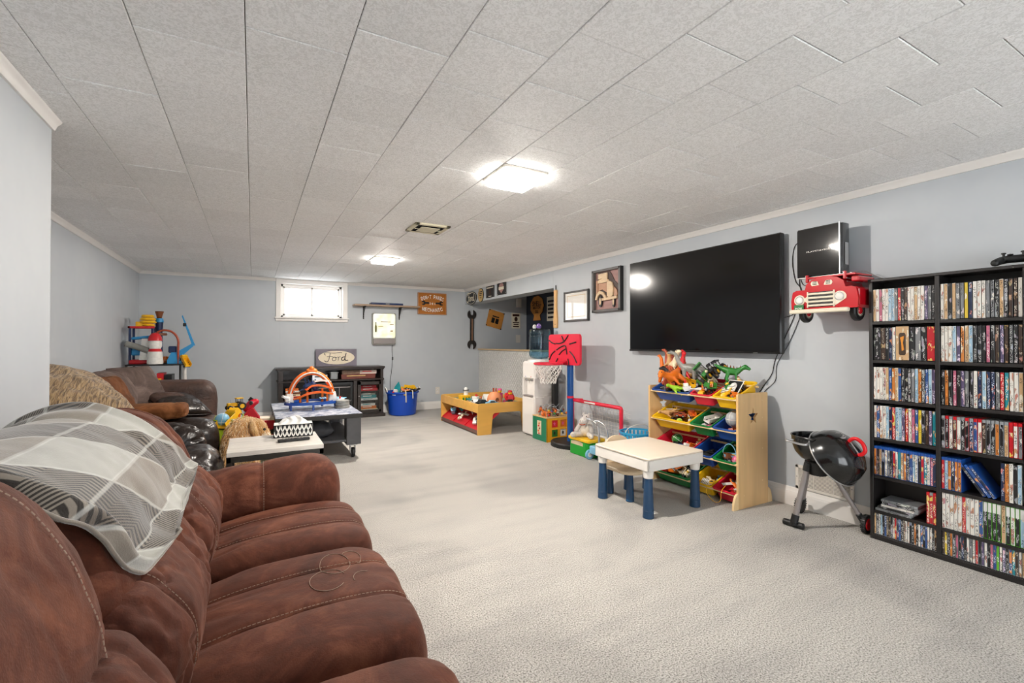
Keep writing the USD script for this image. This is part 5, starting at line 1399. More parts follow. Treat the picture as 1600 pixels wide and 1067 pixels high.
xw = XW - .006
wire('power_cable', 'black lead looping from the console and down to the toy organizer', [(3.28, 1.805, 1.86), (3.33, 1.86, 1.865), (xw, 1.93, 1.84), (xw, 1.945, 1.73), (xw, 1.925, 1.60), (xw, 1.885, 1.52), (xw, 1.93, 1.36), (xw, 2.0, 1.20), (xw, 2.075, 1.03), (xw, 2.10, .93), (xw, 2.16, .84), (xw, 2.24, .72)])
wire('video_cable', 'thin black lead from the console beside the thicker one down to the organizer', [(3.28, 1.808, 1.80), (3.34, 1.86, 1.79), (xw, 1.89, 1.70), (xw, 1.895, 1.56), (xw, 1.865, 1.44), (xw, 1.91, 1.30), (xw, 1.98, 1.14), (xw, 2.06, 1.0), (xw, 2.075, .88), (xw, 2.15, .80), (xw, 2.22, .70)], .0024)
wire('screen_cable', 'short black lead from behind the television to the truck shelf', [(3.36, 2.06, 1.33), (xw, 1.97, 1.35), (xw, 1.90, 1.385), (xw, 1.84, 1.43), (3.36, 1.80, 1.46)], .0024)
wire('console_cable', 'thin black lead in a small loop behind the console', [(3.29, 1.81, 1.66), (3.33, 1.86, 1.66), (xw, 1.89, 1.63), (xw, 1.875, 1.57), (3.36, 1.83, 1.55)], .0024)
wire('tv_cable', 'black lead hanging from the television down behind the dinosaurs', [(3.355, 3.0, 1.15), (3.365, 3.0, 1.05), (3.365, 2.985, .95), (3.365, 2.99, .83), (3.365, 2.96, .70)], .003)
wire('shelf_cable', 'pale thin lead from the console over the bookcase top', [(3.26, 1.50, 1.60), (3.30, 1.46, 1.60), (3.31, 1.40, 1.56), (3.31, 1.37, 1.545), (3.34, 1.36, 1.543)], .0022, 'grill_grey')
# controller on the bookcase
t = Thing('game_controller', 'black game controller lying on top of the bookcase', 'game controller', (3.28, .80, BTOP + .001), rz=-78)
t.add('body', limb([[((-.072, -.045, .018), .017), ((-.058, -.005, .030), .019), ((-.035, .02, .038), .019), ((.035, .02, .038), .019), ((.058, -.005, .030), .019), ((.072, -.045, .018), .017)], [((-.03, 0, .038), .017), ((.03, 0, .038), .017)]], .01, 4), 'grill_matt', smooth=True)
for x, y in ((-.045, .012), (.022, -.008)):
    s = t.add('thumb_stick', J(cy((x, y, .05), (x, y, .066), .005, n=12), cy((x, y, .064), (x, y, .071), .0095, n=16, b=.002)), 'frame_black')
t.add('direction_pad', J(bx(.022, .007, .006, (-.022, -.008, .057), .001), bx(.007, .022, .006, (-.022, -.008, .057), .001)), 'frame_black')
for (x, y), c in zip(((.045, .024), (.045, .002), (.034, .013), (.056, .013)), ('yellow', 'green', 'blue', 'red')):
    t.add('button', cy((x, y, .05), (x, y, .059), .0048, n=14, b=.001), tm(c))
for s in (-1, 1):
    t.add('trigger', bx(.03, .014, .014, (s * .045, .038, .032), .004), 'frame_black')

# ------------------------------------------------------------------ water cooler, play cube, hoop, goal
M('cooler_white', '#e9e5e0', 0.3)
pane_mat('blue_bottle', (.80, .91, .96), .05)
pane_mat('bottle_water', (.70, .86, .94), .02)
CX, CY0, CY1 = 3.02, 4.872, 5.17
t = Thing('water_cooler', 'white floor-standing water cooler with a blue bottle on top', 'water cooler', (3.19, 5.02, 0), world=True)
t.add('cabinet', J(bb(CX, 3.36, CY0, CY1, .012, .50, .012), bb(CX + .05, 3.36, CY0, CY1, .49, .72, .004), bb(CX, 3.36, CY0, CY1, .70, .925, .02)), 'cooler_white')
t.add('alcove_side', bb(CX, CX + .06, CY0, CY0 + .03, .49, .72, .004), 'cooler_white')
t.add('alcove_side', bb(CX, CX + .06, CY1 - .03, CY1, .49, .72, .004), 'cooler_white')
for y, c in ((CY0 + .085, 'red'), (CY1 - .085, 'blue')):
    tp = t.add('tap', J(cy((CX + .02, y, .68), (CX + .02, y, .712), .014, n=14, b=.002), bx(.03, .022, .014, (CX + .012, y, .70), .003)), 'silver_trim')
    t.add('tap_button', bx(.004, .016, .01, (CX + .001, y, .735), .001), tm(c), under=tp)
t.add('drip_tray', J(bb(CX - .012, CX + .05, CY0 + .04, CY1 - .04, .488, .503, .003)), 'grill_grey')
t.add('door', bb(CX - .004, CX + .002, CY0 + .012, CY1 - .012, .03, .47, .002), 'cooler_white')
t.add('bottle_seat', lathe([(.16, .92), (.15, .945), (.12, .955), (.08, .955), (0, .95)], 30, (3.19, 5.02, 0)), 'cooler_white', smooth=40)
t.add('foot', J([cy((x, y, 0), (x, y, .02), .015, n=12) for x in (CX + .04, 3.32) for y in (CY0 + .04, CY1 - .04)]), 'grill_matt')
t = Thing('water_bottle', 'large clear blue water bottle upended on the white cooler', 'water bottle', (3.19, 5.02, .957))
pf = [(.03, 0), (.085, .004), (.125, .022), (.138, .05), (.138, .09), (.131, .10), (.131, .112), (.138, .122), (.138, .275), (.131, .285), (.131, .297), (.138, .307), (.138, .345), (.126, .372), (.07, .376), (.03, .368), (0, .366)]
inn = [(0, .360), (.03, .362), (.07, .370), (.122, .366), (.134, .343), (.134, .309), (.127, .299), (.127, .283), (.134, .273), (.134, .124), (.127, .114), (.127, .098), (.134, .088), (.134, .052), (.122, .026), (.085, .008), (.03, .004)]
t.add('bottle_wall', lathe(pf + inn + [pf[0]], 40), 'blue_bottle', smooth=50)
t.add('water', lathe([(0, .006), (.084, .0095), (.121, .027), (.133, .052), (.133, .088), (.126, .098), (.126, .114), (.133, .124), (.133, .20), (0, .20)], 40), 'bottle_water', smooth=50)
t.add('neck', lathe([(.028, -.012), (.028, .006), (0, .006)], 20), 'cooler_white')
toy('egg figure', 'white', (3.15, 5.08, 1.337), (0, 0, -25), 1.15, label='small white egg-shaped figure on top of the water bottle')
toy('egg figure', 'purple', (3.15, 4.98, 1.337), (0, 0, -25), 1.35, label='small purple egg-shaped figure on top of the water bottle')
M('twig_green', '#3c4430', 0.7)
t = Thing('dry_sprig', 'thin dark sprig standing behind the water bottle', 'dried sprig', (3.72, 5.3, 1.052), world=True)
for k, (dx, dy, dz) in enumerate(((.03, -.06, .42), (.0, -.03, .47), (-.02, -.1, .36), (.02, -.14, .40), (.0, .03, .38))):
    t.add('stem', tube(crv([(3.72, 5.3, 1.052), (3.72 + dx * .4, 5.3 + dy * .3, 1.052 + dz * .55), (3.72 + dx, 5.3 + dy, 1.052 + dz)], 5), .0022, 5), 'twig_green')
t.add('pot', lathe([(0, .0), (.03, 0), (.038, .07), (.034, .07), (.028, .006), (0, .006)], 18, (3.72, 5.3, 1.052)), 'grill_matt', smooth=40)
# play cube
M('cube_green', '#0f7b58', 0.4)
M('cube_yellow', '#efaa1f', 0.4)
t = Thing('activity_cube', 'green and yellow activity cube in front of the water cooler', 'activity cube', (3.17, 4.70, 0), world=True)
qx0, qx1, qy0, qy1, qh = 2.985, 3.34, 4.552, 4.86, .275
t.add('green_panel', bb(qx0, qx0 + .014, qy0, qy1, .0, qh, .003), 'cube_green', label='green side panel')
pn = Polygon([(0, 0), (qx1 - qx0, 0), (qx1 - qx0, qh), (0, qh)])
for i, x in enumerate((.075, .195)):
    for z in (.055, .165):
        pn = pn.difference(sbox(x, z, x + .088, z + .085))
t.add('yellow_panel', tf(ext(pn, .014), (qx0, qy0, 0)), 'cube_yellow', label='yellow side panel with four windows')
for i, x in enumerate((.075, .195)):
    for j, z in enumerate((.055, .165)):
        c = [['green', 'red'], ['white', 'orange']][i][j]
        bk = t.add('window_block', bb(qx0 + x, qx0 + x + .088, qy0 + .012, qy0 + .05, z, z + .085, .002), tm(c))
        t.add('block_print', tf(ext(Polygon([(.018 * (1 if q % 2 == 0 else .5) * math.cos(math.radians(90 + 36 * q)), .028 * (1 if q % 2 == 0 else .5) * math.sin(math.radians(90 + 36 * q))) for q in range(10)]), .002), (qx0 + x + .044, qy0 + .0105, z + .042)), tm('pink' if c in ('red', 'orange') else 'black'), under=bk)
t.add('inner_box', bb(qx0 + .014, qx1, qy0 + .05, qy1, .0, qh - .002, .002), 'cube_yellow')
t.add('lid', bb(qx0 - .006, qx1 + .002, qy0 - .004, qy1 + .002, qh, qh + .012, .003), 'birch')
sl = t.add('slot_plate', bb(qx0 - .004, qx0, qy0 + .11, qy0 + .20, .07, .235, .001), 'paper_cream')
for k, (dz, dy, c) in enumerate(((.0, .0, 'red'), (.03, .012, 'orange'), (.06, -.01, 'brown'), (.09, .008, 'red'), (.12, -.004, 'orange'))):
    t.add('bead', sph(.011, (qx0 - .007, qy0 + .155 + dy, .085 + dz), (.6, 1, 1)), tm(c), smooth=True, under=sl)
# bead maze wires and figures on the cube
t = Thing('bead_maze', 'looping wire bead maze on top of the activity cube', 'bead maze', (3.17, 4.70, qh + .012))
for k, (pts, c) in enumerate((([(-.15, -.1, 0), (-.14, -.1, .10), (-.05, -.09, .14), (.02, -.1, .06), (.08, -.1, .12), (.13, -.1, 0)], 'silver'), ([(-.14, .05, 0), (-.12, .0, .13), (.0, -.05, .10), (.1, .0, .13), (.13, .05, 0)], 'silver'), ([(-.1, .1, 0), (-.02, .1, .12), (.1, .08, 0)], 'silver'))):
    t.add('wire', tube(crv(pts, 8), .0028, 6), tm(c))
for k in range(12):
    a = k * 2.4
    t.add('bead', sph(.014, (-.12 + .022 * k, -.1 + .05 * math.sin(a), .02 + .045 * abs(math.sin(k * 1.3)))), tm(['red', 'yellow', 'green', 'blue', 'orange', 'brown'][k % 6]), smooth=True)
for k, (kd, c, x, y, rz) in enumerate((('dinosaur', 'orange', 3.03, 4.63, 150), ('figure', 'orange', 3.05, 4.72, 120), ('figure', 'green', 3.10, 4.66, 200), ('robot', 'brown', 3.15, 4.64, 250), ('figure', 'white', 3.19, 4.62, 190), ('figure', 'brown', 3.12, 4.76, 230), ('figure', 'tan', 3.22, 4.70, 260), ('robot', 'rust', 3.06, 4.79, 230), ('ball', 'orange', 3.02, 4.68, 0))):
    toy(kd, c, (x, y, qh + .0125), (0, 0, rz), .95 if kd != 'ball' else .7, 'standing on top of the activity cube', group='toys on the activity cube')
t = Thing('black_post', 'plain black upright foam post standing behind the basketball net', 'foam post', (3.27, 4.80, qh + .012))
t.add('post', bx(.065, .065, .52, (0, 0, .26), .006), 'grill_matt')
t.add('post_cap', bx(.07, .07, .012, (0, 0, .526), .003), 'frame_black')
# basketball hoop
M('hoop_red', '#e0213d', 0.35)
M('hoop_blue', '#0d4d94', 0.35)
M('net_white', '#ece8e2', 0.7)
HX, HY = 3.14, 4.30
t = Thing('basketball_hoop', 'kids basketball hoop with a red backboard on a blue pole', 'basketball hoop', (HX, HY, 0), world=True)
bs = [(HX + .2, HY - .23), (HX + .2, HY + .23)] + [(HX - .02 + .21 * math.cos(a) * .9, HY + .235 * math.sin(a)) for a in np.linspace(math.pi / 2, 3 * math.pi / 2, 22)]
bm = trimesh.creation.extrude_polygon(Polygon(bs), .05, engine='earcut')
t.add('base', J(hp(np.vstack([np.c_[np.array(bs), np.zeros(len(bs))], np.c_[np.array(bs), np.full(len(bs), .04)], np.c_[(np.array(bs) - [HX, HY]) * .94 + [HX, HY], np.full(len(bs), .052)]]))), 'grill_matt')
t.add('pole', cy((HX, HY, .04), (HX, HY, 1.0), .036, n=20), 'hoop_blue', smooth=40)
t.add('pole_collar', cy((HX, HY, .535), (HX, HY, .56), .039, n=20), 'hoop_red', smooth=40)
bo = Polygon(rrect(.60, .345, .04, 6))
bd = tf(tf(ext(bo, .028), (0, 0, 0), (0, 0, -90)), (HX - .055, HY + .055, 1.083))
bk = t.add('backboard', bd, 'hoop_red')
sc_ = lambda p: [(x * .6, z * .345) for x, z in p]
for pts in ([(-.48, .30), (-.38, .22), (-.27, .18)], [(-.24, .20), (-.10, .20), (.04, .28), (.16, .46)], [(-.05, .44), (.03, .24)], [(.20, .18), (.40, .24)], [(-.22, -.02), (-.08, .08), (.06, .12), (.10, -.02), (.12, -.16)], [(-.47, -.36), (-.38, -.16), (-.27, -.06)], [(-.14, -.18), (-.04, -.06), (.08, .02)], [(.20, -.06), (.33, -.22), (.42, -.42)], [(-.24, -.42), (-.18, -.30)], [(.15, -.30), (.18, -.49)]):
    pa = crv(np.array([(x, 0, z) for x, z in sc_(pts)]), 6)
    t.add('painted_line', tf(tf(tube(pa, .007, 6), (0, 0, 0), (0, 0, -90), (1, 1, 1)), (HX - .084 + .026, HY + .055, 1.083)), 'frame_black', under=bk)
rx, rz_ = HX - .26, .925
rim_ = np.array([[rx + .155 * math.cos(a), HY + .055 + .155 * math.sin(a), rz_] for a in np.linspace(0, 2 * np.pi, 44, endpoint=False)])
t.add('rim', J(tube(rim_, .011, 8, True), hp([(HX - .055, HY + .055 + s * .07, rz_ + dz) for s in (-1, 1) for dz in (-.02, .03)] + [(rx + .13, HY + .055 + s * .06, rz_ + dz) for s in (-1, 1) for dz in (-.008, .008)])), 'hoop_red', smooth=True)
strands = []
for k in range(14):
    for s in (-1, 1):
        a0 = 2 * np.pi * k / 14
        pts = []
        for q in np.linspace(0, 1, 7):
            r = .15 - .065 * q + .008 * math.sin(q * 6)
            a = a0 + s * q * 1.35
            pts.append((rx + r * math.cos(a), HY + .055 + r * math.sin(a), rz_ - .004 - .215 * q))
        strands.append(tube(crv(pts, 3), .0042, 5))
t.add('net', J(strands), 'net_white', smooth=True)
# hockey goal
GX, GY0, GY1, GH = 3.17, 4.30, 3.50, .515
t = Thing('toy_goal', 'red-framed kids hockey goal with a white net in front of the wall', 'toy goal', (GX, 3.9, 0), world=True)
t.add('front_frame', tube(np.vstack([[(GX, GY0, .0), (GX, GY0, GH - .03)], crv([(GX, GY0, GH - .02), (GX, GY0 - .008, GH - .004), (GX, GY0 - .03, GH)], 4), crv([(GX, GY1 + .03, GH), (GX, GY1 + .008, GH - .004), (GX, GY1, GH - .02)], 4), [(GX, GY1, GH - .05), (GX, GY1, 0)]]), .02, 12), 'hoop_red', smooth=True)
t.add('back_frame', J(tube([(GX, GY0, .02), (GX + .16, GY0, .02), (GX + .16, GY1, .02), (GX, GY1, .02)], .012, 8), tube([(GX, GY0, GH), (GX + .14, GY0, GH - .01)], .016, 8)), 'hoop_red')
t.add('bar_print', bb(GX - .021, GX - .018, GY0 - .42, GY0 - .24, GH - .008, GH + .009, .001), 'net_white')
net = []
for y in np.arange(GY1 + .03, GY0, .045):
    net.append(tube([(GX + .01, y, GH), (GX + .12, y, GH - .05), (GX + .16, y, .02)], .0012, 4))
for q in np.linspace(0.05, 1, 12):
    p = np.array([GX + .12 + .04 * q, 0, GH - .05 - (GH - .07) * q])
    net.append(tube([(p[0], GY1, p[2]), (p[0], GY0, p[2])], .0012, 4))
t.add('net', J(net), 'net_white', smooth=False, kind='stuff')
# green storage tub with yellow lid and plush
M('tub_green', '#14a02c', 0.35)
M('tub_yellow', '#f0bf1c', 0.38)
t = Thing('green_toy_tub', 'green plastic toy tub with a yellow lid under the plush toy', 'toy tub', (3.04, 3.885, 0), world=True)
g0, g1, g2, g3 = 2.935, 3.14, 3.715, 4.045
t.add('tub_body', rbox(g0, g1, g2, g3, 0, .155, .035, .006), 'tub_green')
t.add('lid', rbox(g0 - .012, g1 + .012, g2 - .014, g3 + .014, .15, .182, .03, .006), 'tub_yellow')
t.add('side_rib', J([bb(g0 + .06, g0 + .11, g2 - .008, g2 + .02, .0, .148, .004), bb(g0 - .006, g0 + .02, g2 + .04, g2 + .07, 0, .148, .004)]), 'tub_green')
t.add('front_sticker', tf(ext([(0, 0), (.20, -.0), (.20, .03), (.14, .042), (.06, .04), (0, .03)], .001), (g0 - .0015, g3 - .04, .105), (0, 0, -90)), 'paper_cream')
lb = t.add('end_label', bb(g0 + .12, g0 + .17, g2 - .012, g2 - .006, .06, .115, .003), 'toy_red')
t.add('label_stripe', bb(g0 + .125, g0 + .165, g2 - .0135, g2 - .011, .08, .095, .001), 'paper_white', under=lb)
M('plush_grey', '#cfc9c2', 0.95, var=.08, scale=60, bump=.4, bscale=220, sheen=.5)
M('plush_cream', '#e6dccb', 0.95, var=.05, scale=60, bump=.4, bscale=220, sheen=.5)
t = Thing('plush_hippo', 'soft pale grey plush hippo sitting on the yellow tub lid', 'plush toy', (3.03, 3.88, .182), rz=-60)
t.add('body', limb([[((0, .01, .065), .068), ((0, .015, .12), .055), ((0, .01, .165), .038)]], .012, 8), 'plush_grey', smooth=True)
t.add('belly', sph(.055, (0, -.018, .072), (.95, .85, 1.0), 3), 'plush_cream', smooth=True)
hd = t.add('head', limb([[((0, .005, .195), .040), ((0, -.035, .185), .036), ((0, -.075, .168), .040)], [((-.012, -.09, .172), .024), ((.012, -.09, .172), .024)]], .01, 8), 'plush_grey', smooth=True)
t.add('mouth', tube(crv([(-.03, -.09, .145), (-.012, -.112, .142), (.012, -.112, .142), (.03, -.09, .145)], 5), .006, 6), tm('rust'), under=hd)
for s in (-1, 1):
    t.add('eye', sph(.006, (s * .022, -.035, .218)), tm('black'), smooth=True, under=hd)
    t.add('ear', sph(.012, (s * .03, .015, .228), (1, .6, 1.2)), 'plush_grey', smooth=True, under=hd)
    t.add('nostril', sph(.004, (s * .012, -.113, .18)), tm('brown'), smooth=True, under=hd)
    t.add('arm', limb([[((s * .045, -.005, .135), .022), ((s * .075, -.035, .095), .02), ((s * .08, -.06, .07), .022)]], .01, 4), 'plush_grey', smooth=True)
    t.add('leg', limb([[((s * .045, -.02, .035), .032), ((s * .085, -.08, .03), .027), ((s * .095, -.105, .032), .03)]], .012, 4), 'plush_grey', smooth=True)
    t.add('foot_pad', sph(.024, (s * .098, -.122, .033), (1, .5, 1)), 'plush_cream', smooth=True)
# blue basket, walker, blue bundle
M('basket_blue', '#2fa6d6', 0.35)
t = Thing('laundry_basket', 'bright blue slotted plastic basket behind the kids table', 'basket', (3.20, 3.32, 0))
rim_pts = 30
R0, R1, Hb = .135, .155, .31
sl_ = []
for k in range(26):
    a = 2 * np.pi * k / 26
    p0 = np.array([R0 * math.cos(a), R0 * math.sin(a), .01])
    p1 = np.array([R1 * math.cos(a), R1 * math.sin(a), Hb - .01])
    t.add('stave', hp([p + np.array([-math.sin(a), math.cos(a), 0]) * s * .010 + np.array([math.cos(a), math.sin(a), 0]) * q for p in (p0, p1) for s in (-1, 1) for q in (-.002, .002)]), 'basket_blue')
for z, r in ((.01, R0), (.17, .146), (Hb - .06, .1515), (Hb, R1 + .004)):
    t.add('hoop', lathe([(r - .004, z - .008), (r + .004, z - .008), (r + .005, z + .008), (r - .004, z + .008), (r - .004, z - .008)], 36), 'basket_blue', smooth=40)
t.add('base_plate', lathe([(0, .002), (R0, .002), (R0, .010), (0, .010)], 30), 'basket_blue')
t.add('wire_handle', tube(crv([(-.15, 0, Hb - .01), (-.12, -.02, Hb + .05), (0, -.03, Hb + .075), (.12, -.02, Hb + .05), (.15, 0, Hb - .01)], 6), .004, 6), 'net_white')
t = Thing('push_walker', 'toy push walker with curved silver handles and pale blue wheels', 'toy push walker', (2.98, 3.60, 0), world=True)
for y in (3.66, 3.53):
    t.add('handle_tube', tube(crv([(3.02, y, .14), (3.02, y - .002, .24), (3.01, y + .02, .34), (2.98, y + .08, .385), (2.95, y + .11, .388)], 6), .010, 10), 'silver_trim', smooth=True)
t.add('cross_tube', tube([(2.955, 3.77, .388), (2.955, 3.64, .388)], .006, 8), 'silver_trim')
t.add('deck', bb(2.92, 3.10, 3.48, 3.69, .06, .14, .01), tm('pale blue'))
for x in (2.935, 3.08):
    for y in (3.47, 3.70):
        w = t.add('wheel', cy((x, y - .012, .048), (x, y + .012, .048), .048, n=26, b=.004), tm('pale blue'))
        t.add('hub_cap', cy((x, y - .016, .048), (x, y + .016, .048), .026, n=18, b=.002), tm('white'), under=w)
M('blue_cloth', '#2a5ea8', 0.8, var=.2, scale=12, bump=.3)
t = Thing('folded_blanket', 'blue folded cloth bundle lying between the basket and the organizer', 'blanket', (3.22, 3.04, 0))
for k, (w, h, z, c) in enumerate(((.22, .22, .05, 'blue_cloth'), (.21, .21, .13, 'basket_blue'), (.2, .2, .21, 'blue_cloth'), (.19, .2, .285, 'blue_cloth'))):
    m = pillow(w, h, .11, 18, 4.0, .3, k)
    t.add('fold', tf(m, (0.01 * k - .01, .004 * k, z), (4 * (k % 2), -5 * (k % 3), 6 * k)), c, smooth=True)

# ------------------------------------------------------------------ signs on the beam and in the nook
M('sign_black', '#121417', 0.35)
M('sign_cream', '#e4dcc8', 0.5)
M('sign_tan', '#c2a268', 0.5, var=.12, scale=14)
M('sign_orange', '#c8893f', 0.5, var=.15, scale=9)


def wallsign(name, label, cat, y, z, parts, x=XW, d=.012):
    t = Thing(name, label, cat, (x - d, y, z), rz=-90)
    for nm, m, mat in parts:
        t.add(nm, m, mat)
    return t


def ring(w, h, k, d):
    return ext(Polygon(oval(w, h)), d, ) if k is None else ext(Polygon(oval(w, h), [oval(w - k, h - k)[::-1]]), d)


SCRIPT = [[(-.40, .20), (-.46, .30), (-.36, .38), (-.10, .34), (.14, .40), (.2, .34)], [(-.24, .33), (-.27, .05), (-.32, -.22), (-.40, -.26), (-.46, -.18)], [(-.36, .08), (-.24, .09), (-.14, .12)], [(-.10, .06), (-.16, -.02), (-.15, -.18), (-.08, -.20), (-.03, -.1), (-.05, .04), (-.10, .06), (.0, .02)],
          [(.02, .06), (.07, .03), (.05, -.19)], [(.065, .0), (.11, .08), (.15, .06)], [(.30, .06), (.22, .04), (.18, -.08), (.21, -.19), (.27, -.16), (.31, -.02)], [(.36, .34), (.32, .1), (.31, -.10), (.35, -.20), (.43, -.16)]]


def script(w, h, r, y=0.0):
    return J([tube(crv(np.array([(x * w, y, z * h) for x, z in s]), 6), r, 6) for s in SCRIPT])


wallsign('oval_sign', 'black oval sign with white script lettering at the far end of the beam', 'sign', 7.56, 1.945, [('plate', ring(.46, .235, None, .01), 'sign_black'), ('border', tf(ring(.43, .21, .014, .003), (0, -.002, 0)), 'sign_cream'), ('lettering', script(.35, .25, .0062), 'sign_cream')])
wallsign('oval_sign', 'tan oval sign with a dark rim on the beam', 'sign', 7.165, 1.965, [('plate', ring(.21, .235, None, .01), 'frame_black'), ('face', tf(ring(.195, .22, None, .003), (0, -.002, 0)), 'sign_tan'), ('print', J([bb(-.06 + .01 * k, .06 - .008 * k, -.004, -.001, z, z + .012, .0005) for k, z in enumerate((.05, .02, -.01, -.05))]), 'wood_dark')])
wallsign('metal_sign', 'black rectangular sign with pale lines of print on the beam', 'sign', 6.81, 1.99, [('plate', bb(-.145, .145, 0, .01, -.095, .095, .003), 'sign_black'), ('print', J(bb(-.12, .12, -.002, .001, .055, .072, .0005), bb(-.05, .05, -.002, .001, -.08, -.068, .0005)), 'sign_cream'), ('emblem', tf(ext(oval(.07, .08), .002), (0, -.0018, -.005)), 'wood_dark')])
t4 = wallsign('metal_sign', 'black square sign with a pale shield emblem on the beam', 'sign', 6.41, 2.005, [('plate', bb(-.15, .15, 0, .01, -.10, .10, .003), 'sign_black'), ('shield', tf(ext([(-.07, .055), (-.03, .075), (.03, .075), (.07, .055), (.075, -.02), (.03, -.055), (0, -.08), (-.03, -.055), (-.075, -.02)], .003), (0, -.0025, 0)), 'wood_pink'), ('shield_band', bb(-.085, .085, -.005, -.001, -.022, .022, .001), 'sign_cream'),
                                                                                                                   ('corner_dot', J([cy((sx * .13, -.002, sz * .085), (sx * .13, .002, sz * .085), .006, n=10) for sx in (-1, 1) for sz in (-1, 1)]), 'sign_cream')])
# nook
t = Thing('tilted_poster', 'tilted tan poster with two dark glasses in the nook', 'poster', (4.0, YB - .012, 1.60))
r12 = lambda m: tf(m, rot=(0, 14, 0))
t.add('sheet', r12(bb(-.165, .165, 0, .008, -.16, .16, .001)), 'sign_orange')
t.add('print', r12(J(bb(-.075, -.01, -.002, .001, -.075, .02, .002), bb(.01, .075, -.002, .001, -.075, .02, .002), bb(-.07, .07, -.002, .001, .04, .062, .001))), 'sign_black')
t.add('corner_pin', r12(J([cy((sx * .155, -.005, sz * .15), (sx * .155, .003, sz * .15), .012, n=10) for sx in (-1, 1) for sz in (-1, 1)])), 'frame_black')
t = Thing('tin_sign', 'pale upright tin sign with dark print in the nook', 'sign', (4.45, YB - .010, 1.585))
t.add('plate', tf(ext(Polygon(rrect(.19, .30, .015)), .008)), 'sign_cream')
t.add('print', J(bb(-.075, .075, -.002, .001, .085, .125, .002), tf(ext(oval(.07, .09), .002), (0, -.002, .03)), bb(-.07, .07, -.002, .001, -.045, -.025, .001), bb(-.055, .055, -.002, .001, -.08, -.06, .001), bb(-.065, .065, -.002, .001, -.125, -.10, .001)), 'wood_dark')
t = Thing('wall_box', 'small white box high on the nook wall', 'wall box', (4.5, YB - .05, 1.93))
t.add('box_body', bb(-.05, .05, 0, .05, -.085, .085, .006), 'grille_white')
t.add('box_lid', bb(-.042, .042, -.004, .002, -.05, .075, .003), 'grille_white')
t = Thing('light_switch', 'grey light switch plate on the nook wall', 'light switch', (4.5, YB - .008, 1.235))
t.add('plate', bb(-.05, .05, 0, .008, -.075, .075, .003), 'grille_white')
t.add('rocker', bb(-.016, .016, -.004, .002, -.03, .03, .002), 'grille_white')
t = Thing('shell_sign', 'orange shell-shaped sign with dark lettering on the navy nook wall', 'sign', (XN - .012, 7.46, 1.80), rz=-90)
shp = Polygon([(.23 * math.cos(a) * (1 + .03 * math.cos(9 * a)), .05 + .19 * math.sin(a) * (1 + .03 * math.cos(9 * a))) for a in np.linspace(-.65, np.pi + .65, 60)] + [(-.10, -.12), (-.13, -.22), (.13, -.22), (.10, -.12)])
t.add('plate', ext(shp.buffer(.008), .006), 'wood_dark')
t.add('face', tf(ext(shp, .004), (0, -.004, 0)), 'sign_orange')
t.add('lettering', J(tf(text('SHELL', .085, .002, True, .32), (0, -.0045, .10)), tf(text('MOTOR', .05, .002, True, .26), (0, -.0045, .02)), tf(text('OIL', .05, .002, True, .12), (0, -.0045, -.055))), 'wood_dark')
t = Thing('notice_poster', 'white poster with black words on the navy nook wall', 'poster', (XN - .006, 6.98, 1.77), rz=-90)
t.add('sheet', bb(-.15, .15, 0, .004, -.22, .22, .001), 'sign_cream')
t.add('print', J([bb(-.12, .12 - .03 * (k % 3), -.0015, .001, z, z + .035, .001) for k, z in enumerate((.12, .05, -.02, -.09, -.17))]), 'sign_black')
# ------------------------------------------------------------------ back wall: media stand, signs, shelf, tub, train table
M('espresso', '#2a211d', 0.4, var=.25, scale=3, stretch=(.3, 1, 5), coat=.15)
pane_mat('door_glass', (.85, .87, .87))
SX0, SX1, SY0, SY1 = .325, 1.815, 7.47, 7.85
t = Thing('media_stand', 'dark brown media stand with a glass door under the back wall window', 'media stand', (1.07, 7.66, 0), world=True)
t.add('top_panel', J(bb(SX0 - .035, SX1 + .02, SY0 - .03, SY1, .762, .79, .006), bb(SX0 - .018, SX1 + .01, SY0 - .015, SY1, .745, .764, .005)), 'espresso')
t.add('plinth', bb(SX0 - .02, SX1 + .03, SY0 - .02, SY1, 0, .05, .006), 'espresso')
for x0, x1 in ((SX0, SX0 + .06), (SX1 - .045, SX1)):
    t.add('side_panel', bb(x0, x1, SY0, SY1, .04, .75, .003), 'espresso')
t.add('mid_shelf', bb(SX0 - .012, SX1 + .012, SY0 - .01, SY1, .575, .600, .005), 'espresso')
t.add('back_panel', bb(SX0, SX1, SY1 - .012, SY1, .04, .75, .001), 'espresso')
t.add('bottom_panel', bb(SX0, SX1, SY0 + .01, SY1, .05, .07, .002), 'espresso')
for x in (.76, 1.36):
    t.add('divider', bb(x, x + .055, SY0 + .002, SY1, .05, .58, .003), 'espresso')
t.add('bay_shelf', bb(SX0 + .04, .77, SY0 + .03, SY1, .30, .318, .002), 'espresso')
t.add('bay_shelf', bb(1.41, SX1 - .03, SY0 + .04, SY1, .24, .256, .002), 'espresso')
t.add('bay_shelf', bb(1.41, SX1 - .03, SY0 + .04, SY1, .385, .40, .002), 'espresso')
d0, d1, e0, e1 = 1.42, 1.775, .075, .555
dr = t.add('door', J(bb(d0, d0 + .05, SY0 - .012, SY0 + .008, e0, e1, .003), bb(d1 - .03, d1, SY0 - .012, SY0 + .008, e0, e1, .003), bb(d0, d1, SY0 - .012, SY0 + .008, e0, e0 + .04, .003), bb(d0, d1, SY0 - .012, SY0 + .008, e1 - .05, e1, .003)), 'espresso')
t.add('door_pane', bb(d0 + .045, d1 - .025, SY0 - .004, SY0, e0 + .035, e1 - .045, .0005), 'door_glass', under=dr)
t.add('knob', sph(.011, (d0 + .018, SY0 - .022, .335)), 'silver_trim', smooth=True, under=dr)
M('insert_black', '#0d0d0e', 0.25)
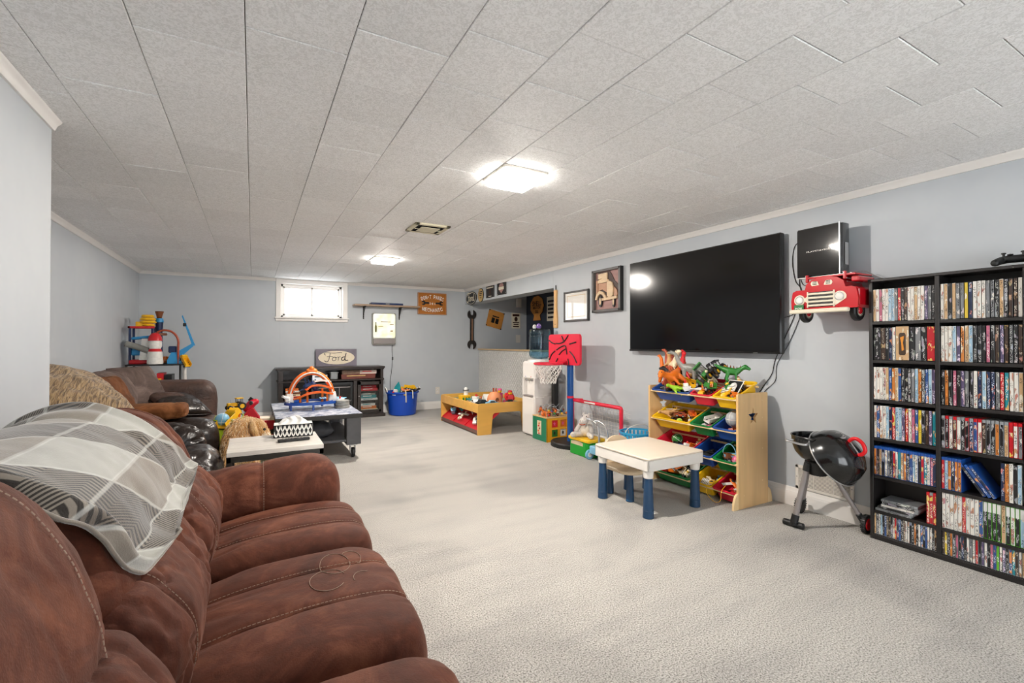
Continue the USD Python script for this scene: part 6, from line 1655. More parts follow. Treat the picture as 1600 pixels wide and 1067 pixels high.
ins = t.add('insert_frame', J(bb(.82, 1.355, SY0 + .02, SY0 + .05, .09, .56, .004)), 'insert_black')
t.add('insert_window', bb(.86, 1.315, SY0 + .015, SY0 + .022, .13, .52, .002), 'screen_black', under=ins)
t.add('insert_trim', J(bb(.86, 1.315, SY0 + .011, SY0 + .019, .475, .488, .001), bb(1.15, 1.16, SY0 + .011, SY0 + .019, .13, .475, .001)), 'grill_grey', under=ins)
# what stands in it
SH = .6005


def gamebox(name, label, x0, x1, y0, y1, z0, z1, mat, band=None, cat='box'):
    t = Thing(name, label, cat, ((x0 + x1) / 2, (y0 + y1) / 2, z0), world=True)
    t.add('box_body', bb(x0, x1, y0, y1, z0, z1 - .012, .002), mat)
    t.add('box_lid', bb(x0 - .002, x1 + .002, y0 - .002, y1 + .002, z0 + (z1 - z0) * .45, z1, .002), mat)
    if band:
        t.add('printed_band', bb(x0 + (x1 - x0) * .15, x1 - (x1 - x0) * .3, y0 - .0035, y0 - .001, z0 + (z1 - z0) * .55, z1 - (z1 - z0) * .2, .0005), band)
    return t


gamebox('disc_player', 'silver disc player on the top shelf of the media stand', .78, .985, 7.52, 7.75, SH, SH + .075, 'silver_trim', 'frame_black', 'disc player')
t = Thing('glass_jar', 'clear and white plastic box on the top shelf of the media stand', 'storage box', (1.06, 7.55, SH), world=True)
t.add('box_body', tf(tub(.13, .16, .11), (1.085, 7.50, SH + .1105)), 'case_clear', smooth=40)
t.add('lower_wrap', bb(1.04, 1.13, 7.522, 7.63, SH + .006, SH + .055, .004), 'paper_white')
gamebox('board_game', 'brown patterned board game box lying on a long reddish case in the media stand', 1.20, 1.46, 7.52, 7.74, SH + .0705, SH + .135, M('box_brown', '#6e5442', .5, var=.3, scale=30))
gamebox('board_game', 'white and red board game box lying on the long reddish case', 1.465, 1.72, 7.53, 7.74, SH + .0705, SH + .13, M('box_whitered', '#cbb9b0', .5), tm('red'))
gamebox('wooden_case', 'long reddish brown wooden case on the top shelf of the media stand', 1.19, 1.70, 7.52, 7.76, SH, SH + .07, M('box_red', '#6a2f22', .45, var=.2, scale=8), 'sign_tan')
z = .318 + .0005
for k, (h, c, w) in enumerate(((.03, 'white', .2), (.025, 'red', .21), (.03, 'cream', .19), (.028, 'brown', .2), (.022, 'white', .18), (.035, 'orange', .17))):
    gamebox('book', f'{c} book, {ORD[k]} from the bottom, in the left bay of the media stand', .42, .42 + w, 7.50 + .004 * k, 7.68, z, z + h, tm(c), 'frame_black', 'book')
    z += h + .0005
for sh, items in ((.0705, (('cream', .05), ('orange', .045), ('white', .04))), (.2565, (('white', .03), ('teal', .05), ('grey', .03))), (.4005, (('red', .045), ('red', .04)))):
    z = sh
    for k, (c, h) in enumerate(items):
        z += .0005
        x1 = 1.50 + .2 - .02 * k
        gamebox('board_game', f'{c} {"upper " if (c, k) == ("red", 1) else ""}game box behind the glass door, {["bottom", "middle", "top"][[.0705, .2565, .4005].index(sh)]} shelf', 1.475, x1 + .04, 7.535, 7.75, z, z + h, tm(c), 'paper_white' if c != 'white' else tm('teal'))
        z += h
# painted board sign leaning on the wall
M('board_purple', '#77707c', .6, var=.15, scale=5)
M('sign_ivory', '#e9dcc2', .55, var=.06, scale=9)
M('ink_grey', '#857d76', .6)
M('ink_dark', '#4f4a48', .6)
t = Thing('board_sign', 'painted board sign with a cream oval and script lettering standing on the media stand', 'sign', (1.16, 7.775, .791))
tl = lambda m: tf(m, rot=(-5, 0, 0))
t.add('board', tl(bb(-.305, .305, 0, .022, 0, .27, .003)), 'board_purple')
t.add('oval', tl(tf(ext(Polygon(oval(.54, .215, 60)), .004), (0, -.003, .135))), 'sign_ivory')
sA = tf(script(.40, .22, .006), (-.0, -.004, .130))
t.add('lettering', tl(sA), 'ink_grey')
sB = J([tube(crv(np.array([(x * .40, -.006, z * .22 + .130) for x, z in s]), 6), .0075, 6) for s in SCRIPT[-2:]])
t.add('last_letter', tl(sB), 'ink_dark')
# wall shelf with brackets
M('shelf_board', '#a88f78', .5, var=.2, scale=4, stretch=(.4, 4, 4))
t = Thing('wall_shelf', 'narrow wooden wall shelf on two dark brackets beside the window', 'wall shelf', (1.96, YB, 1.765), world=True)
t.add('board', bb(1.41, 2.48, YB - .20, YB - .001, 1.752, 1.778, .004), 'shelf_board')
for x in (1.585, 2.175):
    b = t.add('bracket', J(bb(x - .010, x + .010, YB - .012, YB - .001, 1.55, 1.752, .002), bb(x - .010, x + .010, YB - .17, YB - .001, 1.742, 1.753, .002), hp([(x - .003, YB - .011, 1.60), (x + .003, YB - .011, 1.60), (x - .003, YB - .011, 1.75), (x + .003, YB - .011, 1.75), (x - .003, YB - .15, 1.745), (x + .003, YB - .15, 1.745)])), 'grill_matt')
    t.add('screw', J([cy((x, YB - .015, z), (x, YB - .011, z), .004, n=8) for z in (1.57, 1.6)]), 'silver_trim', under=b)
t = Thing('flat_box', 'flat navy case lying on the wall shelf', 'case', (1.93, YB - .11, 1.7785))
t.add('box_body', bb(-.26, .26, -.08, .08, 0, .032, .004), tm('dark blue'))
t.add('clasp', bb(-.03, .03, -.084, -.079, .01, .022, .001), 'silver_trim')
# lit advertising panel
mk('lit_panel', {'t': ('texture_coordinate', {}), 'n': ('noise_texture', {'scale': 9.0, 'detail': 1.0}), 'r': ('rgb_ramp', {'ramp': [(0.35, (1.0, 1.0, .62)), (.6, (1, 1, .9))]}), 'e': ('emission', {'strength': 0.235})},
   [('t.object', 'n.vector'), ('n.fac', 'r.fac'), ('r.color', 'e.color')], surface='e.emission')
M('panel_frame', '#b9b7ae', .35, metal=.4)
M('print_olive', '#6d6a3a', .6)
t = Thing('lit_sign', 'glowing upright light box sign under the wall shelf', 'light box', (1.906, YB - .085, 1.125))
t.add('housing', bb(-.195, .195, .01, .084, 0, .525, .02), 'panel_frame')
t.add('lit_face', tf(ext(Polygon(rrect(.36, .40, .03)), .012), (0, 0, .315)), 'lit_panel')
t.add('lower_panel', bb(-.18, .18, .0, .02, .02, .105, .006), 'grill_grey')
t.add('print_bottle', tf(ext(Polygon([(-.014, -.09), (.014, -.09), (.016, .0), (.007, .03), (.006, .075), (-.006, .075), (-.007, .03), (-.016, .0)]), .003), (-.14, -.003, .30)), 'print_olive')
t.add('print', J(bb(-.10, -.02, -.003, 0, .30, .312, .0005), bb(.09, .15, -.003, 0, .33, .345, .0005), bb(.10, .14, -.003, 0, .22, .238, .0005), bb(-.06, .10, -.003, 0, .375, .384, .0005)), 'sign_tan')
t = Thing('sign_cord', 'black cord with an inline switch hanging from the lit sign', 'cord', (2.05, YB - .01, 1.13), world=True)
t.add('lead', tube(crv([(2.055, YB - .03, 1.135), (2.05, YB - .012, 1.06), (2.06, YB - .01, .90), (2.045, YB - .01, .70), (2.02, YB - .01, .48), (2.03, YB - .012, .33)], 8), .004, 6), 'cable_black')
t.add('inline_switch', bb(2.05, 2.07, YB - .026, YB - .006, .87, .92, .006), 'cable_black')
# mechanic's sign
t = Thing('wooden_sign', 'orange-brown wooden sign with white words and crossed spanner on the back wall', 'sign', (2.755, YB - .026, 1.843))
M('sign_brown', '#b06a1c', .45, var=.2, scale=5, stretch=(.5, 1, 5))
M('letter_white', '#ece8df', .5)
t.add('board', bb(-.262, .262, 0, .025, -.19, .19, .004), 'sign_brown')
t.add('border', J(bb(-.262, .262, -.006, .003, .178, .19, .002), bb(-.262, .262, -.006, .003, -.19, -.178, .002), bb(-.262, -.25, -.006, .003, -.19, .19, .002), bb(.25, .262, -.006, .003, -.19, .19, .002)), 'wood_mid')


def arc_text(s, h, wd, z0, rise):
    w = wd / len(s)
    out = []
    for k, ch in enumerate(s):
        if ch == ' ':
            continue
        u = (k + .5) / len(s) * 2 - 1
        m = text(ch, h, .004, True)
        m.apply_scale([min(1.0, w * .86 / max(m.extents[0], 1e-6)) if ch not in "I'" else 1, 1, 1])
        out.append(tf(m, (u * wd / 2, -.004, z0 + rise * (1 - u * u)), (0, math.degrees(2 * rise * u / (wd / 2)) * .9, 0)))
    return J(out)


t.add('lettering', J(arc_text("DON'T PANIC", .062, .42, .075, .045), arc_text("I'M A", .036, .11, .0, .0), arc_text('MECHANIC', .062, .38, -.085, -.03)), 'letter_white')


def spanner(L, h, d, open_=.5):
    """An open-ended spanner lying along x: two jaws on a waisted bar."""
    a = np.linspace(0, 2 * np.pi, 40, endpoint=False)
    g = sbox(-L / 2 + h * .4, -h * .2, L / 2 - h * .4, h * .2)
    for s in (-1, 1):
        c = (s * (L / 2 - h * .5), 0)
        head = Polygon([(c[0] + h * .52 * math.cos(q), h * .5 * math.sin(q)) for q in a])
        slot = Polygon([(c[0] + s * q[0] * h, q[1] * h) for q in ((-.1, 0), (.0, .16), (.16, .19), (.8, .13), (.8, -.33), (.16, -.19), (.0, -.16))])
        g = g.union(head).difference(slot)
    return ext(g.buffer(-.002).buffer(.002, quad_segs=2), d)


t.add('spanner_left', tf(spanner(.40, .075, .006), (0, -.005, .01)).slice_plane([-.06, 0, 0], [-1, 0, 0], cap=True), 'sign_black')
t.add('spanner_right', tf(spanner(.40, .075, .006), (0, -.005, .01)).slice_plane([.06, 0, 0], [1, 0, 0], cap=True), 'sign_black')
M('iron_black', '#4b4744', .36, metal=.6, var=.3, scale=12)
t = Thing('giant_wrench', 'giant black open-ended wrench hanging upright at the end of the back wall', 'wall ornament', (3.515, YB - .03, 1.40))
wr = tf(spanner(.72, .17, .026), (0, 0, 0), (0, 82, 0))
wr = tf(spanner(.72, .17, .026), rot=(0, 90, 0))
t.add('wrench', wr, 'iron_black')
t.add('shank_groove', bb(-.008, .008, -.002, .001, -.20, .20, .001), 'wood_mid')
# outlet
t = Thing('wall_outlet', 'white wall socket low on the back wall beside the tub', 'wall socket', (2.86, YB - .008, .315))
t.add('plate', bb(-.038, .038, 0, .008, -.06, .06, .003), 'grille_white')
for z in (-.022, .022):
    s = t.add('socket', tf(ext(Polygon(oval(.034, .03, 20)), .003), (0, -.002, z)), 'vinyl')
    t.add('slots', J(bb(-.009, -.006, -.003, 0, z - .006, z + .006, .0003), bb(.006, .009, -.003, 0, z - .006, z + .006, .0003)), 'frame_black', under=s)
# blue tub of toys
M('tub_blue', '#0f46b0', .35)
t = Thing('blue_tub', 'large round blue plastic tub full of toys beside the media stand', 'tub', (2.13, 7.50, 0))
tp = [(0, .004), (.20, .004), (.215, .02), (.243, .34), (.25, .345), (.262, .35), (.266, .365), (.262, .378), (.252, .38), (.236, .345), (.209, .025), (.19, .012), (0, .012)]
t.add('tub_body', lathe(tp, 44), 'tub_blue', smooth=45)
for s in (-1, 1):
    t.add('handle', tube(crv([(s * .255, -.05, .37), (s * .27, -.04, .42), (s * .275, 0, .44), (s * .27, .04, .42), (s * .255, .05, .37)], 5), .009, 8), 'net_white', smooth=True)
toy('tipper truck', 'yellow', (2.23, 7.44, .36), (-25, 10, 20), 1.5, 'tipped up in the blue tub')
toy('boat', 'teal', (2.04, 7.42, .36), (0, -65, 40), 2.0, 'standing on end in the blue tub')
toy('tipper truck', 'orange', (2.14, 7.38, .34), (30, -10, 150), 1.1, 'in the blue tub')
toy('dinosaur', 'black', (2.2, 7.36, .35), (60, 0, 20), 1.5, 'in the blue tub')
toy('ball', 'grey', (2.06, 7.55, .33), (0, 0, 0), 1.4, 'deep in the blue tub')
toy('track piece', 'yellow', (2.13, 7.30, .36), (20, -20, 60), 1.0, 'lying over the edge of the blue tub')
t = Thing('canvas_strap', 'pair of pale straps hanging over the rim of the blue tub', 'strap', (2.13, 7.24, .38))
for x, l in ((-.02, .16), (.09, .10)):
    t.add('strap', tube(crv([(x, .06, .02), (x, .01, .015), (x, -.006, -.02), (x + .005, .002, -l)], 5), .009, 6), 'sign_cream', smooth=True)

# train table
M('maple', '#dba74f', .4, var=.1, scale=2.0, stretch=(.5, 5, 5), coat=.2)
M('play_board', '#8a8f72', .6, var=.3, scale=7)
M('tray_red', '#c01626', .4)
M('tray_lip', '#6a4a40', .5)
VX0, VX1, VY0, VY1, VZ = 2.46, 3.30, 5.31, 6.62, .392
t = Thing('train_table', 'low maple train table with red sloping trays beside the water cooler', 'play table', (2.9, 5.97, 0), world=True)
w = VX1 - VX0
end = Polygon([(0, 0), (.185, 0), (.21, .24), (.222, .258), (.245, .266), (w - .245, .266), (w - .222, .258), (w - .21, .24), (w - .185, 0), (w, 0), (w, VZ - .03), (w - .01, VZ - .008), (w - .035, VZ), (.035, VZ), (.01, VZ - .008), (0, VZ - .03)])
for y in (VY0, VY1 - .022):
    t.add('end_panel', tf(ext(end, .022), (VX0, y, 0)), 'maple')
for x in (VX0 + .004, VX1 - .024):
    t.add('side_rail', bb(x, x + .02, VY0 + .02, VY1 - .02, .275, VZ - .004, .003), 'maple')
t.add('play_surface', bb(VX0 + .02, VX1 - .02, VY0 + .02, VY1 - .02, .325, .337, .001), 'play_board')
sl_a = [(VX0 + .01, .03), (VX0 + .01, .055), (VX0 + .30, .27), (VX0 + .32, .255)]
t.add('tray_panel', tf(ext(Polygon([(x, z) for x, z in sl_a]), VY1 - VY0 - .05), (0, VY0 + .025, 0)), 'tray_red')
for k, y in enumerate(np.linspace(VY0 + .03, VY1 - .05, 4)):
    t.add('tray_divider', tf(ext(Polygon([(VX0 + .012, .05), (VX0 + .012, .075), (VX0 + .28, .275), (VX0 + .30, .265)]), .016), (0, y, 0)), 'tray_red')
t.add('tray_lip', bb(VX0, VX0 + .014, VY0 + .02, VY1 - .02, .012, .058, .003), 'tray_lip')


def ontray(u, y, h=.01):
    return (VX0 + .03 + u * .26, y, .075 + u * .20 + h)


for kd, c, u, y, rot, s, wd in (('boat', 'pale blue', .25, 6.36, (15, 30, 60), 1.5, 'far'), ('boat', 'teal', .55, 6.25, (10, -30, 100), 1.2, 'far'), ('aeroplane', 'cream', .3, 5.98, (0, -35, 20), 1.2, 'middle'), ('aeroplane', 'white', .6, 5.9, (0, -35, 70), 1.2, 'middle'), ('studded brick', 'cream', .12, 6.04, (0, -35, 30), 1.0, 'middle'),
                                ('car', 'white', .25, 5.55, (0, -35, 40), 1.5, 'near'), ('car', 'black', .2, 5.44, (0, -35, 100), 1.5, 'near'), ('car', 'grey', .5, 5.5, (0, -35, 0), 1.5, 'near'), ('figure', 'pale blue', .4, 5.62, (60, -20, 0), 1.5, 'near')):
    toy(kd, c, ontray(u, y), rot, s, f'in the {wd} red tray of the train table', group='toys in the red trays')
# town of toys on the table
PZ = .3375
t = Thing('toy_lighthouse', 'toy lighthouse with a black-brimmed white top on a yellow block on the train table', 'toy lighthouse', (2.62, 6.10, PZ))
t.add('block', bb(-.07, .07, -.06, .06, 0, .085, .006), tm('yellow'))
for k in range(3):
    t.add('arch', tf(ext(Polygon([(-.012, 0), (.012, 0), (.012, .04)] + [(.012 * math.cos(a), .04 + .012 * math.sin(a)) for a in np.linspace(.3, 2.8, 6)] + [(-.012, .04)]), .004), (-.042 + .042 * k, -.062, .005)), tm('green'))
t.add('tower', cy((.02, 0, .085), (.02, 0, .15), .032, .027, 18), tm('white'))
t.add('gallery', cy((.02, 0, .15), (.02, 0, .158), .045, n=20), tm('black'))
t.add('cap', lathe([(.026, .158), (.028, .17), (.02, .188), (0, .195)], 18, (.02, 0, 0)), tm('white'), smooth=True)
M('clay_orange', '#d98a5c', .5)
t = Thing('toy_house', 'round peach toy house with a chimney on the train table', 'toy house', (2.80, 5.52, PZ))
t.add('dome', lathe([(.10, 0), (.105, .06), (.09, .12), (.06, .16), (.035, .175), (0, .18)], 24), 'clay_orange', smooth=True)
t.add('doorway', tf(ext(Polygon(oval(.05, .07, 20)), .01), (0, 0, 0)).apply_transform(trimesh.transformations.translation_matrix([-.01, -.103, .07])), tm('brown'))
t.add('chimney', J(cy((-.015, 0, .16), (-.015, 0, .225), .012, n=12), cy((.025, 0, .16), (.025, 0, .22), .012, n=12)), tm('rust'))
for kd, c, x, y, rz, s, tail in (('boat', 'teal', 2.66, 5.86, 120, 1.3, 'on the train table'), ('tipper truck', 'white', 2.78, 5.74, 60, 1.15, 'on the train table'), ('aeroplane', 'orange', 2.86, 6.02, 30, 1.2, 'on the train table'), ('car', 'white', 2.56, 5.62, 80, 1.5, 'near the front rail of the train table'), ('car', 'black', 2.62, 5.52, 20, 1.5, 'near the front rail of the train table'), ('track piece', 'tan', 2.6, 5.88, 80, 1.2, 'on the train table'),
                                  ('track piece', 'cream', 2.58, 5.76, 60, 1.0, 'on the train table'), ('robot', 'red', 3.0, 5.50, 20, 1.2, 'on the train table'), ('figure', 'pink', 2.93, 5.62, 200, 2.0, 'on the train table'), ('figure', 'red', 2.98, 5.42, 160, 1.9, 'on the train table'), ('studded brick', 'teal', 2.9, 5.42, 20, 1.3, 'on the train table'), ('studded brick', 'pink', 3.05, 5.60, 10, 1.6, 'on the train table'), ('car', 'pale blue', 2.72, 5.44, 170, 1.4, 'on the train table'), ('car', 'green', 2.7, 6.3, 120, 1.3, 'on the train table'), ('track piece', 'brown', 2.75, 6.1, 30, 1.2, 'on the train table')):
    toy(kd, c, (x, y, PZ + .0005), (0, 0, rz), s * 1.3, tail, group='toys on the train table')
# ------------------------------------------------------------------ left side: tables, far sofa, recliner, dog, corner toys
M('table_iron', '#26241f', .5, var=.2, scale=9)
M('table_dark', '#4a4a4d', .5, var=.2, scale=6)
mk('marbled', {'t': ('texture_coordinate', {}), 'n': ('noise_texture', {'scale': 7.0, 'detail': 8.0, 'roughness': .75, 'distortion': 1.6}), 'r': ('rgb_ramp', {'ramp': [(.36, lin('#3a4768')), (.47, lin('#8d95a8')), (.56, lin('#c9cbd2')), (.7, lin('#e3e2e2'))]}), 'p': ('principled_bsdf', {'roughness': .3})}, [('t.object', 'n.vector'), ('n.fac', 'r.fac'), ('r.color', 'p.base_color')])
KX0, KX1, KY0, KY1 = .19, .975, 4.88, 6.15
t = Thing('coffee_table', 'dark industrial coffee table on casters with a marbled top', 'coffee table', (.58, 5.5, 0), world=True)
t.add('tabletop', bb(KX0, KX1, KY0, KY1, .418, .45, .003), 'marbled')
t.add('top_edge', J(bb(KX0 - .003, KX1 + .003, KY0 - .004, KY0 + .012, .405, .446, .002), bb(KX1 - .012, KX1 + .004, KY0, KY1, .405, .446, .002), bb(KX0 - .004, KX0 + .012, KY0, KY1, .405, .446, .002)), 'table_iron')
for x0 in (KX0 + .01, KX1 - .15):
    for y0 in (KY0 + .01, KY1 - .15):
        t.add('leg', bb(x0, x0 + .14, y0, y0 + .14, .135, .408, .004), 'table_dark')
        cx_, cy_ = x0 + .07, y0 + .07
        c = t.add('caster_wheel', cy((cx_ - .016, cy_ - .015, .05), (cx_ + .016, cy_ - .015, .05), .05, n=24, b=.006), 'grill_matt', smooth=30)
        t.add('caster_fork', J([hp([(cx_ + s * .024 - .003, cy_ - .03, .045), (cx_ + s * .024 + .003, cy_ - .03, .045), (cx_ + s * .024 - .003, cy_, .045), (cx_ + s * .024 + .003, cy_, .045), (cx_ + s * .024 - .003, cy_ - .03, .125), (cx_ + s * .024 + .003, cy_ - .03, .125), (cx_ + s * .024 - .003, cy_ + .03, .125), (cx_ + s * .024 + .003, cy_ + .03, .125)]) for s in (-1, 1)] + [bb(cx_ - .04, cx_ + .04, cy_ - .04, cy_ + .04, .12, .136, .003)]), 'silver_trim', under=c)
t.add('lower_shelf', bb(KX0 + .03, KX1 - .03, KY0 + .03, KY1 - .03, .165, .19, .003), 'table_dark')
t = Thing('storage_basket', 'dark grey cloth bundle on the lower shelf of the coffee table', 'cloth bundle', (.55, 5.2, .19))
t.add('bundle', tf(pillow(.36, .3, .16, 24, 3.0, .5, 4), (0, 0, .075)), M('cloth_dark', '#3b3c40', .85, var=.3, scale=9), smooth=True)
t = Thing('stacked_discs', 'grey layered round toy base on the corner of the coffee table', 'toy base', (.86, 5.36, .4505))
for k in range(3):
    t.add('layer', cy((0, 0, .028 * k), (0, 0, .028 * k + .027), .075 - .003 * k, n=22, b=.003), tm('grey'))
toy('boat', 'black', (.90, 5.62, .4505), (0, 0, 20), 1.4, 'on the coffee table beyond the race track')
toy('dinosaur', 'pale blue', (.88, 5.72, .4505), (0, 0, 200), 1.2, 'on the coffee table beyond the race track')
# looping race track
M('track_orange', '#ef6a1c', .35)
t = Thing('race_track_set', 'orange, white and blue looping toy race track on the coffee table', 'toy race track', (.56, 5.46, .4505))
a = np.linspace(0, 2 * np.pi, 48, endpoint=False)


def ribbon(path, w, h, axis=(0, 0, 1.0), closed=False):
    p = np.asarray(path, float)
    d = np.gradient(p, axis=0) if not closed else np.roll(p, -1, 0) - np.roll(p, 1, 0)
    s = np.cross(d, axis)
    s /= np.maximum(np.linalg.norm(s, axis=1, keepdims=True), 1e-9)
    u = np.cross(s, d)
    u /= np.maximum(np.linalg.norm(u, axis=1, keepdims=True), 1e-9)
    P = np.stack([p + s * w / 2 + u * h, p + s * w / 2 - u * 0, p - s * w / 2 - u * 0, p - s * w / 2 + u * h, p - s * (w / 2 - .006) + u * h, p - s * (w / 2 - .006) + u * .003, p + s * (w / 2 - .006) + u * .003, p + s * (w / 2 - .006) + u * h], 1)
    m = grid(P, wrap_u=closed, wrap_v=True)
    trimesh.repair.fix_normals(m)
    return m


t.add('base_ring', ribbon(np.c_[.24 * np.cos(a), .16 * np.sin(a), .055 + 0 * a], .06, .026, closed=True), tm('blue'))
for k in (0, 8, 20, 28, 36):
    t.add('base_leg', bx(.02, .02, .055, (.24 * math.cos(a[k]), .16 * math.sin(a[k]), .028)), tm('blue'))
t.add('base_plate', J(lathe([(0, .058), (.10, .058), (.10, .066), (0, .066)], 30)), tm('white'))
arch = np.array([[-.215 * math.cos(q), .02, .10 + .285 * math.sin(q)] for q in np.linspace(.05, math.pi - .05, 40)])
t.add('arch_track', ribbon(arch, .055, .024, axis=(0, 1, .001)) if False else tube(arch, .027, 10), 'track_orange', smooth=True)
t.add('arch_rail', J(tube(arch + [0, -.03, 0], .008, 6), tube(arch + [0, .03, 0], .008, 6)), tm('white'), smooth=True)
t.add('arch_cap', limb([[((-.03, .02, .40), .03), ((.03, .02, .40), .03)], [((0, .02, .425), .03)]], .012, 3), tm('orange'), smooth=True)
for s in (-1, 1):
    t.add('arch_foot', hp([(s * .215 + x * .04, .02 + y * .04, z) for x in (-1, 1) for y in (-1, 1) for z in (.06, .10)] + [(s * .215 + x * .028, .02 + y * .03, .17) for x in (-1, 1) for y in (-1, 1)]), tm('white'))
t.add('ramp', ribbon(crv([(.20, -.03, .20), (.10, -.05, .235), (.0, -.06, .24), (-.06, -.07, .20)], 8), .05, .02), 'track_orange')
t.add('ramp', ribbon(crv([(.20, -.02, .14), (.08, -.08, .17), (-.04, -.10, .16), (-.13, -.08, .12), (-.16, -.02, .10)], 8), .05, .02), 'track_orange')
t.add('ramp_guard', ribbon(crv([(.19, .02, .27), (.1, -.02, .29), (.02, -.04, .285)], 8), .03, .018), tm('white'))
t.add('support', J([cy((x, y, .06), (x, y, z), .012, n=10) for x, y, z in ((.1, -.05, .22), (-.05, -.07, .19), (-.12, -.07, .12), (.15, -.03, .16))]), tm('orange'))
t.add('claw_monster', limb([[((-.06, -.03, .24), .03), ((.01, -.03, .26), .035), ((.03, -.03, .21), .025)]] + [[((-.06 + .03 * k, -.03, .26), .012), ((-.075 + .035 * k, -.04, .325 - .01 * (k % 2)), .005)] for k in range(4)] + [[((-.07, -.03, .22), .014), ((-.12, -.05, .20), .006)], [((.03, -.03, .22), .014), ((.07, -.05, .19), .006)]], .01, 2), tm('dark blue'), smooth=True)
t.add('stripe_ramp', J([tf(bx(.018, .14, .006, (.075 + .024 * k, -.10, .12), .001), rot=(0, 0, 0)) for k in range(3)]), tm('pale blue'))
t.add('launcher', J(bx(.05, .09, .05, (-.24, -.06, .12), .01), cy((-.24, -.10, .13), (-.29, -.14, .16), .014, n=10)), tm('white'))
# side table
M('plank_white', '#d6d0c8', .5, var=.12, scale=3, stretch=(.5, 8, 4))
EX0, EX1, EY0, EY1 = -.135, .408, 3.262, 3.76
t = Thing('side_table', 'small planked pale side table with a dark frame behind the sofa arm', 'side table', (.14, 3.5, 0), world=True)
for k in range(4):
    d = (EY1 - EY0) / 4
    t.add('plank', bb(EX0, EX1, EY0 + k * d + .0012, EY0 + (k + 1) * d - .0012, .472, .50, .002), 'plank_white')
t.add('top_frame', J(bb(EX0, EX1, EY0, EY0 + .025, .438, .4715, .002), bb(EX0, EX1, EY1 - .025, EY1, .438, .4715, .002), bb(EX0, EX0 + .025, EY0, EY1, .438, .4715, .002), bb(EX1 - .025, EX1, EY0, EY1, .438, .4715, .002)), 'table_iron')
for x0 in (EX0, EX1 - .03):
    for y0 in (EY0, EY1 - .03):
        t.add('leg', bb(x0, x0 + .03, y0, y0 + .03, 0, .44, .002), 'table_iron')
t.add('stretcher', J(bb(EX0, EX0 + .025, EY0, EY1, .10, .125, .002), bb(EX1 - .025, EX1, EY0, EY1, .10, .125, .002), bb(EX0, EX1, (EY0 + EY1) / 2 - .012, (EY0 + EY1) / 2 + .012, .10, .125, .002)), 'table_iron')
# tissues: leaf print built from curved leaves on the box faces
M('tissue_paper', '#f1efeb', .8)
t = Thing('tissue_box', 'black and white leaf-patterned tissue box on the side table', 'tissue box', (.255, 3.66, .5005), rz=-3)
t.add('box_body', bb(-.125, .125, -.062, .062, 0, .088, .003), 'case_black')


def leaf(s):
    o = crv([(0, 0), (.5 * s, .12), (.95 * s, .5), (.75 * s, 1.0), (.45 * s, .62), (.12 * s, .35)], 5, True)
    return o


lv = []
for k in range(9):
    for r in range(2):
        x0, z0 = -.108 + .027 * k + (.0135 if r else 0), .006 + .038 * r
        for s in (-1, 1):
            o = leaf(s) * [.0135, .040] + [x0, z0]
            if abs(o[:, 0]).max() < .124:
                lv.append(tf(ext(Polygon(o).buffer(0), .0008), (0, -.0627, 0)))
t.add('leaf_print', J(lv), 'paper_white', smooth=False, kind='stuff')
lv = []
for k in range(4):
    for r in range(2):
        for s in (-1, 1):
            lv.append(tf(tf(ext(Polygon(leaf(s) * [.0135, .040] + [-.045 + .028 * k, .006 + .038 * r]).buffer(0), .0008), (0, 0, 0), (0, 0, 90)), (.1257, 0, 0)))
t.add('leaf_print', J(lv), 'paper_white', smooth=False, kind='stuff')
t.add('top_panel', bb(-.122, .122, -.059, .059, .087, .0888, .0005), 'paper_white')
s = np.linspace(-1, 1, 26)
U, V = np.meshgrid(s, s, indexing='ij')
hgt = .05 * (1 - np.maximum(np.abs(U), np.abs(V)) ** 2) * (.55 + .9 * (meshkit.fbm(np.stack([U * 2.2, V * 2.2, 0 * U], -1) + 7, 3, 2)))
P = np.stack([U * .085 + .012 * np.sin(V * 7), V * .035 + .01 * np.sin(U * 9), .089 + hgt], -1)
t.add('tissue', grid(P), 'tissue_paper', smooth=True)
t = Thing('remote_control', 'black remote control lying on the side table', 'remote control', (.245, 3.455, .5005), rz=4)
t.add('body', rbox(-.098, .098, -.022, .022, 0, .018, .012, .004), 'frame_black')
for k in range(7):
    for q in (-1, 0, 1):
        t.add('button', bx(.012, .007, .004, (-.065 + .019 * k, q * .012, .019), .001), 'grill_grey' if (k + q) % 3 else 'frame_grey')
t = Thing('patterned_box', 'dark leafy box standing on the floor beneath the side table', 'box', (.16, 3.95, 0))
t.add('box_body', bb(-.10, .10, -.07, .07, 0, .24, .004), 'case_black')
t.add('box_lid', bb(-.104, .104, -.074, .074, .22, .25, .004), M('leaf_dark', '#3f5a3c', .6, var=.5, scale=30))

# far sofa, dark brown leather, against the left wall
def leather(name, c1, c2, rough=.35, bump=.35):
    return mk(name, {'t': ('texture_coordinate', {}), 'n': ('noise_texture', {'scale': 6.0, 'detail': 5.0, 'roughness': .65}), 'r': ('rgb_ramp', {'ramp': [(.35, lin(c1)), (.65, lin(c2))]}), 'v': ('voronoi_texture', {'scale': 160.0}), 'b': ('bump', {'strength': .12, 'distance': .003}), 'n2': ('noise_texture', {'scale': 14.0, 'detail': 4.0, 'distortion': 1.0}), 'b2': ('bump', {'strength': bump, 'distance': .02}), 'p': ('principled_bsdf', {'roughness': rough})},
              [('t.object', 'n.vector'), ('n.fac', 'r.fac'), ('r.color', 'p.base_color'), ('t.object', 'v.vector'), ('v.distance', 'b.height'), ('t.object', 'n2.vector'), ('n2.fac', 'b2.height'), ('b2.normal', 'b.normal'), ('b.normal', 'p.normal')])


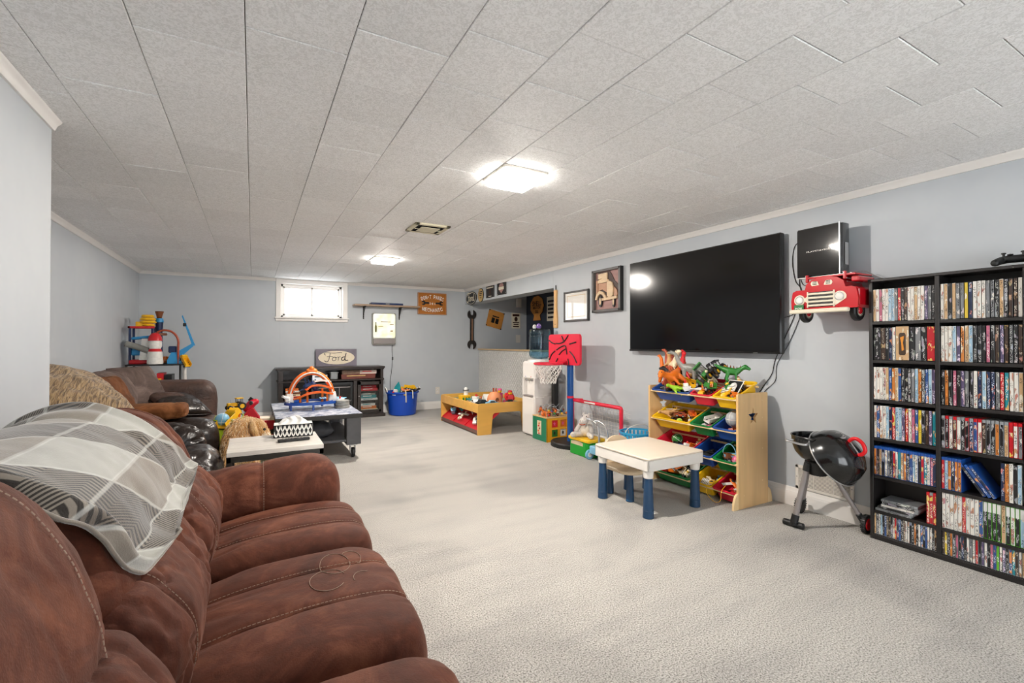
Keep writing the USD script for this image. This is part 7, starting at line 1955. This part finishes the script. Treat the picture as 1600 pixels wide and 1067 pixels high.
leather('leather_brown', '#3e2c25', '#5c4339', .5)
leather('leather_black', '#17110f', '#2b211d', .3)
suede('suede_grey', '#453833', '#5d4d47', '#77665f', .3, '#d8c8c0')
suede('suede_gold', '#4e2a12', '#6b3d1c', '#8a5630', .4, '#e0b080')
FY0, FY1 = 4.12, 6.05
t = Thing('far_sofa', 'dark brown leather sofa against the left wall beneath the corner toys', 'sofa', (-.8, 5.1, 0), world=True)
t.add('base', bb(-1.27, -.33, FY0 + .05, FY1 - .05, .04, .3, .03), 'leather_brown')
t.add('foot', J([cy((x, y, 0), (x, y, .05), .03, n=12) for x in (-1.2, -.4) for y in (FY0 + .12, FY1 - .12)]), 'grill_matt')
for k, (a0, b0) in enumerate(((FY0 + .22, 5.07), (5.05, FY1 - .20))):
    t.add('seat_cushion', loft(a0, b0, [(-1.0, .30), (-.98, .40), (-.7, .445), (-.42, .44), (-.31, .40), (-.29, .30), (-.32, .22), (-.8, .2)], 40, 8, f=lambda v, k=k: wrink(v, (6, 8, 6), .02, 90 + k)), 'leather_brown', smooth=True)
    t.add('back_cushion', loft(a0, b0, [(-.98, .40), (-.92, .48), (-.90, .62), (-.95, .78), (-1.05, .89), (-1.17, .91), (-1.25, .84), (-1.27, .6), (-1.15, .42)], 48, 8, f=lambda v, k=k, a0=a0, b0=b0: wrink(v, (5, 7, 5), .03, 95 + k) - .02 * (gv(v[:, 1], a0 + (b0 - a0) * .33, .02) + gv(v[:, 1], a0 + (b0 - a0) * .66, .02))), 'suede_grey', smooth=True)
t.add('armrest', loft(-1.2, -.22, [(FY0 - .02, .08), (FY0 - .03, .35), (FY0 - .02, .50), (FY0 + .05, .585), (FY0 + .14, .60), (FY0 + .23, .57), (FY0 + .26, .45), (FY0 + .25, .1)], 60, 10, p=8, q=.4, axis='x', f=lambda v: wrink(v, (5, 6, 5), .02, 99) + creases(v, (14, 5, 10), .010, 3) * gv(v[:, 0], -.26, .07)), 'leather_black', smooth=True)
t.add('armrest', loft(-1.2, -.33, [(FY1 - .22, .1), (FY1 - .22, .55), (FY1 - .20, .72), (FY1 - .09, .765), (FY1 + .01, .74), (FY1 + .03, .5), (FY1 + .02, .1)], 50, 8, p=8, q=.4, axis='x', f=lambda v: wrink(v, (5, 6, 5), .02, 98)), 'leather_brown', smooth=True)
t.add('back_frame', bb(-1.30, -1.12, FY0, FY1, .1, .80, .05), 'leather_brown')
# cushions on it
cu = [('throw_pillow', 'large grey-brown pillow leaning in the far corner of the far sofa', (-.93, 5.55, .735), (62, 0, 62), .50, .44, .17, 'suede_grey'),
      ('leather_cushion', 'black leather patchwork cushion at the far end of the far sofa', (-.62, 5.50, .56), (24, 6, 38), .44, .42, .16, 'leather_black'),
      ('throw_pillow', 'golden brown pillow between the ribbed cushion and the far sofa back', (-.93, 4.62, .74), (65, 0, 75), .34, .34, .15, 'suede_gold')]
for nm, lb, loc, rot, w, h, th, mt in cu:
    t = Thing(nm, lb, 'cushion', loc)
    c = t.add('cushion_body', tf(pillow(w, h, th, 30, 2.6, .35, int(w * 100)), rot=rot), mt, smooth=True)
    e = np.array([(w / 2 * x, h / 2 * y, 0) for x, y in ([(q, -1) for q in np.linspace(-1, 1, 9)] + [(1, q) for q in np.linspace(-.8, 1, 8)] + [(q, 1) for q in np.linspace(.8, -1, 8)] + [(-1, q) for q in np.linspace(.8, -.8, 7)])]) * .985
    t.add('piping', tf(tube(e, .005, 6, True), rot=rot), mt, smooth=True, under=c)
    if nm == 'leather_cushion':
        m = pillow(w * 1.005, h * 1.005, th * 1.03, 30, 2.6, .35, int(w * 100)).slice_plane([.02, .02, .0], [0, 1, 0], cap=False).slice_plane([0, 0, 0.01], [0, 0, 1], cap=False).slice_plane([0.04, 0, 0.0], [-1, 0, 0], cap=False)
        t.add('brown_patch', tf(m, rot=rot), 'leather_brown', smooth=True, under=c, label='brown leather patch')
t = Thing('bolster_cushion', 'long golden brown velvet cushion lying along the black leather arm', 'cushion', (-.84, 4.24, .602))
q = loft(-.43, .42, [(-.09, .0), (-.125, .045), (-.12, .085), (-.05, .112), (.05, .112), (.12, .085), (.125, .045), (.09, .0)], 60, 8, p=18, q=.22, axis='x', f=lambda v: wrink(v, (6, 8, 8), .014, 5) - .006 * gv(v[:, 0], .33, .008) + creases(v, (16, 5, 8), .006, 8) * gv(v[:, 0], .38, .05))
t.add('cushion_body', q, 'suede_gold', smooth=True)
t.add('piping', tube(np.array([(x, -.122, .06) for x in np.linspace(-.40, .40, 20)]), .004, 6), 'suede_gold', smooth=True)
# black leather recliner between the two sofas
RY0, RY1 = 2.98, 3.86
t = Thing('recliner', 'black puffy leather recliner between the two sofas', 'recliner', (-.75, 3.4, 0), world=True)
t.add('base', bb(-1.20, -.42, RY0 + .06, RY1 - .04, .04, .30, .03), 'leather_black')
t.add('seat_cushion', loft(RY0 + .18, RY1 - .16, [(-.95, .28), (-.9, .40), (-.6, .43), (-.42, .41), (-.36, .34), (-.40, .24), (-.8, .2)], 40, 8, f=lambda v: wrink(v, (6, 8, 6), .03, 31)), 'leather_black', smooth=True)
t.add('footrest', loft(RY0 + .16, RY1 - .12, [(-.42, .26), (-.42, .46), (-.34, .515), (-.23, .495), (-.165, .40), (-.18, .24), (-.30, .17)], 44, 8, p=4, q=.45, f=lambda v: wrink(v, (8, 9, 8), .04, 33) + creases(v, (10, 14, 10), .012, 12)), 'leather_black', smooth=True)
for k, (a0, b0) in enumerate(((RY0 - .03, RY0 + .19), (RY1 - .17, RY1 + .05))):
    c = (a0 + b0) / 2
    t.add('armrest', loft(-1.15, -.27, [(a0, .1), (a0 - .01, .44), (a0 + .02, .58), (c, .635), (b0 - .02, .59), (b0 + .01, .44), (b0, .1)], 60, 8, p=5, q=.45, axis='x', f=lambda v, k=k: wrink(v, (6, 8, 8), .045, 35 + k) + creases(v, (9, 8, 12), .014, 14 + k)), 'leather_black', smooth=True)
t.add('back_cushion', loft(RY0 + .04, RY1 - .0, [(-.98, .36), (-.90, .48), (-.90, .66), (-.98, .83), (-1.12, .86), (-1.25, .78), (-1.25, .5), (-1.12, .36)], 48, 8, f=lambda v: wrink(v, (6, 8, 8), .05, 39)), 'leather_black', smooth=True)
M('corduroy', '#a3855f', .95, sheen=.4)
mk('ribbed_tan', {'t': ('texture_coordinate', {}), 'm': ('mapping', {'rotation': (0, 0, .5), 'scale': (150, 16, 16)}), 'n': ('noise_texture', {'scale': 1.0, 'detail': 4.0, 'distortion': .8}), 'r': ('rgb_ramp', {'ramp': [(.36, lin('#5a452f')), (.5, lin('#8f7552')), (.64, lin('#b0956e'))]}), 'b': ('bump', {'strength': .8, 'distance': .015}), 'p': ('principled_bsdf', {'roughness': .95, 'sheen_weight': .3})},
   [('t.object', 'm.vector'), ('m.vector', 'n.vector'), ('n.fac', 'r.fac'), ('r.color', 'p.base_color'), ('n.fac', 'b.height'), ('b.normal', 'p.normal')])
t = Thing('ribbed_cushion', 'big tan crinkled cushion propped on the recliner behind the plaid throw', 'cushion', (-.97, 3.62, .84))
cpl = tf(pillow(.80, .50, .28, 40, 2.4, .35, 3), rot=(38, 10, 62))
t.add('cushion_body', cpl, 'ribbed_tan', smooth=True)

# dog
mk('dog_fur', {'t': ('texture_coordinate', {}), 'n': ('noise_texture', {'scale': 6.0, 'detail': 5.0}), 'r': ('rgb_ramp', {'ramp': [(.32, lin('#b9834a')), (.5, lin('#d8a96a')), (.68, lin('#efd2a6'))]}), 'm': ('mapping', {'scale': (40, 40, 12)}), 'n2': ('noise_texture', {'scale': 3.0, 'detail': 5.0}), 'b': ('bump', {'strength': .9, 'distance': .02}), 'p': ('principled_bsdf', {'roughness': .85, 'sheen_weight': .3})},
   [('t.object', 'n.vector'), ('n.fac', 'r.fac'), ('r.color', 'p.base_color'), ('t.object', 'm.vector'), ('m.vector', 'n2.vector'), ('n2.fac', 'b.height'), ('b.normal', 'p.normal')])
M('fur_pale', '#e8d9c2', .85, var=.15, scale=30, bump=.6, bscale=120)
M('hair_gold', '#d8a868', .6, sheen=.3)
M('hair_pale', '#f0d9b4', .6, sheen=.3)
dg = Thing('dog', 'golden long-haired dog sitting behind the side table, looking down', 'dog', (.0, 4.12, 0), world=True)
D = [[((-.09, 3.98, .14), .135), ((-.085, 4.11, .25), .12), ((-.095, 4.22, .385), .108), ((-.085, 4.28, .465), .088), ((-.03, 4.30, .49), .076)],
     [((-.03, 4.30, .49), .076), ((.03, 4.28, .475), .074)], [((.03, 4.28, .47), .071), ((.075, 4.27, .43), .05), ((.105, 4.265, .375), .037)],
     [((-.17, 3.95, .13), .10), ((-.08, 3.88, .11), .075), ((.01, 3.86, .06), .05), ((.09, 3.86, .035), .035)], [((-.05, 4.10, .14), .10), ((.04, 4.12, .10), .06), ((.10, 4.10, .035), .04)],
     [((-.08, 4.24, .33), .075), ((-.02, 4.20, .17), .045), ((-.01, 4.19, .04), .036), ((.04, 4.18, .03), .033)], [((-.06, 4.33, .33), .075), ((.0, 4.34, .17), .043), ((.01, 4.34, .04), .035), ((.06, 4.34, .03), .033)],
     [((-.18, 3.90, .10), .05), ((-.10, 3.82, .05), .035), ((.0, 3.80, .035), .03), ((.08, 3.81, .03), .02)]]
body = limb(D, .014, 8)
bd_ = dg.add('body', body, 'dog_fur', smooth=True)
hf = limb([[((.068, 4.27, .437), .052), ((.107, 4.265, .378), .040)], [((.118, 4.265, .355), .031)]], .01, 5)
dg.add('muzzle', hf, 'fur_pale', smooth=True, label='pale muzzle')
dg.add('nose', sph(.017, (.138, 4.262, .342), (1, 1.1, .8)), 'frame_black', smooth=True)
for s in (-1, 1):
    dg.add('ear', limb([[((-.0, 4.28 + s * .068, .525), .022), ((.01, 4.275 + s * .092, .475), .028), ((.03, 4.27 + s * .096, .42), .024)]], .01, 5), 'dog_fur', smooth=True)
    dg.add('eye', sph(.011, (.085, 4.27 + s * .042, .468)), 'frame_black', smooth=True)
rs = np.random.RandomState(4)
pts, fi = trimesh.sample.sample_surface(body, 5200, seed=7)
nn = body.face_normals[fi]
keep = pts[:, 2] > .03
pts, nn = pts[keep], nn[keep]
flow = np.array([-.15, -.45, -.85])
tn = flow - nn * (nn @ flow)[:, None]
ln_ = np.where((pts[:, 2] > .40) & (pts[:, 0] > -.03), .008, .027)[:, None] * rs.uniform(.7, 1.3, (len(pts), 1))
jit = rs.normal(0, .25, pts.shape)
for nm, sel in (('fur', rs.rand(len(pts)) < .68), ('fur_highlights', None)):
    sel = sel if sel is not None else ~last
    last = sel
    p0, n0, l0 = pts[sel], nn[sel], ln_[sel]
    d0 = tn[sel] + .35 * jit[sel]
    P = np.stack([p0 - n0 * .004, p0 + n0 * l0 * .35 + d0 * l0 * .25, p0 + n0 * l0 * .42 + d0 * l0 * .75, p0 + n0 * l0 * .30 + d0 * l0 * 1.2], 1) - dg.loc
    path = dg.path + '/' + nm
    cv = UsdGeom.BasisCurves.Define(stage, path)
    cv.CreateTypeAttr('linear')
    cv.CreatePointsAttr(Vt.Vec3fArray.FromNumpy(P.reshape(-1, 3).astype(np.float32)))
    cv.CreateCurveVertexCountsAttr(Vt.IntArray.FromNumpy(np.full(len(P), 4, np.int32)))
    cv.CreateWidthsAttr(Vt.FloatArray.FromNumpy(np.tile(np.array([.0036, .0034, .0028, .001], np.float32), len(P))))
    cv.SetWidthsInterpolation('vertex')
    UsdShade.MaterialBindingAPI.Apply(cv.GetPrim()).Bind(MATS['hair_gold' if nm == 'fur' else 'hair_pale'])
    data(cv.GetPrim(), kind='stuff')

# toys on the floor beyond the dog
M('rider_red', '#c8142e', .3)
t = Thing('ride_on_toy', 'red ride-on toy motorbike with black handlebars beside the coffee table', 'ride-on toy', (.02, 5.42, 0), rz=0)
t.add('body', tf(ext(Polygon([(-.15, .12), (-.20, .30), (-.12, .38), (-.06, .47), (-.02, .49), (.02, .42), (.06, .36), (.17, .36), (.18, .30), (.14, .14)]).buffer(.012), .17), (0, -.085, 0)), 'rider_red')
t.add('seat', bb(.03, .185, -.075, .075, .365, .40, .02), 'sign_cream')
t.add('head', limb([[((-.06, 0, .50), .045), ((-.02, 0, .55), .04), ((.01, 0, .56), .03)]], .012, 4), 'rider_red', smooth=True)
t.add('handlebar', J(cy((-.03, -.13, .56), (-.03, .13, .56), .016, n=12, b=.003), cy((-.045, 0, .57), (-.02, 0, .60), .02, n=10)), 'grill_matt')
t.add('decal', J(tf(ext(Polygon([(-.13, .30), (-.02, .36), (.0, .34), (-.10, .27)]), .003), (0, -.100, 0)), tf(ext(Polygon([(.06, .24), (.17, .29), (.17, .24), (.07, .19)]), .003), (0, -.100, 0))), 'frame_black')
n_ = t.add('number_plate', tf(ext(Polygon(oval(.075, .055, 24)), .003), (.015, -.101, .24)), tm('white'))
t.add('number', tf(text('17', .03, .001, True), (.015, -.1025, .24)), tm('green'), under=n_)
for x in (-.12, .12):
    w = t.add('wheel', cy((x, -.05, .09), (x, .05, .09), .09, n=26, b=.012), 'grill_matt', smooth=30)
    t.add('hub_cap', cy((x, -.055, .09), (x, .055, .09), .045, n=18, b=.003), tm('yellow'), under=w)
M('crate_lime', '#a3c01c', .4)
t = Thing('lime_toy_crate', 'lime green open toy crate beside the far sofa', 'toy crate', (-.19, 5.0, .46))
t.add('crate_body', tf(tub(.24, .34, .45, .004, .012, .86, .03), (0, -.02, 0)), 'crate_lime', smooth=40)
toy('tipper truck', 'yellow', (-.17, 5.08, .40), (0, -25, 60), 1.6, 'heaped in the lime green crate')
toy('tipper truck', 'orange', (-.15, 5.16, .38), (20, 10, 130), 1.3, 'heaped in the lime green crate')
toy('tractor', 'yellow', (-.14, 5.16, .52), (0, 0, 200), 1.2, 'on top of the heap in the lime green crate')
toy('ball', 'pale blue', (-.25, 5.05, .40), (20, 10, 0), 1.5, 'in the lime green crate')
toy('robot', 'black', (-.2, 5.18, .40), (30, 0, 40), .9, 'leaning in the lime green crate')

# corner shelf stacked with toys
QX0, QX1, QY0, QY1, QZ = -1.27, -.74, 6.78, 7.20, .91
t = Thing('corner_rack', 'black toy rack in the corner behind the far sofa', 'toy rack', (-1.0, 7.0, 0), world=True)
for z in (.05, .48, QZ - .02):
    t.add('shelf', bb(QX0, QX1, QY0, QY1, z, z + .018, .003), 'grill_matt')
for x in (QX0 + .012, QX1 - .012):
    for y in (QY0 + .012, QY1 - .012):
        t.add('post', cy((x, y, 0), (x, y, QZ - .003), .012, n=12), 'grill_matt')
gamebox('board_game', 'red and black game box upright on the corner rack shelf', -.98, -.92, 6.82, 7.05, .4985, .80, tm('red'), tm('yellow'))
gamebox('board_game', 'black game box upright beside the red one on the corner rack', -.905, -.84, 6.82, 7.05, .4985, .78, tm('black'))
t = Thing('white_pole', 'white plastic pole standing at the corner of the rack', 'pole', (-.70, 6.86, 0))
t.add('pole', cy((0, 0, 0), (-.02, 0, .90), .022, .02, 14, .003), 'white_plastic')
T0 = QZ - .0015
t = Thing('toy_garage', 'tall toy garage tower with red frame and blue ramps on the corner rack', 'toy garage', (-1.12, 7.02, T0))
t.add('corner_post', J([bb(x - .012, x + .012, y - .012, y + .012, 0, .44, .003) for x in (-.13, .08) for y in (-.1, .1)]), tm('dark blue'))
t.add('roof_bar', J(bb(-.15, .10, -.115, -.09, .42, .445, .004), bb(-.15, .10, .09, .115, .42, .445, .004), bb(-.15, -.125, -.115, .115, .42, .445, .004)), tm('red'))
t.add('ramp', J(tf(bb(-.12, .12, -.09, .09, 0, .03, .006), (0, 0, .30), (0, -8, 0)), tf(bb(-.12, .05, -.1, .1, 0, .11, .01), (0, 0, .10))), M('ramp_blue', '#2c8fc8', .4))
t.add('base_floor', bb(-.14, .10, -.12, .12, .0, .05, .01), tm('red'))
t.add('white_tower', hp([(x * a_ + .03, y * a_ - .09, z) for x in (-1, 1) for y in (-1, 1) for a_, z in ((.065, .05), (.045, .30))]), tm('white'))
for k, (w, z) in enumerate(((.07, .45), (.085, .485), (.08, .52), (.065, .555))):
    t.add('yellow_tier', cy((.02, .0, z), (.02, .0, z + .03), w, w * .92, 22, .008), tm('yellow'), smooth=30)
t.add('yellow_block', bb(-.09, .0, -.05, .05, .44, .50, .006), tm('yellow'))
t.add('side_slide', tube(crv([(-.16, -.14, .24), (-.05, -.15, .20), (.06, -.15, .15), (.16, -.15, .11)], 6), .035, 12), tm('grey'), smooth=True)
t = Thing('toy_tower', 'slim dark blue toy tower with a brown cup on top, behind the yellow tiers', 'toy tower', (-1.0, 7.10, T0 + .0))
t.add('column', J(cy((0, 0, .0), (0, 0, .48), .04, .03, 14), cy((0, 0, .40), (0, 0, .53), .034, .042, 14)), tm('dark blue'))
t.add('collar', cy((0, 0, .50), (0, 0, .55), .045, .04, 16, .004), 'ramp_blue')
t.add('cup', lathe([(.0, .55), (.025, .55), (.03, .58), (.045, .63), (.042, .635), (.025, .59), (0, .585)], 18), tm('brown'), smooth=True)
t.add('ledge', cy((0, 0, .34), (0, 0, .37), .08, n=16, b=.004), tm('brown'))
t = Thing('toy_arch', 'red toy track arch standing on the corner rack', 'toy arch', (-.93, 6.86, T0))
t.add('arch', tube(np.array([[.13 * math.cos(q) + .02, 0, .25 + .15 * math.sin(q)] for q in np.linspace(-.2, math.pi + .2, 26)]), .012, 8), tm('rust'), smooth=True)
t.add('post', J(cy((-.108, 0, 0), (-.108, 0, .23), .012, n=10), cy((.148, 0, 0), (.148, 0, .23), .012, n=10)), tm('rust'))
t = Thing('white_red_toy', 'plain white toy bottle with a red domed cap standing on the corner rack', 'toy bottle', (-1.0, 6.83, T0))
t.add('body', lathe([(0, 0), (.075, 0), (.08, .02), (.07, .14), (.05, .17), (.066, .21), (.066, .26), (.05, .29), (0, .29)], 24), tm('white'), smooth=40)
t.add('cap', lathe([(.07, .275), (.062, .32), (.035, .36), (0, .37)], 24), tm('red'), smooth=40)
t.add('band', lathe([(.064, .145), (.068, .15), (.052, .185), (.05, .18)], 24), tm('red'), smooth=40)
t = Thing('toy_excavator_arm', 'bright blue toy crane with a long bent arm on the corner rack', 'toy crane', (-.80, 6.92, T0))
t.add('base_block', hp([(x * .09, y * .07, z) for x in (-1, 1) for y in (-1, 1) for z in (0, .04)] + [(x * .05, y * .05, .14) for x in (-1, 1) for y in (-1, 1)]), 'ramp_blue')
t.add('boom', hp([(-.03, y * .02, .12) for y in (-1, 1)] + [(.02, y * .02, .06) for y in (-1, 1)] + [(.17, y * .014, .215) for y in (-1, 1)] + [(.155, y * .014, .245) for y in (-1, 1)]), 'ramp_blue')
t.add('stick', hp([(.185, y * .014, .21) for y in (-1, 1)] + [(.145, y * .014, .24) for y in (-1, 1)] + [(.055, y * .008, .585) for y in (-1, 1)] + [(.045, y * .008, .575) for y in (-1, 1)] + [(.12, y * .012, .40) for y in (-1, 1)]), 'ramp_blue')
t.add('hook', bx(.035, .03, .04, (.075, 0, .47), .006), tm('black'))
t.add('cab', bb(-.08, .0, -.055, .055, .13, .21, .01), tm('dark blue'))
toy('tipper truck', 'yellow', (-.72, 6.84, T0), (0, -40, 120), 1.1, 'tipping off the edge of the corner rack')
toy('ball', 'orange', (-.92, 6.98, T0), (0, 0, 0), 1.1, 'on the corner rack')
toy('robot', 'grey', (-1.0, 6.98, T0), (0, 0, 20), 1.2, 'on the corner rack')
